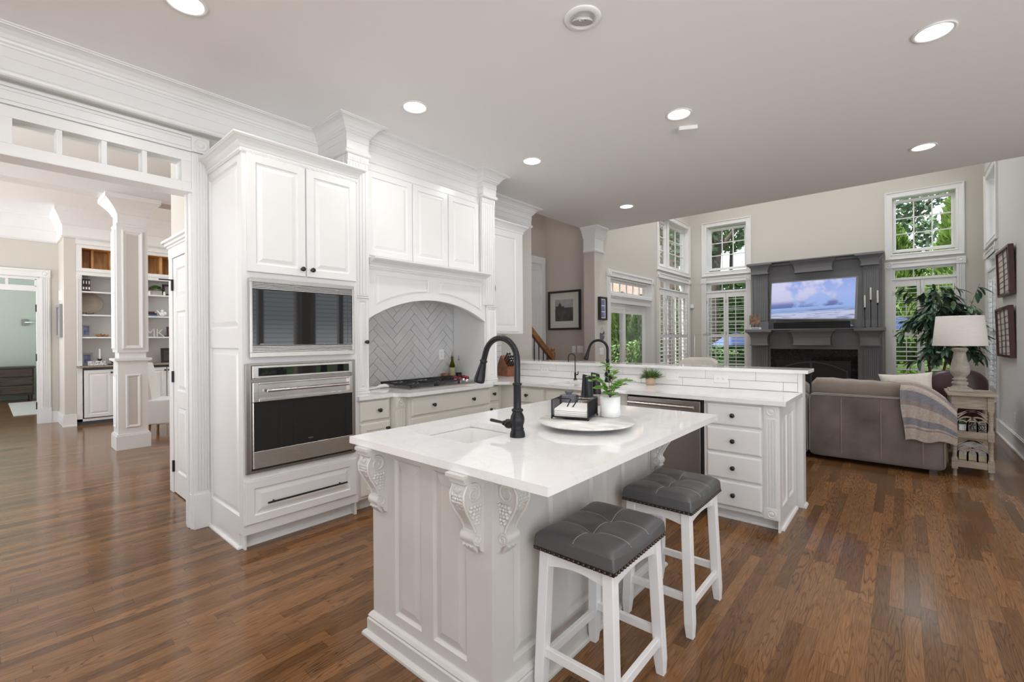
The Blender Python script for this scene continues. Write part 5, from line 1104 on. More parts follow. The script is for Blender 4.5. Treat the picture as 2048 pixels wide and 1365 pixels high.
# ------------------------------------------------------------------ sofa, blanket, cushion, armchair
def rbox(mb, x0, x1, y0, y1, z0, z1, e=0.28):    # softly rounded upholstery block
    xs_, ys_, zs_ = (x0 + x1) / 2, (y0 + y1) / 2, (z0 + z1) / 2; hx, hy, hz = (x1 - x0) / 2, (y1 - y0) / 2, (z1 - z0) / 2; N1, N2 = 24, 48
    R = []
    for i in range(N1 + 1):
        ph = -PI / 2 + PI * i / N1; R.append([])
        cz = math.copysign(abs(math.sin(ph)) ** e, math.sin(ph)); cr = max(1e-3, abs(math.cos(ph)) ** e)
        for j in range(N2):
            th = 2 * PI * j / N2 + PI / N2
            R[-1].append((xs_ + hx * cr * math.copysign(abs(math.cos(th)) ** e, math.cos(th)), ys_ + hy * cr * math.copysign(abs(math.sin(th)) ** e, math.sin(th)), zs_ + hz * cz))
    mb.rings(R, smooth=True); return mb
t = T('sofa', 'taupe velvet sectional sofa seen from behind past the peninsula', 'sofa', (-0.6, 6.45, 0))
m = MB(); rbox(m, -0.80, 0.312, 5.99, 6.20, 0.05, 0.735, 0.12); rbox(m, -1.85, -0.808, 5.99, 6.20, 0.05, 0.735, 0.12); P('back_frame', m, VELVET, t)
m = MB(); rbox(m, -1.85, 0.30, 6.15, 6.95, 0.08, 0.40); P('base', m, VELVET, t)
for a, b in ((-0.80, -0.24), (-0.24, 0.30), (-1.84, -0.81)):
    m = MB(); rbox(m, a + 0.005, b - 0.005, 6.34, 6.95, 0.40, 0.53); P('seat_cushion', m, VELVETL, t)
for a, b, dz in ((-0.785, 0.10, 0.0), (-1.84, -0.815, 0.0)):
    m = MB(); n = 18; R = []
    for i in range(n + 1):
        x = a + (b - a) * i / n; e = 1 - abs(2 * i / n - 1) ** 5; top_ = 0.735 + (0.165 + 0.022 * math.exp(-((x - a) / 0.16) ** 2) - 0.02 * i / n) * (0.55 + 0.45 * e ** 0.5) + 0.004 * math.sin(i * 1.9)
        hy = 0.10 * (0.5 + 0.5 * e ** 0.5); R.append([(x, 6.16 + hy * math.cos(q) , (0.70 + top_) / 2 + (top_ - 0.70) / 2 * math.copysign(abs(math.sin(q)) ** 0.6, math.sin(q))) for q in [2 * PI * k / 20 for k in range(20)]])
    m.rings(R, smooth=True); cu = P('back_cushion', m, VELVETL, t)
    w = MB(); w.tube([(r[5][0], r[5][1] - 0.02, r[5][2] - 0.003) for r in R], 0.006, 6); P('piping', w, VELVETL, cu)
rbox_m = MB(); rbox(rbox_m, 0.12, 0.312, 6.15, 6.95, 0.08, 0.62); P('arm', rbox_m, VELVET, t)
w = MB()
for x in (-0.505, -0.175, 0.145, 0.298): w.tube([(x, 5.988, 0.10), (x, 5.986, 0.40), (x, 5.988, 0.70)], 0.005, 6)
w.tube([(-0.78, 5.992, 0.700), (-0.79, 5.99, 0.67), (-0.792, 5.99, 0.10)], 0.005, 6); w.tube([(-0.78, 5.995, 0.716), (-0.3, 5.99, 0.722), (0.28, 5.992, 0.722)], 0.006, 6); w.tube([(-0.825, 5.99, 0.68), (-0.815, 5.99, 0.1)], 0.005, 6)
P('seam', w, VELVETL, t)
m = MB()
for x in (-1.75, -0.9, 0.22):
    for y in (6.05, 6.88): m.box(x - 0.03, x + 0.03, y - 0.03, y + 0.03, 0, 0.075)
P('foot', m, DARKW, t)
# striped knit throw over the sofa corner
m = MB(); nx, nl = 30, 46; rows = []
for j in range(nl + 1):
    q = j / nl; row = []
    for i in range(nx + 1):
        u = i / nx; x = -0.015 + 0.40 * u + 0.012 * math.sin(q * 7 + 1) * (1 - u)
        zt = 0.905 - 0.235 * max(0, (u - 0.12) / 0.88) ** 1.9; zb = 0.330 + 0.012 * math.sin(u * 11); y_off = 0.012 * math.sin(u * 15 + q * 3) * min(1, q * 2)
        if q < 0.25: s_ = q / 0.25; y = 6.42 - 0.30 * s_; z = zt - 0.03 + 0.03 * math.sin(s_ * PI / 2) - 0.10 * (1 - s_) * (1 - 0.5 * u)
        elif q < 0.40: s_ = (q - 0.25) / 0.15; y = 6.12 - 0.165 * math.sin(s_ * PI / 2); z = zt - 0.075 * (1 - math.cos(s_ * PI / 2))
        else: s_ = (q - 0.40) / 0.60; z0_ = zt - 0.075; y = 5.955 - 0.006 * math.sin(s_ * PI); z = z0_ + (zb + 0.01 * u - z0_) * s_; x += 0.018 * s_ * (1 - u)
        x = min(x, 0.318) if y > 6.06 else x; row.append((x, y - abs(y_off), z))
    rows.append(row)
V = [p for r in rows for p in r] + [(p[0], p[1] + 0.012, p[2] - 0.006) for r in rows for p in r]; nn2 = (nx + 1) * (nl + 1)
def band(j):
    q = j / nl
    for lim, b in ((0.16, 0), (0.20, 2), (0.30, 0), (0.34, 2), (0.40, 0), (0.52, 1), (0.545, 2), (0.56, 0), (0.58, 2), (0.735, 0), (0.815, 1), (0.83, 0), (0.85, 2)):
        if q < lim: return b
    return 0
for j in range(nl):
    m.cur = band(j)
    m.add([], [])
    for i in range(nx):
        a = j * (nx + 1) + i; 
        m.f.append([a, a + 1, a + nx + 2, a + nx + 1]); m.sm.append(True); m.mi.append(m.cur)
        m.f.append([nn2 + a, nn2 + a + nx + 1, nn2 + a + nx + 2, nn2 + a + 1]); m.sm.append(True); m.mi.append(m.cur)
m.v = [Vector(p) for p in V]; m.cur = 0
T1('throw_blanket', m, [BLANK_A, BLANK_B, BLANK_C], 'striped beige and grey knit throw draped over the sofa corner', 'blanket', (0.18, 6.0, 0.6))
t = T('throw_pillow', 'pale linen pillow propped behind the striped throw', 'pillow', (0.03, 6.30, 0.80)); m = MB(Matrix.Translation((0.03, 6.335, 0.80)) @ Matrix.Rotation(-0.25, 4, 'X') @ Matrix.Rotation(-0.10, 4, 'Y')); n = 22
R = []
for j in range(n + 1):
    R.append([])
    for i in range(n + 1):
        u, v = -1 + 2 * i / n, -1 + 2 * j / n; k = (1 - 0.10 * (1 - v * v)) ; k2 = (1 - 0.10 * (1 - u * u)); R[-1].append((u * 0.22 * k, 0.06 * ((1 - u ** 4) * (1 - v ** 4)) ** 0.5, v * 0.17 * k2))
for sg in (1, -1): m.add([(x, y * sg, z) for r in R for x, y, z in r], [(j * (n + 1) + i, j * (n + 1) + i + 1, (j + 1) * (n + 1) + i + 1, (j + 1) * (n + 1) + i) for j in range(n) for i in range(n)], True)
P('cover', m, LINEN, t)
t = T('armchair', 'dark burgundy leather armchair behind the lamp table', 'armchair', (0.47, 7.4, 0))
m = MB(AT(0.47, 7.4, 0, 0.0)); n = 24
R = []
for i in range(n + 1):
    a = PI * (0.0 + 1.0 * i / n); x = -0.245 * math.cos(a) * 1.0; top_ = 0.955 - 0.11 * abs(math.cos(a)) ** 4 + 0.012 * (x > 0); y = -0.10 * math.sin(a) ** 0.5
    th = 0.055
    R.append([(x * (1.0 + dx), y + dy, z) for dx, dy, z in ((0, -th, 0.25), (0.05, -th * 1.1, top_ - 0.06), (0.045, -th * 0.5, top_ - 0.008), (0.02, 0.02, top_), (-0.02, th, top_ - 0.03), (-0.05, th * 1.2, 0.25))])
m.rings(R, closed=True, smooth=True); P('back', m, BURG, t)
P('seat', rbox(MB(AT(0.47, 7.4, 0)), -0.25, 0.25, -0.05, 0.55, 0.25, 0.46), BURG, t)
for s_ in (-1, 1): P('arm', rbox(MB(AT(0.47, 7.4, 0)), s_ * 0.21 - 0.05, s_ * 0.21 + 0.05, -0.08, 0.55, 0.15, 0.64), BURG, t)
for sx in (-1, 1):
    for sy in (0.0, 0.5): P('leg', MB(AT(0.47, 7.4, 0)).lathe([(0.016, 0), (0.026, 0.26)], 12, (sx * 0.24, sy, 0)), DARKW, t)

# ------------------------------------------------------------------ side table with arched lattice, lamp, shelf contents
TX0, TX1, TY0, TY1 = 0.355, 0.645, 6.135, 6.60
t = T('side_table', 'washed wood side table with two arched lattice shelves beside the sofa', 'table', (0.5, 6.37, 0))
P('table_top', MB().box(0.328, 0.672, 6.10, 6.635, 0.778, 0.800), WASHW, t, bev=0.003)
P('apron', MB().box(TX0 + 0.01, TX1 - 0.01, TY0 + 0.012, TY1 - 0.012, 0.655, 0.778), WASHW, t)
for x in (TX0 + 0.022, TX1 - 0.022):
    for y in (TY0 + 0.022, TY1 - 0.022):
        m = MB(); m.box(x - 0.022, x + 0.022, y - 0.022, y + 0.022, 0.64, 0.778); m.lathe([(0.018, 0), (0.016, 0.06), (0.022, 0.065), (0.022, 0.07)], 14, (x, y, 0)); m.box(x - 0.022, x + 0.022, y - 0.022, y + 0.022, 0.07, 0.17)
        m.lathe([(0.022, 0.17), (0.022, 0.18), (0.017, 0.185), (0.019, 0.28), (0.017, 0.345), (0.022, 0.35), (0.022, 0.36)], 14, (x, y, 0)); m.box(x - 0.022, x + 0.022, y - 0.022, y + 0.022, 0.36, 0.45); m.lathe([(0.022, 0.45), (0.022, 0.46), (0.017, 0.465), (0.019, 0.55), (0.017, 0.62), (0.022, 0.63), (0.022, 0.64)], 14, (x, y, 0)); P('leg', m, WASHW, t)
for z in (0.09, 0.375): P('shelf', MB().box(TX0 + 0.03, TX1 - 0.03, TY0 + 0.006, TY1 - 0.006, z, z + 0.062), WASHW, t, bev=0.002)
for z0 in (0.152, 0.437):
    m = MB(FY(TY0 + 0.022)); a, b = TX0 + 0.044, TX1 - 0.044; W3 = (b - a); sq = (0.0065, 0.006)
    def arch(c, r, hs_, zb): m.tube([(c - r, zb, 0)] + [(c - r * math.cos(PI * k / 14), zb + hs_ + r * 0.95 * math.sin(PI * k / 14), 0) for k in range(15)] + [(c + r, zb, 0)], 0, sq=sq)
    r = W3 / 6
    for k in range(3): arch(a + r + 2 * r * k, r, 0.07, z0)
    arch(a + 2 * r, 2 * r * 0.98, 0.075, z0 + 0.0); arch(a + 4 * r, 2 * r * 0.98, 0.075, z0 + 0.0)
    m.tube([(a - 0.0 + 6 * r * k / 20, z0 + 0.125 + 0.075 * math.sin(PI * k / 20), 0) for k in range(21)], 0, sq=sq); m.tube([(a + 6 * r * k / 20, z0 + 0.155 + 0.042 * math.sin(PI * k / 20), 0) for k in range(21)], 0, sq=sq)
    P('lattice', m, WASHW, t)
LX, LY = 0.432, 6.37
t = T('table_lamp', 'table lamp with a wide linen drum shade and weathered baluster base', 'lamp', (LX, LY, 0.8005)); c = (LX, LY, 0.8005)
m = MB(); m.box(LX - 0.088, LX + 0.088, LY - 0.088, LY + 0.088, 0.8005, 0.83); P('plinth', m, LAMPB, t, bev=0.004)
m = MB(); m.lathe([(0.080, 0.030), (0.070, 0.038), (0.056, 0.052), (0.050, 0.062), (0.060, 0.070), (0.063, 0.082), (0.058, 0.094), (0.046, 0.100), (0.044, 0.108), (0.056, 0.114), (0.056, 0.124), (0.046, 0.130), (0.043, 0.142), (0.055, 0.156), (0.070, 0.180), (0.075, 0.205), (0.073, 0.235), (0.064, 0.275), (0.053, 0.325), (0.046, 0.375), (0.044, 0.392), (0.052, 0.398), (0.060, 0.412), (0.060, 0.422), (0.05, 0.432), (0.02, 0.436)], 36, c); P('base', m, LAMPB, t)
P('stem', MB().lathe([(0.010, 0.436), (0.010, 0.46), (0.022, 0.465), (0.022, 0.485), (0.010, 0.49), (0.006, 0.75)], 14, c), BLACKM, t)
P('lamp_shade', MB().lathe([(0.203, 0.455), (0.176, 0.752), (0.173, 0.752), (0.200, 0.456)], 56, c, cap=False).rings([[(LX + r * math.cos(2 * PI * i / 56), LY + r * math.sin(2 * PI * i / 56), z) for i in range(56)] for r, z in ((0.203, 1.2555), (0.2045, 1.2555), (0.2045, 1.262), (0.203, 1.262))], cap0=False, cap1=False), SHADE, t)
P('harp', MB().tube([(LX - 0.172, LY, 1.548), (LX + 0.172, LY, 1.548)], 0.002, 6).tube([(LX, LY - 0.172, 1.548), (LX, LY + 0.172, 1.548)], 0.002, 6), CHROME, t)
t = T('potted_plant', 'small green succulent in a pale pot on the upper table shelf', 'plant', (0.425, 6.22, 0.4375)); P('pot', MB().lathe([(0.034, 0), (0.042, 0.06), (0.038, 0.06), (0.001, 0.05)], 22, (0.425, 6.22, 0.4375)), GREYC if False else POTW, t)
lf = MB()
for k in range(34): a = random.uniform(0, 6.28); e = random.uniform(0.3, 1.3); leaf(lf, (0.425, 6.22, 0.487), (math.cos(a) * math.cos(e), math.sin(a) * math.cos(e), math.sin(e)), random.uniform(0.05, 0.085), 0.022, curl=0.3)
P('leaves', lf, LEAFG, t)
m = MB(); q = [(0.505 + 0.028 * math.cos(k * 0.7) * (1 - k * 0.006) + 0.0022 * k, 6.20 + 0.012 * math.sin(k * 1.3), 0.472 + 0.026 * math.sin(k * 0.7)) for k in range(40)]; m.tube(q, 0.0028, 6)
T1('cable', m, BLACKK, 'loosely coiled black cable on the upper shelf of the side table', 'cable', (0.54, 6.2, 0.4375))
for i in range(4):
    z = 0.4375 + 0.018 * i; T1('shelf_book', MB().box(0.50 + 0.006 * i, 0.61 - 0.004 * i, 6.25 + 0.004 * i, 6.42, z, z + 0.0172), [PAPER, LINEN, PLASTIC, FRAMEG][i], ('pale book at the bottom of', 'cream book second from the bottom of', 'white book second from the top of', 'grey book topmost of')[i] + ' the upper shelf stack', 'book', (0.55, 6.33, z), 'books on the upper side table shelf')
t = T('colouring_book', 'large pale colouring book leaning upright on the lower table shelf', 'book', (0.50, 6.24, 0.1525)); Mb = Matrix.Translation((0.405, 6.215, 0.1525)) @ Matrix.Rotation(-0.10, 4, 'X') @ FY(0)
P('cover', MB(Mb).box(0, 0.215, 0, 0.215, -0.02, 0), pm('book_cream', (0.62, 0.54, 0.33), 0.6), t); P('picture', MB(Mb).box(0.012, 0.205, 0.045, 0.165, 0.0002, 0.001), pm('book_print', (0.66, 0.66, 0.68), 0.6, var=0.35, vscale=45), t)
text('title', 'COLORING BOOK', 0.016, Mb @ Matrix.Translation((0.108, 0.178, 0.0008)), BLKT, t)
T1('blue_book', MB().box(0.392, 0.404, 6.20, 6.36, 0.1525, 0.36), BLUE, 'thin blue book standing left of the colouring book', 'book', (0.398, 6.28, 0.1525))

# ------------------------------------------------------------------ ficus tree
FXp, FYp = 0.42, 9.35
t = T('ficus_tree', 'tall leafy ficus tree in the corner behind the lamp', 'tree', (FXp, FYp, 0))
P('pot', MB().lathe([(0.14, 0), (0.19, 0.30), (0.20, 0.31), (0.18, 0.31), (0.17, 0.27), (0.001, 0.27)], 28, (FXp, FYp, 0)), GREYC, t)
m = MB(); tips = []
for k, (dx, dy, ph) in enumerate(((-0.06, 0.02, 0.0), (0.03, -0.03, 2.1), (0.07, 0.04, 4.0))):
    pts = [(FXp + dx * (0.6 + z) + 0.03 * math.sin(z * 5 + ph), FYp + dy + 0.03 * math.cos(z * 5 + ph), z) for z in [0.27 + 0.09 * i for i in range(18)]]; m.tube(pts, [0.020 - 0.0006 * i for i in range(18)], 8)
    tips.append(pts)
lfA, lfB = MB(), MB()
for b in range(64):
    src = tips[b % 3][random.randint(6, 17)]; tgt = Vector((FXp + 0.03, FYp, 1.55)) + Vector((random.gauss(0, 0.23), random.gauss(0, 0.20), random.gauss(0, 0.36)))
    tgt.x = min(max(tgt.x, -0.02), 0.86); tgt.y = min(tgt.y, 9.85); tgt.z = min(max(tgt.z, 0.95), 2.12); s0 = Vector(src); mid = s0.lerp(tgt, 0.5) + Vector((0, 0, 0.10)); L = [s0, s0.lerp(mid, 0.5) + Vector((0, 0, 0.02)), mid, mid.lerp(tgt, 0.6), tgt]; m.tube(L, [0.006, 0.005, 0.004, 0.003, 0.002], 5)
    for k in range(15):
        q = random.uniform(0.35, 1.0); i = min(3, int(q * 4)); c = L[i].lerp(L[i + 1], q * 4 - i); od = (c - Vector((FXp, FYp, c.z))); od = od.normalized() if od.length > 0.01 else Vector((1, 0, 0))
        d = od * 0.7 + Vector((random.uniform(-.7, .7), random.uniform(-.7, .7), random.uniform(-1.0, 0.25)))
        leaf(lfA if random.random() < 0.8 else lfB, c, d, random.uniform(0.13, 0.21), random.uniform(0.042, 0.060), Vector((random.uniform(-.3, .3), random.uniform(-.3, .3), 1)), 0.35, 5, 1.25)
P('trunk', m, STEM, t); P('foliage', lfA, LEAFD, t); P('foliage', lfB, LEAFD2, t)

# ------------------------------------------------------------------ pictures and plates on the walls
def stick_art(u0, u1, v0, v1, label, roll, lines):
    cu, cv = (u0 + u1) / 2, (v0 + v1) / 2; M = MR @ Matrix.Translation((cu, cv, 0)) @ Matrix.Rotation(roll, 4, 'Z') @ Matrix.Rotation(0.03, 4, 'X')
    cx, cy, cz = M @ Vector((0, 0, 0)); t = T('framed_artwork', label, 'picture', (cx, cy, cz), 'framed twig artworks on the right wall'); hu, hv = (u1 - u0) / 2, (v1 - v0) / 2
    P('frame', MB(M).holes(-hu, hu, -hv, hv, [(-hu + 0.028, hu - 0.028, -hv + 0.028, hv - 0.028)], 0.012, 0.060), FRAMER, t, bev=0.002)
    P('backing', MB(M).box(-hu + 0.02, hu - 0.02, -hv + 0.02, hv - 0.02, 0.014, 0.038), pm('linen_backing', (0.52, 0.47, 0.43), 0.9, var=0.15, vscale=40, bump=0.3, bscale=120), t)
    s1_, s2_ = MB(M), MB(M)
    for k in range(8): v = -hv + 0.05 + (2 * hv - 0.1) * k / 7; s2_.tube([(-hu + 0.03, v - 0.012, 0.041), (0, v + 0.008 * math.sin(k), 0.041), (hu - 0.03, v + 0.012, 0.041)], 0.0022, 5)
    for x0, ph in lines: s1_.tube([(x0 * hu + 0.05 * math.sin(ph + q * 2.4), -hv + 0.03 + (2 * hv - 0.06) * q, 0.046) for q in [i / 8 for i in range(9)]], 0.006, 6)
    P('twigs', s1_, pm('grey_twig', (0.16, 0.16, 0.19), 0.7), t); P('threads', s2_, FRAMER, t); P('hook', MB(M).tube([(hu - 0.03, hv * 0.9, 0.0), (hu - 0.03, hv * 0.9, 0.02)], 0.006, 8), STEELD, t)
stick_art(-8.80, -7.86, 1.85, 2.44, 'upper of two mahogany framed twig artworks on the right wall', -0.012, ((-0.1, 0.2), (0.55, 0.8)))
stick_art(-8.88, -7.88, 1.085, 1.71, 'lower of two mahogany framed twig artworks on the right wall', 0.012, ((-0.45, 0.5), (0.15, 0.3)))
outlet(MR, -7.96, 0.385, False, 'white outlet low on the right wall past the side table')
outlet(ML, 6.475, 1.14, False, 'double rocker switch left of the patio door on the pale wall', 'switch', gang=2)
MH = FY(6.55)
outlet(MH, -4.240, 1.167, False, 'single rocker switch on the taupe wall below the framed print', 'switch')
outlet(MH, -4.113, 1.17, False, 'double rocker switch beside the pier on the taupe wall', 'switch', gang=2)
t = T('framed_print', 'dark framed black and white print of a domed building on the taupe wall', 'picture', (-4.42, 6.54, 1.84)); a, b, c, d = -4.755, -4.088, 1.502, 2.178
P('frame', MB(MH).holes(a, b, c, d, [(a + 0.035, b - 0.035, c + 0.035, d - 0.035)], 0.003, 0.035), FRAMEB, t, bev=0.002); P('mat', MB(MH).box(a + 0.03, b - 0.03, c + 0.03, d - 0.03, 0.003, 0.012), MATB, t)
pr = P('photograph', MB(MH).box(a + 0.14, b - 0.155, c + 0.15, d - 0.15, 0.012, 0.013), PHL, t)
m = MB(MH); m.box(a + 0.142, b - 0.157, c + 0.152, c + 0.36, 0.0131, 0.0134); P('foreground', m, PHD, pr)
m = MB(MH); m.box(a + 0.15, a + 0.33, c + 0.36, c + 0.41, 0.0131, 0.0134); m.rings([[(a + 0.24 + 0.032 * math.cos(PI * k / 12), c + 0.41 + 0.055 * math.sin(PI * k / 12), z) for k in range(13)] for z in (0.0131, 0.0134)]); m.box(a + 0.237, a + 0.243, c + 0.455, c + 0.49, 0.0131, 0.0134); m.box(a + 0.33, b - 0.157, c + 0.36, c + 0.385, 0.0131, 0.0134); P('building', m, PHD, pr)
t = T('triple_photo_frame', 'narrow black frame holding three stacked photos beside the patio door', 'picture', (XL, 6.47, 1.82)); a, b, c, d = 6.365, 6.590, 1.645, 2.015
P('frame', MB(ML).holes(a, b, c, d, [(a + 0.03, b - 0.03, c + 0.03, d - 0.03)], 0.001, 0.05), FRAMEB, t, bev=0.002); P('mat', MB(ML).box(a + 0.02, b - 0.02, c + 0.02, d - 0.02, 0.001, 0.03), PAPER, t)
for k in range(3): z = c + 0.043 + k * 0.097; P('photograph', MB(ML).box(a + 0.052, b - 0.052, z, z + 0.085, 0.03, 0.031), PHB, t)
t = T('hanging_sign', 'small grey state shaped sign with a heart cutout hanging from wire', 'sign', (XL, 6.49, 1.36)); o_ = [(6.425, 1.44), (6.455, 1.435), (6.475, 1.428), (6.50, 1.435), (6.525, 1.452), (6.552, 1.465), (6.552, 1.40), (6.545, 1.37), (6.53, 1.345), (6.505, 1.325), (6.48, 1.30), (6.455, 1.315), (6.425, 1.33)]
m = MB(ML); m.rings([[(x, z, w_) for x, z in o_] for w_ in (0.003, 0.016)]); P('board', m, pm('slate_grey', (0.12, 0.13, 0.145), 0.7, var=0.3, vscale=30), t)
m = MB(ML); hp = [(6.525 + 0.012 * 0.0625 * 16 * math.sin(q) ** 3, 1.405 + 0.00075 * (13 * math.cos(q) - 5 * math.cos(2 * q) - 2 * math.cos(3 * q) - math.cos(4 * q))) for q in [2 * PI * k / 24 for k in range(24)]]; m.rings([[(x, z, w_) for x, z in hp] for w_ in (0.0161, 0.018)]); P('heart', m, PAPER, t)
m = MB(ML); m.tube([(6.44, 1.436, 0.01), (6.455, 1.50, 0.01), (6.485, 1.53, 0.006), (6.515, 1.50, 0.01), (6.535, 1.455, 0.01)], 0.0015, 5); P('wire', m, BLACKM, t)

# ------------------------------------------------------------------ stair in the hall
t = T('staircase', 'wooden stair with black iron balusters and oak rail in the hall', 'staircase', (-4.8, 5.5, 0))
for k in range(9):
    y1_ = 6.02 - 0.26 * k; m = MB(); m.box(-4.79, -4.30, y1_ - 0.26, y1_, 0 if k == 0 else 0.0, 0.19 * (k + 1) - 0.03); P('riser', m, TRIM, t); P('tread', MB().box(-4.79, -4.28, y1_ - 0.26, y1_ + 0.03, 0.19 * (k + 1) - 0.03, 0.19 * (k + 1)), OAK, t)
P('newel_post', MB().box(-4.405, -4.315, 6.05, 6.14, 0, 0.95).box(-4.415, -4.305, 6.04, 6.15, 0.95, 0.975).lathe([(0.045, 0.975), (0.032, 1.0), (0.036, 1.05), (0.046, 1.09), (0.036, 1.125), (0.024, 1.135), (0.03, 1.15), (0.038, 1.175), (0.03, 1.20), (0.001, 1.212)], 18, (-4.36, 6.095, 0)), OAK, t)
P('hand_rail', MB().tube([(-4.36, 6.07, 1.045), (-4.36, 5.0, 1.905), (-4.36, 4.4, 2.39)], 0, sq=(0.03, 0.042)), OAK, t)
for k in range(9):
    y = 5.96 - 0.118 * k; zt_ = 1.0 + (6.07 - y) * 0.804; st_ = 0.19 * (int((6.02 - y) / 0.26) + 1)
    P('baluster', MB().tube([(-4.36, y, st_), (-4.36, y, zt_)], 0.0085, 8), BLACKM, t)

# bar chair on the living room side
t = T('bar_chair', 'pale upholstered bar chair on the living side of the raised bar', 'chair', (-1.68, 4.95, 0))
m = MB(); n = 20; R = []
for i in range(n + 1):
    u = -1 + 2 * i / n; x = -1.70 + 0.20 * u; y = 5.18 - 0.06 * u * u; zt_ = 1.138 - 0.045 * abs(u) ** 5
    R.append([(x, y - 0.035, 0.62), (x, y - 0.04, zt_ - 0.03), (x, y - 0.02, zt_ - 0.005), (x, y + 0.015, zt_), (x, y + 0.04, zt_ - 0.03), (x, y + 0.035, 0.62)])
m.rings(R, smooth=True); P('backrest', m, LINEN, t); P('seat', rbox(MB(), -1.91, -1.49, 4.72, 5.16, 0.60, 0.70), LINEN, t)
for x in (-1.87, -1.53):
    for y in (4.77, 5.12): P('leg', MB().box(x - 0.02, x + 0.02, y - 0.02, y + 0.02, 0, 0.61), DARKW, t)
P('footrest', MB().box(-1.87, -1.53, 4.755, 4.785, 0.2, 0.235), DARKW, t)
# ------------------------------------------------------------------ rooms beyond the cased opening
m = MB(FY(1.13)); m.box(-5.08, -4.02, 0, 3.5, -0.12, 0); S('wall_passage', m, WALL)
c = MB(FY(1.13))
c.box(-5.08, -4.965, 0, 2.12, 0, 0.022); c.box(-4.20, -4.085, 0, 2.12, 0, 0.022); c.box(-5.08, -4.085, 2.10, 2.20, 0, 0.024)
for z0, z1, w_ in ((2.195, 2.215, 0.035), (2.215, 2.24, 0.05), (2.24, 2.262, 0.07)): c.box(-5.08 - w_ + 0.03, -4.085 + w_ - 0.03, z0, z1, 0, w_)
d = S('door_3', c, TRIM, bev=0.002)
m = MB(FY(1.13)); panelled(m, -4.96, -4.205, 0.01, 2.095, [(a, a + 0.27, z0, z1) for a in (-4.87, -4.545) for z0, z1 in ((0.20, 0.78), (0.92, 1.62), (1.74, 2.0))], 0.0, 0.014); S('panel', m, TRIM, parent=d)
for z in (1.86, 1.04, 0.24): m = MB(FY(1.13)); m.box(-4.975, -4.95, z - 0.05, z + 0.05, 0.014, 0.03); S('hinge', m, BLACKM, parent=d)
m = MB(FY(1.13)); m.tube([(-4.96, 1.905, 0.03), (-4.96, 1.905, 0.12)], 0.006, 8); S('door_stop', m, BLACKM, parent=d)
# square column with pedestal and flared capital
cx, cy = -7.56, 1.243
def sq(mb, h, z0, z1): mb.box(cx - h, cx + h, cy - h, cy + h, z0, z1)
m = MB(); sq(m, 0.150, 0.0, 1.10); sq(m, 0.172, 0, 0.175); sq(m, 0.164, 0.175, 0.195); sq(m, 0.165, 1.10, 1.115); sq(m, 0.185, 1.115, 1.145); sq(m, 0.135, 1.14, 2.86); sq(m, 0.155, 1.22, 2.80)
for M_ in (FX(cx + 0.150), FY(cy - 0.150)):
    m.M = M_; o_ = cy if M_[0][2] else cx; m.sweep(rect_path(o_ - 0.075, o_ + 0.075, 0.27, 0.94), [(0, 0), (0, 0.010), (0.012, 0.016), (0.03, 0.006), (0.034, 0)], closed=True)
for M_ in (FX(cx + 0.135), FY(cy - 0.135)):
    m.M = M_; o_ = cy if M_[0][2] else cx; m.sweep(rect_path(o_ - 0.105, o_ + 0.105, 1.262, 2.758), [(0, 0.02), (0, 0.036), (0.014, 0.040), (0.030, 0.030), (0.044, 0.024), (0.05, 0.0202)], closed=True)
m.M = I4; m.sweep([(cx - 0.135, cy - 0.135), (cx + 0.135, cy - 0.135), (cx + 0.135, cy + 0.135), (cx - 0.135, cy + 0.135)], [(0, 2.80), (0.02, 2.80), (0.026, 2.815), (0.026, 2.83), (0.01, 2.84), (0.01, 2.95), (0.02, 2.965), (0.03, 2.99), (0.06, 3.04), (0.11, 3.10), (0.13, 3.12), (0.14, 3.125), (0.14, 3.18), (0, 3.18)], closed=True)
_c2 = S('column_2', m, TRIM, bev=0.002)
m = MB(FX(cx + 0.1555)); m.box(cy - 0.062, cy + 0.062, 1.305, 2.715, 0, 0.002); m.M = FY(cy - 0.1555); m.box(cx - 0.062, cx + 0.062, 1.305, 2.715, 0, 0.002); m.M = FX(cx + 0.1502); m.box(cy - 0.045, cy + 0.045, 0.30, 0.91, 0, 0.002); S('panel', m, WALL, parent=_c2)
m = MB(); m.box(-7.70, -7.42, -3.1, 2.5, 3.18, 3.5); S('beam_1', m, TRIM)
# far wall with a cased door, pier, and bookcase wall
m = MB(FX(-10.9)); m.holes(-3.1, 0.843, 0, 3.5, [(-0.45, 0.60, 0, 2.43)], -0.12, 0); S('wall_dining', m, WALL); S('wall_dining_pier', MB().box(-11.02, -10.1, 0.8435, 0.983, 0, 3.5), WALL); S('wall_dining_back', MB().box(-10.60, -10.485, 0.984, 2.6, 0, 3.5), WALL)
m = MB(); m.sweep([(-10.9, -3.1), (-10.9, 0.843), (-10.1, 0.843), (-10.1, 2.5)], [(0, 3.03), (0.02, 3.03), (0.03, 3.045), (0.016, 3.06), (0.016, 3.22), (0.03, 3.235), (0.04, 3.27), (0.07, 3.36), (0.10, 3.42), (0.11, 3.43), (0.11, 3.5), (0, 3.5)]); m.box(-10.48, -10.1, 0.983, 2.5, 3.0, 3.5); S('trim_6', m, TRIM)
c = MB(FX(-10.9))
c.box(0.625, 0.745, 0, 2.44, 0, 0.02)
for k in range(4): c.box(0.64 + k * 0.025, 0.655 + k * 0.025, 0.26, 2.42, 0.019, 0.028)
c.box(0.62, 0.75, 0, 0.25, 0, 0.032); rosette(c, 0.685, 2.50, 0.062); c.box(-0.6, 0.625, 2.44, 2.56, 0, 0.02); c.box(-0.6, 0.625, 2.53, 2.56, 0, 0.034); c.box(-0.6, 0.625, 2.44, 2.455, 0, 0.028)
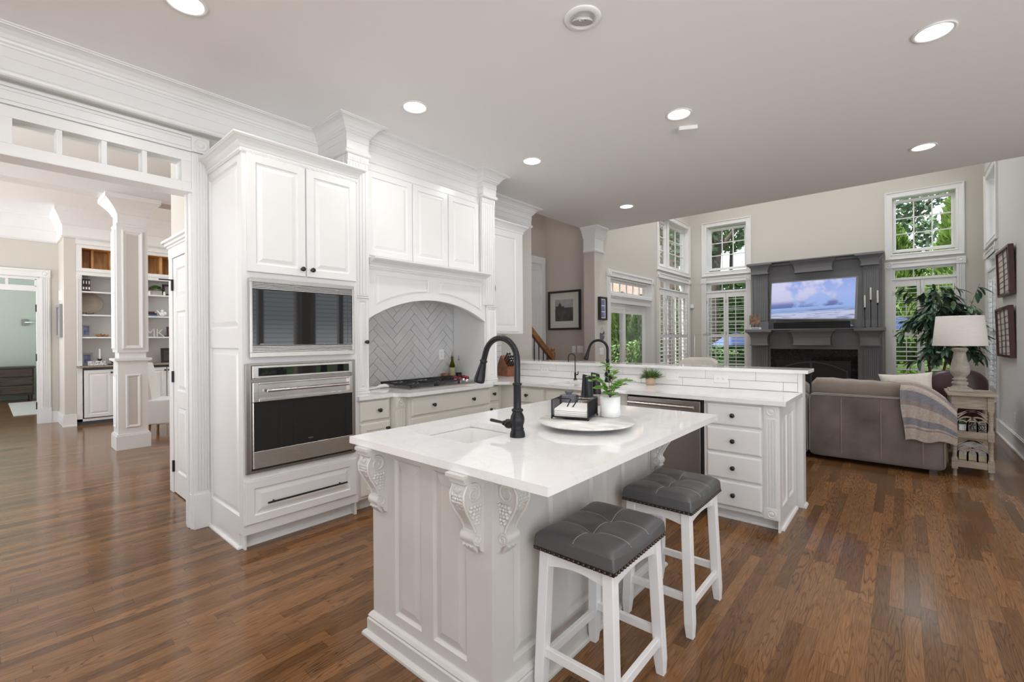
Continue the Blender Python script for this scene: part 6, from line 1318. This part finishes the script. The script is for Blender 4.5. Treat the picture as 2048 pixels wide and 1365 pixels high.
c.box(0.585, 0.628, 0, 2.43, -0.12, 0.012); c.box(-0.6, 0.6, 2.20, 2.29, -0.1, 0.01); c.box(-0.6, 0.6, 2.39, 2.44, -0.1, 0.01); c.box(0.565, 0.60, 2.28, 2.4, -0.1, 0.01); c.box(0.24, 0.27, 2.28, 2.40, -0.08, 0.005)
d = S('door_4', c, TRIM); g = MB(FX(-10.9)); g.box(-0.45, 0.58, 2.29, 2.39, -0.06, -0.055); S('glass', g, GLASS, parent=d)
for z in (1.92, 1.10, 0.30): h_ = MB(FX(-10.9)); h_.box(0.572, 0.586, z - 0.06, z + 0.06, -0.04, 0.0); S('hinge', h_, BLACKM, parent=d)
m = MB(FX(-10.9)); m.box(0.745, 0.843, 0, 0.19, 0, 0.018); m.box(0.745, 0.843, 0, 0.02, 0, 0.03); m.M = FY(0.843); m.box(-10.9, -10.1, 0, 0.19, 0, 0.018); m.M = FX(-10.1); m.box(0.825, 0.983, 0, 0.19, 0, 0.018); m.box(0.815, 0.983, 0, 0.02, 0, 0.03); S('baseboard_dining', m, TRIM)
m = MB(FX(-15.9)); m.box(-3.1, 2.5, 0, 3.5, -0.12, 0); m.M = FY(1.2); m.box(-15.9, -11.02, 0, 3.5, -0.1, 0); S('wall_study', m, GREENW)
# bookcase
t = T('bookcase', 'built-in white bookcase with pine backed top boxes and granite counter', 'bookcase', (-10.25, 1.65, 0)); XB = -10.1
m = MB(FX(XB))
m.box(0.985, 1.052, 0.06, 3.0, -0.36, 0); m.box(1.655, 1.735, 0.06, 3.0, -0.36, 0); m.box(2.36, 2.45, 0.06, 3.0, -0.36, 0); m.box(0.985, 2.45, 2.885, 3.0, -0.36, 0.004); m.box(0.985, 2.45, 2.44, 2.555, -0.36, 0.004); m.box(0.985, 2.45, 0.10, 3.0, -0.38, -0.36); m.box(0.985, 2.45, 0.06, 0.10, -0.36, 0.0)
for k in range(3): m.box(0.996 + k * 0.018, 1.006 + k * 0.018, 1.05, 2.36, 0, 0.008)
rosette(m, 1.018, 2.40, 0.034, 0, 0.012); rosette(m, 1.018, 0.90, 0.034, 0, 0.012); m.box(0.985, 2.45, 2.50, 2.52, 0, 0.016); m.box(0.98, 2.45, 2.94, 3.0, 0, 0.03)
P('frame', m, TRIM, t)
m = MB(FX(XB))
for a, b in ((1.052, 1.655), (1.735, 2.36)):
    m.box(a, b, 2.556, 2.884, -0.355, -0.34); m.box(a, a + 0.006, 2.556, 2.884, -0.34, -0.004); m.box(b - 0.006, b, 2.556, 2.884, -0.34, -0.004); m.box(a, b, 2.556, 2.562, -0.34, -0.004); m.box(a, b, 2.878, 2.884, -0.34, -0.004)
    m.box(a + 0.13, a + 0.16, 2.562, 2.878, -0.33, -0.15); m.box(a + 0.36, a + 0.40, 2.562, 2.878, -0.33, -0.12)
P('pine_lining', m, PINE, t)
for z in (2.185, 1.804, 1.438):
    for a, b in ((1.052, 1.655), (1.735, 2.36)): P('shelf', MB(FX(XB)).box(a, b, z - 0.024, z, -0.355, -0.012), TRIM, t)
P('counter', MB(FX(XB)).box(0.985, 2.45, 0.935, 0.965, -0.36, 0.05), GRANITE, t, bev=0.003)
for a, b, kx in ((1.07, 1.43, 1.405), (1.44, 1.80, 1.465), (1.81, 2.16, 2.135), (2.17, 2.44, 2.19)):
    m = MB(FX(XB)); rdoor(m, a, b, 0.115, 0.89); dd = P('door', m, TRIM, t); k = MB(FX(XB)); knob(k, kx, 0.84, 0.019); P('knob', k, BLACKK, dd)
P('toe_kick', MB(FX(XB)).box(0.985, 2.45, 0, 0.06, -0.36, -0.05), GREYC, t)
# bookcase contents
for i in range(3):
    y = 1.065 + i * 0.034; t = T('dark_book', ('dark bound book leftmost', 'dark bound book in the middle', 'brown tinted book rightmost')[i] + ' of three on the top bookcase shelf', 'book', (-10.25, y + 0.015, 2.1855), 'dark books on the top bookcase shelf')
    P('cover', MB().box(-10.36, -10.18, y, y + 0.032, 2.1855, 2.395), [FRAMEB, BLACKK, FRAMER][i], t); P('spine_label', MB().box(-10.18, -10.1795, y + 0.006, y + 0.026, 2.22, 2.26).box(-10.18, -10.1795, y + 0.010, y + 0.022, 2.31, 2.36), PAPER, t)
T1('black_book', MB().box(-10.36, -10.2, 1.58, 1.615, 2.1855, 2.40), FRAMEB, 'black book standing alone by the column on the top bookcase shelf', 'book', (-10.28, 1.6, 2.1855))
t = T('display_plate', 'large taupe oval plate on a small stand in the left bookcase bay', 'plate', (-10.27, 1.15, 1.8045)); m = MB(Matrix.Translation((-10.27, 1.15, 1.99)) @ FX(0)); m.M = m.M @ Matrix.Rotation(-0.12, 4, 'X'); m.lathe([(0.001, 0.012), (0.05, 0.012), (0.10, 0.018), (0.178, 0.034), (0.182, 0.030), (0.10, 0.006), (0.001, 0.0)], 40, sx=1.0, sy=0.93); P('plate', m, pm('taupe_glaze', (0.27, 0.225, 0.19), 0.22), t)
m = MB(); m.tube([(-10.24, 1.11, 1.85), (-10.20, 1.11, 1.82), (-10.19, 1.11, 1.84)], 0.004, 6); m.tube([(-10.24, 1.20, 1.85), (-10.20, 1.20, 1.82), (-10.19, 1.20, 1.84)], 0.004, 6); m.tube([(-10.24, 1.11, 1.812), (-10.24, 1.20, 1.812)], 0.008, 6); P('stand', m, BLACKM, t)
def small_frame(y0, y1, z0, z1, x, fm, pmt, label):
    t = T('framed_photo', label, 'picture frame', (x, (y0 + y1) / 2, z0), 'photo frames in the bookcase'); M_ = Matrix.Translation((x, 0, z0)) @ Matrix.Rotation(-0.12, 4, 'Y') @ FX(0); b_ = min(0.035, (y1 - y0) * 0.22)
    P('frame', MB(M_).holes(y0, y1, 0, z1 - z0, [(y0 + b_, y1 - b_, b_, z1 - z0 - b_)], 0, 0.018), fm, t, bev=0.002); P('photograph', MB(M_).box(y0 + 0.01, y1 - 0.01, 0.01, z1 - z0 - 0.01, -0.004, 0.006), pmt, t)
small_frame(1.50, 1.65, 1.8045, 2.10, -10.25, FRAMEG, MATB, 'silver frame with pale picture on the plate shelf beside the column')
small_frame(1.055, 1.175, 1.4385, 1.635, -10.22, FRAMEG, PHB, 'grey photo frame on the third shelf of the left bookcase bay')
small_frame(1.06, 1.20, 0.9655, 1.17, -10.28, FRAMEG, PHB, 'grey photo frame standing at the left end of the granite counter')
small_frame(2.14, 2.30, 2.1855, 2.40, -10.25, FRAMEB, PHL, 'black photo frame beside the leafy planter on the top right shelf')
small_frame(2.20, 2.33, 1.462, 1.62, -10.25, FRAMER, PHL, 'small reddish frame beside the wooden letters')
small_frame(2.12, 2.34, 0.9655, 1.23, -10.28, FRAMEB, PHD, 'large dark frame at the right end of the granite counter')
for i, (x, y, r) in enumerate(((-10.2, 1.26, 0.028), (-10.22, 1.315, 0.024), (-10.19, 1.36, 0.02))): T1('carved_bird', MB().ball((x, y, 1.4385 + r * 0.8), r, 12, 8, 0.8, 1.0, 1.5).ball((x, y + r * 1.1, 1.4385 + r * 1.5), r * 0.5, 8, 6), OAK, ('largest', 'middle', 'smallest')[i] + ' brown carved bird on the third left bookcase shelf', 'figurine', (x, y, 1.4385), 'carved birds')
t = T('candlestick', 'short black candlestick with ivory taper on the granite counter', 'candlestick', (-10.2, 1.275, 0.9655)); c = (-10.2, 1.275, 0.9655); P('stand', MB().lathe([(0.03, 0), (0.028, 0.012), (0.012, 0.04), (0.016, 0.07), (0.034, 0.10), (0.030, 0.105), (0.014, 0.09)], 16, c), BLACKM, t); P('candle', MB().lathe([(0.0135, 0.098), (0.012, 0.27), (0.001, 0.275)], 12, c), CANDLE, t)
t = T('patterned_box', 'low white and grey patterned box on the granite counter', 'box', (-10.13, 1.22, 0.9655)); P('body', MB().box(-10.2, -10.075, 1.12, 1.34, 0.9655, 1.035), pm('patterned_lid', (0.5, 0.5, 0.52), 0.6, var=0.9, vscale=40), t, bev=0.004)
T1('trinket_bowl', MB().lathe([(0.03, 0.001), (0.05, 0.016), (0.07, 0.045), (0.066, 0.046), (0.045, 0.02), (0.001, 0.012)], 24, (-10.15, 1.47, 0.98)).box(-10.25, -10.08, 1.38, 1.56, 0.9655, 0.981), FRAMEB, 'dark bowl on a flat tray on the granite counter near the column', 'bowl', (-10.15, 1.47, 0.9655))
t = T('planter', 'bushy green plant in a long pale stone planter on the top right shelf', 'plant', (-10.2, 2.03, 2.1855)); P('trough', MB().box(-10.27, -10.15, 1.95, 2.12, 2.1855, 2.265), pm('stone_pale', (0.45, 0.42, 0.39), 0.8, var=0.15, vscale=30), t, bev=0.008)
lf = MB()
for k in range(220): a = random.uniform(0, 6.28); e = random.uniform(0.0, 1.5); d_ = Vector((math.cos(a) * math.cos(e), math.sin(a) * math.cos(e), math.sin(e))); leaf(lf, Vector((-10.2, 2.035, 2.255)) + Vector((d_.x * 0.06, d_.y * 0.09, d_.z * 0.07)), d_, 0.04, 0.022, curl=0.3, n=3)
P('leaves', lf, LEAFF, t)
for y, lb in ((1.93, 'small ivory candle left of the stone planter'), (2.145, 'small ivory candle right of the stone planter')): T1('pillar_candle', MB().lathe([(0.018, 0), (0.018, 0.035), (0.012, 0.04), (0.016, 0.055), (0.012, 0.066), (0.001, 0.067)], 14, (-10.13, y, 2.1855)), CANDLE, lb, 'candle', (-10.13, y, 2.1855))
for i, (mt_, l_) in enumerate(((BLUE, 0.17), (FRAMEB, 0.16), (FRAMER, 0.13))): T1('stacked_book', MB().box(-10.30, -10.16, 1.88, 1.88 + l_, 1.8045 + 0.028 * i, 1.8315 + 0.028 * i), mt_, ('blue book at the bottom', 'dark book in the middle', 'red book on top')[i] + ' of the flat stack in the right bookcase bay', 'book', (-10.23, 1.96, 1.8045 + 0.028 * i), 'flat book stack in the right bookcase bay')
m = MB(); m.ball((-10.2, 2.12, 1.845), 0.04, 14, 8, 1.0, 1.0, 1.2); m.ball((-10.2, 2.13, 1.905), 0.026, 12, 8); m.ball((-10.2, 2.17, 1.86), 0.03, 12, 8, 1.2); m.tube([(-10.2, 2.09, 1.86), (-10.19, 2.06, 1.89), (-10.19, 2.05, 1.92)], [0.014, 0.012, 0.005], 8)
T1('white_figurine', m, POTW, 'small white seated figurine on the second right bookcase shelf', 'figurine', (-10.2, 2.12, 1.8045))
for ch, y, lb in (('M', 1.955, 'pale wooden letter M on the third right bookcase shelf'), ('K', 2.10, 'pale wooden letter K on the third right bookcase shelf')):
    t = T('wooden_letter', lb, 'letter', (-10.22, y, 1.4385)); text('letter_shape', ch, 0.21, FX(-10.23) @ Matrix.Translation((y, 1.4395, 0)), MATB, t, 0.012)
T1('red_books', MB().box(-10.30, -10.16, 2.18, 2.35, 1.4385, 1.4605), FRAMER, 'flat red book under the small frame on the third right shelf', 'book', (-10.23, 2.26, 1.4385))
# dining chair, dresser, rug, small fittings
t = T('dining_chair', 'white striped parsons chair half hidden behind the square column', 'chair', (-8.45, 1.95, 0)); M_ = AT(-8.42, 1.90, 0, -0.45); n = 14
m = MB(M_); m.rings([[(x, -0.27 - 0.10 * q * q + d_, 0.40 + 0.63 * q) for x, d_ in ((-0.23, -0.04), (0.23, -0.04), (0.235, 0.0), (0.22, 0.045), (-0.22, 0.045), (-0.235, 0.0))] for q in [i / n for i in range(n + 1)]]); P('backrest', m, LINEN, t, bev=0.012)
P('seat', MB(M_).box(-0.25, 0.25, -0.30, 0.28, 0.14, 0.50), pm('ribbed_linen', (0.62, 0.6, 0.58), 0.9, bump=0.5, bscale=90), t, bev=0.02)
for sx in (-1, 1):
    for sy in (-0.26, 0.24): P('leg', MB(M_).lathe([(0.016, 0), (0.024, 0.15)], 10, (sx * 0.2, sy, 0)), OAK, t)
t = T('dresser', 'dark wood dresser with three wide drawers in the green room', 'dresser', (-15.6, 0.2, 0)); P('body', MB().box(-15.88, -15.30, -0.55, 0.775, 0.14, 0.76).box(-15.89, -15.27, -0.58, 0.80, 0.76, 0.79), DARKW, t)
for z in (0.175, 0.37, 0.565):
    d = MB(FX(-15.30)); dfront(d, -0.52, 0.75, z, z + 0.175); dd = P('drawer', d, DARKW, t); k = MB(FX(-15.30)); knob(k, 0.24, z + 0.09, 0.02); knob(k, -0.2, z + 0.09, 0.02); P('knob', k, BLACKK, dd)
for y in (-0.5, 0.72):
    for x in (-15.83, -15.35): P('leg', MB().lathe([(0.02, 0), (0.035, 0.14)], 10, (x, y, 0)), DARKW, t)
T1('rug', MB().box(-15.0, -12.3, 0.36, 1.05, 0.0005, 0.010), pm('pale_rug', (0.50, 0.50, 0.49), 0.95, var=0.12, vscale=25, bump=0.3, bscale=120), 'small pale rug on the floor of the green room', 'rug', (-13.6, 0.7, 0.0005))
t = T('wall_lamp', 'small swing arm lamp on the green wall', 'lamp', (-15.85, 0.70, 1.82)); P('base', MB(FX(-15.9)).box(0.60, 0.70, 1.76, 1.90, 0.001, 0.04), FRAMEG, t); P('arm', MB(FX(-15.9)).tube([(0.65, 1.83, 0.04), (0.72, 1.83, 0.12), (0.9, 1.83, 0.14)], 0.012, 8), CHROME, t)
t = T('framed_print', 'grey frame on the side of the bookcase pier seen edge on', 'picture', (-10.6, 0.82, 1.7)); Mp = FY(0.843); P('frame', MB(Mp).holes(-10.84, -10.32, 1.43, 1.97, [(-10.80, -10.36, 1.47, 1.93)], 0.002, 0.035), FRAMEG, t); P('print', MB(Mp).box(-10.82, -10.34, 1.45, 1.95, 0.002, 0.015), PHL, t)
t = T('wall_sconce', 'tiny lit wall sconce above the edge on frame by the pier', 'lamp', (-10.35, 0.82, 2.1)); P('shade', MB(Mp).box(-10.38, -10.34, 2.04, 2.18, 0.002, 0.035), pm('warm_shade', (0.8, 0.7, 0.5), 0.5, emit=((1, 0.8, 0.5), 0.9)), t)

# ------------------------------------------------------------------ ceiling fittings and their light
def can(loc, label, first=None, w=CAN_W):
    if first: return dup(first, loc, label)
    t = T('recessed_light', label, 'ceiling light', (0, 0, 0), 'recessed ceiling lights')
    P('trim_ring', MB().lathe([(0.082, 0.0), (0.098, -0.001), (0.100, -0.005), (0.094, -0.008), (0.082, -0.006), (0.080, 0.0)], 40, cap=False), PLASTIC, t)
    P('lens', MB().lathe([(0.001, -0.0015), (0.0805, -0.0015)], 40, cap=False), LENS, t)
    ld = bpy.data.lights.new('can_light', 'AREA'); ld.shape = 'DISK'; ld.size = 0.14; ld.energy = w; ld.color = (1.0, 0.98, 0.955); ld.spread = math.radians(160)
    lo = bpy.data.objects.new('lamp', ld); COL.objects.link(lo); lo.parent = t; lo.location = (0, 0, -0.012)
    t.location = loc; return t
z = CZ - 0.0005
c0 = can((-2.80, 0.69, z), 'recessed ceiling light cut by the top edge above the cased opening')
for x, y, lb in ((-2.776, 2.128, 'recessed ceiling light in front of the hood crown by the oven cabinet'), (-2.761, 3.535, 'recessed ceiling light nearest the right hood pilaster crown'), (-2.78, 5.594, 'recessed ceiling light above the hall picture wall'), (-1.319, 3.56, 'recessed ceiling light beside the smoke detector'), (0.156, 5.69, 'recessed ceiling light closest to the living room edge of the ceiling'), (0.147, 3.574, 'large recessed ceiling light at the upper right of the room')):
    can((x, y, z), lb, c0)
for x, y in ((0.15, 2.1), (0.15, 0.69), (-1.3, 0.69), (-1.3, -0.8), (0.15, -0.8), (-2.8, -0.8), (1.8, 2.1), (1.8, 4.4), (1.8, -0.5)): can((x, y, z), 'unseen ceiling light added out of frame to brighten the kitchen', c0)  # lamps added outside the view for extra kitchen light
cl = can((0, 0, 0), 'added unseen light in the high living room ceiling', None, CAN_W * 3.2)  # living room lamps are out of view, added to brighten that room
cl.location = (-1.5, 8.4, 5.5995)
for x, y in ((-2.6, 7.6), (-0.9, 7.6), (-2.6, 9.3), (-0.3, 9.3)): can((x, y, 5.5995), 'added unseen light in the high living room ceiling', cl)
can((-4.35, 5.7, 5.5995), 'added unseen light in the high stair hall ceiling', cl)  # unseen lamp added to brighten the stair hall
for x, y in ((-5.6, 0.2), (-9.0, 1.4), (-9.2, -0.6), (-13.5, 0.2)): can((x, y, 3.4995), 'added unseen light in the dining room ceiling', c0)  # unseen lamps added to light the rooms beyond the opening
t = T('eyeball_light', 'unlit adjustable eyeball light recessed in the kitchen ceiling', 'ceiling light', (-1.316, 2.141, z)); c = (-1.316, 2.141, z)
P('trim_ring', MB().lathe([(0.070, 0.0), (0.100, -0.001), (0.102, -0.005), (0.094, -0.010), (0.074, -0.016), (0.068, -0.012), (0.066, 0.0)], 40, c, cap=False), PLASTIC, t)
m = MB(Matrix.Translation(c) @ Matrix.Rotation(0.35, 4, Vector((0.76, 0.65, 0)))); m.lathe([(0.001, -0.004), (0.048, -0.006), (0.060, -0.022), (0.058, -0.024), (0.001, -0.003)], 36, cap=False); P('gimbal', m, pm('lamp_grey', (0.55, 0.55, 0.55), 0.4), t)
m = MB(Matrix.Translation(c) @ Matrix.Rotation(0.35, 4, Vector((0.76, 0.65, 0)))); m.lathe([(0.022, -0.006), (0.018, -0.016), (0.001, -0.018)], 20, cap=False); P('bulb', m, CHROME, t)
T1('smoke_detector', MB(AT(-1.35, 3.835, z, 0.5)).prism([(-0.075, -0.035), (0.075, -0.035), (0.075, 0.035), (-0.075, 0.035)], -0.03, 0), PLASTIC, 'white rectangular smoke detector on the ceiling beside a lit recessed light', 'smoke detector', (-1.35, 3.835, z), bev=0.01)

# ------------------------------------------------------------------ garden outside the windows
def quads(mb, c, r, n, s, flat=1.0, shell=0.55):
    V, F = mb.v, mb.f
    for _ in range(n):
        while True:
            p = Vector((random.uniform(-1, 1), random.uniform(-1, 1), random.uniform(-1, 1)))
            if shell < p.length <= 1: break
        q = Vector((c[0] + p.x * r[0], c[1] + p.y * r[1], c[2] + p.z * r[2])); a = Vector((random.gauss(0, 1), random.gauss(0, 1), random.gauss(0, 1))).normalized(); b_ = a.orthogonal().normalized(); s_ = s * random.uniform(0.6, 1.3); a *= s_; b_ *= s_ * 0.6; k = len(V)
        V += [q - a, q + b_, q + a, q - b_]; F.append([k, k + 1, k + 2, k + 3]); mb.sm.append(False); mb.mi.append(0)
def tree(name, label, trunk, r0, blobs, mat_, leaf_s, limbs=()):
    t = T(name, label, 'tree', (trunk[0][0], trunk[0][1], trunk[0][2])); m = MB(); m.tube(trunk, [r0 * (1 - 0.6 * i / (len(trunk) - 1)) for i in range(len(trunk))], 10)
    for L in limbs: m.tube(L, [r0 * 0.4 * (1 - 0.8 * i / (len(L) - 1)) for i in range(len(L))], 8)
    P('trunk', m, BARK, t); f = MB()
    for c, r, n in blobs: quads(f, c, r, n, leaf_s)
    P('crown', f, mat_, t); return t
G = -0.15
tree('oak_tree', 'large dark trunked tree seen through the left upper window', [(-4.95, 16, G), (-4.9, 16, 2.5), (-4.75, 16, 4.2), (-4.85, 16, 6.5)], 0.32, [((-5.6, 16.2, 5.2), (1.0, 1.0, 1.5), 1500), ((-4.9, 15.6, 4.6), (0.35, 0.5, 0.7), 220), ((-5.0, 16.5, 7.0), (1.8, 1.2, 0.9), 900)], OAKL, 0.10, [[(-4.8, 16, 4.0), (-4.3, 15.9, 4.6), (-3.7, 15.9, 5.4)]])
tree('oak_tree', 'tree with dark hanging branches at the right of the left upper window', [(-3.1, 17.5, G), (-3.2, 17.5, 3), (-3.3, 17.5, 7)], 0.14, [((-4.35, 17.2, 5.6), (0.75, 0.5, 0.42), 300), ((-4.1, 17.3, 4.85), (0.28, 0.4, 0.32), 80), ((-3.2, 17.5, 7.5), (1.5, 1.2, 1.0), 700)], OAKL, 0.10, [[(-3.25, 17.5, 5.0), (-3.8, 17.3, 5.5), (-4.5, 17.2, 5.9)], [(-3.3, 17.5, 4.4), (-3.9, 17.3, 4.7), (-4.3, 17.3, 4.6)]])
tree('maple_tree', 'pale leafed tree in the middle of the left upper window', [(-5.0, 18.5, G), (-4.9, 18.5, 5)], 0.12, [((-4.85, 18.2, 5.2), (0.55, 0.5, 0.75), 380)], OAKL2, 0.11)
tree('oak_tree', 'dark leafy tree behind the conifers in the right upper window', [(-0.7, 21, G), (-0.6, 21, 4), (-0.3, 21, 8)], 0.28, [((-0.2, 20.6, 6.4), (1.6, 1.0, 1.1), 1500), ((-0.1, 20.6, 4.75), (1.25, 0.8, 0.85), 900), ((1.4, 21, 6.9), (1.0, 0.8, 0.7), 420)], OAKL, 0.11, [[(-0.5, 21, 4.6), (0.3, 20.8, 5.4), (1.2, 20.8, 6.4)]])
def conifer(name, label, x, y, h_, r, mat_, n=2600, s=0.085):
    t = T(name, label, 'conifer', (x, y, G)); P('trunk', MB().tube([(x, y, G), (x, y, h_ * 0.9)], [0.09, 0.02], 8), BARK, t); f = MB(); V, F = f.v, f.f
    for _ in range(n):
        q = random.random() ** 0.75; rr = r * (1 - q) ** 0.75 * random.uniform(0.8, 1.05) + 0.03; a = random.uniform(0, 2 * PI); p = Vector((x + rr * math.cos(a), y + rr * math.sin(a), G + h_ * q)); d_ = Vector((math.cos(a) * 0.5, math.sin(a) * 0.5, random.uniform(0.4, 1.2))).normalized() * s * random.uniform(0.8, 1.6); b_ = d_.orthogonal().normalized() * s * 0.45; b_.rotate(Matrix.Rotation(random.uniform(0, 6.28), 3, d_)); k = len(V); V += [p - d_, p + b_, p + d_, p - b_]; F.append([k, k + 1, k + 2, k + 3]); f.sm.append(False); f.mi.append(0)
    f.rings([[(x + 0.86 * (r * (1 - q) ** 0.75) * math.cos(2 * PI * i / 14), y + 0.86 * (r * (1 - q) ** 0.75) * math.sin(2 * PI * i / 14), G + h_ * q) for i in range(14)] for q in (0.0, 0.25, 0.5, 0.75, 0.97)])
    P('foliage', f, mat_, t)
conifer('arborvitae', 'tall bright conifer filling the right side of the right upper window', 1.35, 14.4, 6.4, 1.35, CONI, 5200)
conifer('arborvitae', 'shorter conifer behind the left part of the right transom window', -0.15, 15.2, 4.3, 1.2, CONI, 3600)
conifer('arborvitae', 'small pale conifer in the lower left corner of the left upper window', -5.75, 19.0, 5.0, 0.55, HEDGEB, 1500)
conifer('arborvitae', 'upright conifer seen through the left pane of the patio door', -7.3, 14.2, 3.0, 0.75, CONI, 3000)
conifer('arborvitae', 'dark conifer seen through the right pane of the patio door', -5.95, 13.0, 2.75, 0.75, HEDGE, 3000)
def hedge(name, label, x0, x1, y0, y1, h_, mat_, n, s):
    t = T(name, label, 'hedge', ((x0 + x1) / 2, (y0 + y1) / 2, G)); f = MB(); f.box(x0 + 0.12, x1 - 0.12, y0 + 0.12, y1 - 0.12, G, h_ - 0.12); V, F = f.v, f.f
    for _ in range(n):
        sd = random.random(); x = random.uniform(x0, x1); y = y0 + abs(random.gauss(0, 0.05)) if sd < 0.75 else random.uniform(y0, y1); zz = random.uniform(G, h_) if sd < 0.75 else h_ + random.gauss(0, 0.06)
        a = Vector((random.gauss(0, 1), random.gauss(0, 1), random.gauss(0, 1))).normalized(); b_ = a.orthogonal().normalized(); s_ = s * random.uniform(0.6, 1.4); a *= s_; b_ *= s_ * 0.65; p = Vector((x, y, zz + 0.12 * math.sin(x * 2.3))); k = len(V); V += [p - a, p + b_, p + a, p - b_]; F.append([k, k + 1, k + 2, k + 3]); f.sm.append(False); f.mi.append(0)
    P('foliage', f, mat_, t)
hedge('hedge', 'tall dark hedge closing off the garden behind the fireplace windows', -6.5, 3.0, 16.8, 17.6, 3.15, HEDGE, 9000, 0.085)
hedge('low_shrubs', 'bright low shrubs below the window behind the ficus', -0.8, 2.2, 12.4, 13.2, 0.62, HEDGEB, 2600, 0.07)
hedge('low_shrubs', 'grey green shrubs along the terrace outside the patio door', -9.5, -5.4, 11.4, 11.8, 1.15, OAKL2, 3200, 0.06)
hedge('low_shrubs', 'dark shrubs below the window left of the fireplace', -5.0, -1.5, 13.6, 14.2, 0.95, HEDGE, 2600, 0.07)
for x, y, lb in ((-3.35, 13.0, 'blue patio umbrella seen through the shutters left of the fireplace'), (-0.15, 13.6, 'blue patio umbrella seen through the shutters behind the ficus')):
    t = T('patio_umbrella', lb, 'umbrella', (x, y, G)); n = 8; zb = 1.15 if x < -1 else 1.5; P('canopy', MB().rings([[(x + r * math.cos(2 * PI * i / n), y + r * math.sin(2 * PI * i / n), zz) for i in range(n)] for r, zz in ((0.62, zb), (0.34, zb + 0.2), (0.02, zb + 0.32))], cap0=False), BLUE, t); P('pole', MB().tube([(x, y, G), (x, y, zb + 0.45)], 0.02, 8), BARK, t)
t = T('brick_house', 'pale brick house wing seen through the transom over the patio door', 'house', (-8.6, 17.2, G)); P('wall', MB().box(-11.5, -6.9, 16.6, 18.5, G, 5.4).box(-6.3, -5.75, 17.6, 18.5, G, 7.5), BRICK, t); P('roof', MB().box(-11.8, -6.7, 16.3, 18.8, 5.4, 5.6), GREYC, t)
